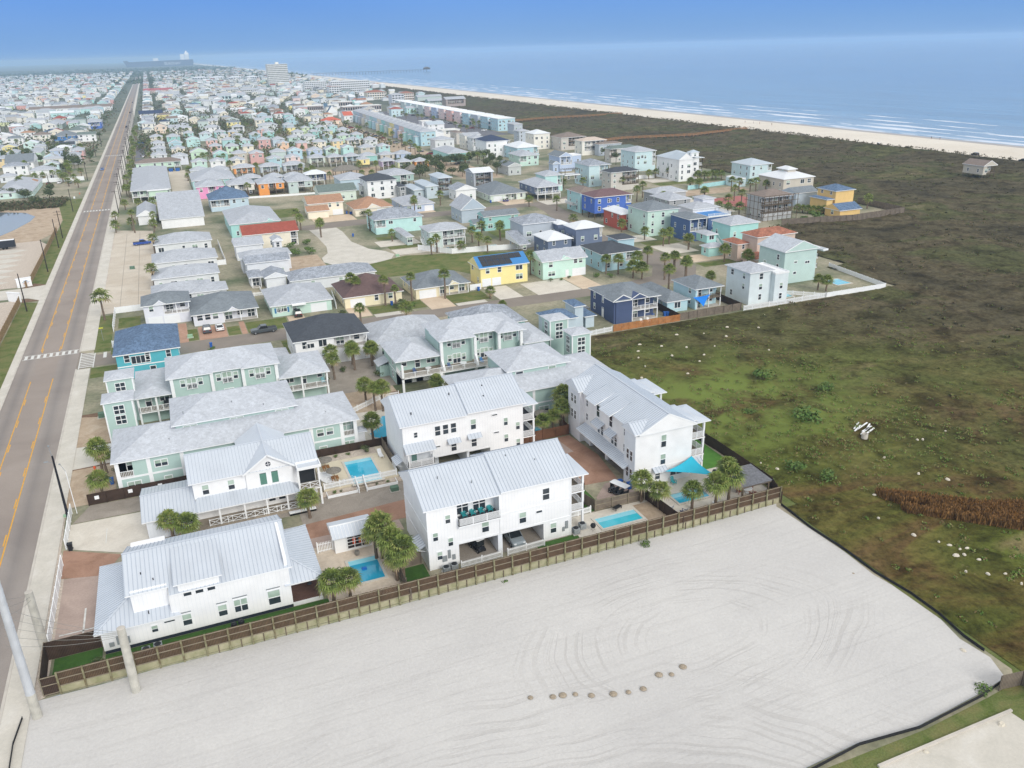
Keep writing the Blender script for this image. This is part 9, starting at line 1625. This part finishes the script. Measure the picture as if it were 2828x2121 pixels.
# ---- mid-distance houses from the table
for h_ in HOUSES: house(*h_)
house('lone tan gabled house on stilts out in the dunes near the beach',[(337.5,270,346,281.5,1.9,5.6,'gy',.5,'TN2','tb',.5)],[('bal','S',.3,1.0,[2.4]),('pil',)])
for label,v in [('pale grey low hip-roofed house peeking behind the rear left green block, left one',(-1.6,160.2,10.2,171.5,0,3.0,'hip',.42,'PGR','g',.5)),('pale grey low hip-roofed house peeking behind the rear left green block, right one',(10.6,160.4,17.4,170.0,0,3.0,'hip',.42,'PGR','g',.5)),('low pale grey house with wide hip roof left of the rear right green block',(34.2,162.0,52.0,176.5,0,3.4,'hip',.42,'PGR','g',.5)),('grey-roofed teal-gabled house between green block and side street',(55.0,164.0,70.0,178.0,0,3.0,'hip',.42,'TL','gs',.5))]: house(label,[v],[])
# ---- cottages of the dense grid: own labels from colour, roof and row
CN=dict(W='white',GW='pale grey',LLW='lilac-white',CW='cream-white',MI='mint',PG='pale green',AQ='aqua',AQ2='light aqua',TQ='turquoise',TL='teal',LB='light blue',AB='sky blue',AB2='sea blue',AB3='pale aqua',AB5='bright sky-blue',PE='periwinkle',PB='ice blue',NV='navy',GB='grey-blue',TP2='khaki',TNL='sandy',CR='cream',YL='yellow',YO='golden yellow',YG='olive yellow',LM='lime',LG='fresh green',OR='orange',OR2='peach',SA='salmon',SAP='blush pink',SAR='brick pink',GG='sage grey',PU='purple')
seen={}
for c in sorted(COTTAGES,key=lambda c:c[1]):
 x0,y0,x1,y1,z0,h,rt,w_,rf,b=c; row=int((y0-400)//55)+1; nm=CN[w_]
 d='piled' if z0 else ('gabled' if rt=='gy' else 'hip-roofed'); k=f'{nm} {d} {"balcony " if b else ""}cottage'
 seen.setdefault((k,row),[]).append(c)
for (k,row),L_ in seen.items():
 L_.sort(key=lambda c:c[0])
 for i,c in enumerate(L_):
  x0,y0,x1,y1,z0,h,rt,w_,rf,b=c; q=k+f' in the {ordn(row)} cottage row'+('' if len(L_)==1 else (', leftmost of its colour' if i==0 else ', rightmost of its colour' if i==len(L_)-1 else f', {ordn(i+1)} of its colour'))
  q='small '+q if x1-x0<8.2 else q
  f=[('bal','S',.1,.9,[max(z0,.1)+.05])] if z0 and b else ([('bal','S',.1,.9,[.1,2.6])] if b else ([('gab','S',.5,3.4)] if hash_(q)%3==0 else []))
  if z0: f.append(('pil',))
  house(q,[(x0,y0,x1,y1,z0,h,rt,.42,w_,rf,.4)],f,'cottage','cottage','pastel cottages of the dense grid')
# ---- pastel terrace beside the palms, and the flat-roofed terrace near the dunes
TC=['AB','AQ','AQ2','SAP','PE','YL','GG','TQ','CR','AB5','AQ','PB','TNL','GB','LB','AB3']
for k,w_ in enumerate(TC):
 y=560+k*16.2; x=163+k*.7; t=house(f'{CN.get(w_,w_)} terrace unit with roof deck, {ordn(k+1)} from the near end of the pastel terrace',[(x,y,x+11.5,y+15.2,0,9.2,'hip',.3,w_,'g',.5)],[('win','S',.3,.9,.9,7.6)],'terraced house','terraced_house','units of the pastel terrace')
 wallbox(t,[(x-2.4,y+4,0,x+.5,y+9,6.0)],wall(w_),'bay'); wallbox(t,[(x+11.1,y+.6,0,x+17,y+14.6,7.6)],wall('W'),'deck_wing'); r=MB(); rail(r,(x+11.3,y+.7),(x+16.9,y+.7),7.6,'v'); rail(r,(x+16.9,y+.7),(x+16.9,y+14.5),7.6,'h'); r.build('roof_deck_railing',[TRIM],t); roofp(t,(x-2.8,y+3.6,x+.4,y+9.4),6.0,'hip',.3,roofm('g'),0,wall(w_),'bay_roof')
FC=['AB','AB','GB','AB','SAP','SA','SAP','PE','SAP','GG','GG','AB3','GG','GG']
for k,w_ in enumerate(FC):
 y=628+k*23.5; x=246+k*.3; t=house(f'{CN.get(w_,w_)} three-storey flat-roofed unit, {ordn(k+1)} from the near end of the dune-side terrace',[(x,y,x+15,y+17,0,9.0,'flat',.1,w_,'W',.3)],[('win','S',.3,1.0,1.2,6.6),('win','S',.7,1.0,1.2,6.6)],'terraced house','terraced_house','units of the dune-side terrace')
 wallbox(t,[(x+3,y+17,0,x+14.6,y+23.2,8.4)],wall(w_),'link_wall');
 for zf in (3,6): balcony(t,x+.6,y+17,x+3,y+22.8,zf,'WN','h')
# ---- thatched pavilion, boardwalk, pier, ship
t=thing('thatched_pavilion','large thatched pavilion among the piled cottages','pavilion',(88.5,447,0)); m=MB(); roof_part(t,81.5,443,95.5,451,2.8,'hip',.6,THATCH).build('roof',[THATCH]*5,t); posts(t,[(x,y) for x in (82.2,86.5,90.8,94.8) for y in (443.6,450.4)],0,2.8,.14,PILE)
t=thing('thatched_pavilion','smaller pale thatched hut beside the orange balcony cottage','pavilion',(120,431,0)); roof_part(t,116.5,428,123.5,434,2.6,'hip',.8,mat('thatch_pale',lin('b3a791'),.95,s=6,amt=.3)).build('roof',[THATCH]*5,t); posts(t,[(117,428.5),(123,428.5),(117,433.5),(123,433.5)],0,2.6,.12,PILE)
BW=mat('boardwalk_wood',lin('a67c55'),.9,s=.6,amt=.25)
def bwalk(label,P,z=1.3,w=2.2):
 t=thing('boardwalk',label,'boardwalk',(*P[0],0)); m=MB(); r=MB(); p=MB()
 for a,b in zip(P,P[1:]):
  m.bar((*a,z),(*b,z),w,.15); d=Vector((b[0]-a[0],b[1]-a[1],0)); L=d.length; d/=L; n=Vector((-d.y,d.x,0))*w/2
  for s_ in (-1,1): r.bar(Vector((*a,z+1.0))+n*s_,Vector((*b,z+1.0))+n*s_,.1,.12); r.bar(Vector((*a,z+.55))+n*s_,Vector((*b,z+.55))+n*s_,.06,.1)
  for k in range(int(L/4)+1):
   for s_ in (-1,1): c=Vector((*a,0))+d*(k*4)+n*s_; p.box(c.x-.12,c.y-.12,0,c.x+.12,c.y+.12,z+1.05)
 m.build('deck',[BW],t); r.build('railing',[BW],t); p.build('piling',[BW],t)
bwalk('long orange-brown timber boardwalk crossing the dunes to the beach',[(262,503),(291,512),(340,502),(388,515),(399,519)]); bwalk('second timber boardwalk farther along the dunes',[(265,690),(320,705),(372,700),(400,706)])
t=thing('pier','long faint fishing pier reaching into the sea in the distance','pier',(455,2600,0)); m=MB(); m.box(440,2597,6,800,2601,6.6); m.build('deck',[PILE],t); p=MB(); [p.box(448+k*9,2598,-.2,448.8+k*9,2600,6) for k in range(39)]; p.build('piling',[PILE],t); MB().box(782,2592,6.6,800,2606,10).prism([(780,10),(802,10),(791,14)],'y',2590,2608).build('pier_house',[PILE],t)
HULL=mat('tanker_hull',lin('4a4f66'),.6,s=.02); t=thing('tanker_ship','huge dark tanker with white superstructure on the horizon behind the town','ship',(300,7300,0));
def sx_(px): return None
xL,xR,Y=-1030+0,0,7300
hx0,hx1=(520-1414)/2290,(678-1414)/2290
def wx(px,Y): # world x of a horizon pixel column at distance Y
 a=math.atan((px-1414)/2290/1.0*1/math.cos(pitch)); return Y*math.tan(a+yaw)
xa,xb=wx(512,Y),wx(678,Y); h0=44
m=MB(); m.prism([(xa+20,0),(xb-6,0),(xb,h0*.55),(xb,h0),(xa+40,h0*.8),(xa+30,h0),(xa,h0)],'y',Y-25,Y+25); m.build('hull',[HULL],t)
u=(xb-xa)/166.; m=MB(); m.box(xa+136*u,Y-18,h0*.9,xa+146*u,Y+18,h0+38).box(xa+147*u,Y-18,h0*.9,xa+157*u,Y+18,h0+48).box(xa+70*u,Y-10,h0*.8,xa+83*u,Y+10,h0+14).box(xa+150*u,Y-8,h0+48,xa+153*u,Y+8,h0+60); m.build('superstructure',[TRIM],t)
text('EURONAV',20*1.25,TRIM,t,(xa+115*u-300,-26,h0*.42),(R(90),0,0),'hull_lettering',ext=.3)
# ---- people and posts on the beach
def person(x,y,rz,shirt,label,z=.12):
 t=thing('person',label,'person',(x,y,z),rz); sk=mat('skin',lin('b98a6d'),.7); m=MB()
 for s_ in (-1,1): m.tube((s_*.1,.05*s_,0),(s_*.1,0,.45),.05,.07,7); m.tube((s_*.1,0,.45),(s_*.09,0,.88),.07,.09,7); m.tube((s_*.2,0,1.4),(s_*.27,.03,1.1),.05,.04,6); m.tube((s_*.27,.03,1.1),(s_*.26,.1,.85),.04,.03,6)
 m.lathe([(.13,.85),(.15,1.0),(.14,1.15),(.19,1.38),(.1,1.48),(.05,1.5),(.05,1.56),(.09,1.6),(.105,1.68),(.09,1.78),(.03,1.82)],n=10); m.build('body',[sk],t,world=False)
 c=MB(); c.lathe([(.16,.9),(.165,1.15),(.21,1.4),(.09,1.49)],n=10); c.build('shirt',[shirt],t,world=False); c=MB(); c.lathe([(.17,.62),(.16,.92)],n=10); c.build('shorts',[mat('shorts_dark',lin('3a4254'),.8)],t,world=False); c=MB(); c.lathe([(.112,1.70),(.1,1.79),(.03,1.84)],n=8); c.build('hair',[mat('hair_brown',lin('3f3027'),.8)],t,world=False)
SH=[mat('shirt_'+c,lin(c),.8) for c in ('33415e','c9cdd2','8f3f3f','2d2f36')]
for k,(x,y) in enumerate([(432.5,566),(432.9,556),(433.4,549),(434.5,536)]): person(x,y,k*.7,SH[k],f'person in {["navy","pale","red","dark"][k]} top walking on the open beach, {ordn(k+1)} of four from the left')
person(449,400,0,SH[3],'person in dark clothes standing near the waterline, left one'); person(449.5,394,1,SH[0],'person in navy clothes standing near the waterline, right one')
pm=MB(); [pm.box(404.6-.04,y-.04,.1,404.6+.04,y+.04,1.3) for y in range(250,1100,7)];
for k,y in enumerate(range(250,940,7)):
 o=MB().box(-.05,-.05,0,.05,.05,1.1).build('beach_post',[PILE]); o.location=(404.9,y,.1); tag(o,'thin wooden post in the row along the top of the beach','post','posts along the top of the beach')
# ---- the far town: the largest-showing houses one by one, the rest as one mass
rf_=random.Random(77); occ=[(v[0],v[1],v[2],v[3]) for h_ in HOUSES for v in h_[1]]+[(c[0],c[1],c[2],c[3]) for c in COTTAGES]
def free(x0,y0,x1,y1,pad=2): return all(x1+pad<a or x0-pad>c or y1+pad<b or y0-pad>d for a,b,c,d in occ)
FAR=[]; FARW=['W']*14+['GW']*12+['CW']*10+['CR']*5+['AB3']*5+['PGR']*6+['PM','AQ2','AQ','LB','PB','MI','SAP','TNL','SA','YL','PEA','GG','TP','GB','AB','TQ2','SAR']; FARR=['g']*12+['gs']*4+['m']*3+['w']*4+['tb']*3+['d','tc','b','or','dg','rr']
ylist=[]
y=330
while y<4300:
 step=21+y*.008; x=-41-14
 while x>-.62*y-60 and x>-1500:
  w=rf_.uniform(8,14); FAR.append((x-w,y+rf_.uniform(-3,3),x,rf_.uniform(8,12))); x-=w+rf_.uniform(6,17)*(1+y/4000)
  if rf_.random()<.10: x-=rf_.uniform(8,25)
 x=-12; lim=330 if y>1120 else (150 if y<820 else 240)
 if y>790:
  while x<lim+ (60 if y>1500 else 0):
   w=rf_.uniform(8,14); FAR.append((x,y+rf_.uniform(-3,3),x+w,rf_.uniform(8,12))); x+=w+rf_.uniform(6,17)*(1+y/4000)
   if rf_.random()<.10: x+=rf_.uniform(8,25)
 y+=step
FARC={}; ind=[]; rest=[]
for (x0,y0,x1,d) in FAR:
 if y0<450 and x1>-105: continue
 if 418<y0<600 and x1>-75 and y0<520: continue
 if not free(x0,y0,x1,y0+d): continue
 h=rf_.choice([3,4.6,5,5.2,5.6,7]); e=(x0,y0,x1,y0+d,0,h,rf_.choice(['hip','hip','hip','gx','gy']),.36,rf_.choice(FARW),rf_.choice(FARR),.4)
 (ind if y0<1080 or len(ind)<0 else rest).append(e)
def inview(x,y):
 v=Vector((x,y,-58)); d=v.dot(fw);
 return d>0 and abs(v.dot(r2))/d<.66
ind=[e for e in ind if inview(e[0],e[1])]; rest=[e for e in rest if inview(e[0],e[1])]
ind.sort(key=lambda e:e[1]); rest=ind[170:]+rest; ind=ind[:170]
CNX=dict(CN); CNX.update(PM='pale mint',PEA='apricot',TP='taupe',TQ2='bright turquoise'); RN=dict(g='grey',gs='speckled grey',m='dark grey',w='white',tb='brown',d='charcoal',tc='terracotta',b='slate-blue',dg='green-grey',rr='red'); RN['or']='tan'
cnt2={}
for e in ind:
 side='west' if e[0]<-30 else 'east'; key=(e[8],e[9],side); cnt2.setdefault(key,[]).append(e)
for (w_,r_,side),L_ in cnt2.items():
 for i,e in enumerate(L_):
  q=f'{CNX.get(w_,w_)} far house with {RN[r_]} {"hip" if e[6]=="hip" else "gable"} roof {side} of the road'+('' if len(L_)==1 else f', {ordn(i+1)} such')
  house(q,[e],[],'house','house','far houses of the town',far=True)
sw=MB(); sr=MB(); wk=sorted(set(e[8] for e in rest)); rk=sorted(set(e[9] for e in rest))
fm=MB(); mats_=[wall(k) for k in wk]+[roofm(k) for k in rk]+[TRIM]
for e in rest:
 x0,y0,x1,y1,z0,h,rt,p,w_,r_,oh=e; wi=wk.index(w_); ri=len(wk)+rk.index(r_); fm.box(x0+oh,y0+oh,0,x1-oh,y1-oh,h,wi); mm=roof_part(None,x0,y0,x1,y1,h,rt,p,None); b0=len(fm.v); fm.v+=mm.v; fm.f+=[tuple(b0+i for i in f) for f in mm.f]; fm.m+=[{0:ri,1:len(mats_)-1,2:len(mats_)-1,3:wi,4:ri}[q] for q in mm.m]
tag(fm.build('distant_houses',mats_),'the mass of small pastel and white houses of the town far in the haze','houses',kind='stuff')
tr=[]
for _ in range(9500):
 y=430+ (rf_.random()**1.3)*3900; x=rf_.uniform(-.62*y-60,-42) if rf_.random()<.6 else rf_.uniform(-15,340 if y>1100 else 150)
 if not inview(x,y) or (y<560 and x>-90) or (x>-15 and y<800 and not free(x-1,y-1,x+1,y+1,1.0)) or (x>-15 and y<480): continue
 if not free(x-1,y-1,x+1,y+1,.5): continue
 tr.append((x,y,0,rf_.uniform(2.4,4.6)*(1+y/4500)))
clumps('distant_trees','dark green tree tops between the houses of the far town','trees',tr,BD+BBR[:1],.9,20,1.5)
w2=[]
for _ in range(5200):
 y=2400+rf_.random()*3600; x=rf_.uniform(-.62*y,430)
 if inview(x,y): w2.append((x,y,0,rf_.uniform(6,14)))
clumps('far_tree_belt','hazy dark belt of trees beyond the town','trees',w2,BD,3.2,9,.7)
pk=[]
while len(pk)<78:
 x=rf_.uniform(-8,142); y=rf_.uniform(405,800)
 if free(x-1.3,y-1.3,x+1.3,y+1.3,.6) and not(2<x<11 and y<525): pk.append((x,y))
pk.sort(key=lambda p:p[1])
for k,(x,y) in enumerate(pk): palm(x,y,rf_.uniform(2.8,5.5),rf_.uniform(.8,1.15),'s',f'fan palm between the pastel cottages of the dense grid','palms among the pastel cottages')
for k in range(26): palm(rf_.uniform(-19.5,-15),430+k*16,rf_.uniform(3.5,5.5),1,'w','fan palm on the right verge behind the utility poles','palms behind the utility poles')
for k in range(22): x=rf_.uniform(-110,-44); y=rf_.uniform(470,760); palm(x,y,rf_.uniform(3.5,6),1,'w','fan palm among the houses west of the road','palms west of the road')
# ---- haze
hz=MB().box(-9500,-430,-3,14200,16100,76); o=hz.build('haze',[]); hm_=bpy.data.materials.new('haze_air'); hm_.use_nodes=True; nt=hm_.node_tree; nt.nodes.clear(); ou=nt.nodes.new('ShaderNodeOutputMaterial'); vo=nt.nodes.new('ShaderNodeVolumePrincipled'); vo.inputs['Density'].default_value=HAZE_D=.00015; vo.inputs['Color'].default_value=(.52,.74,1.0,1); vo.inputs['Anisotropy'].default_value=.0
nt.links.new(vo.outputs[0],ou.inputs['Volume']); o.data.materials.append(hm_); tag(o,kind='stuff'); o['label']='pale blue sea haze thickening towards the horizon'
S.cycles.volume_bounces=1; S.cycles.max_bounces=6; S.cycles.diffuse_bounces=3; S.cycles.glossy_bounces=2; S.cycles.transparent_max_bounces=8
print('objects',len(bpy.data.objects),'palms',PALMN)
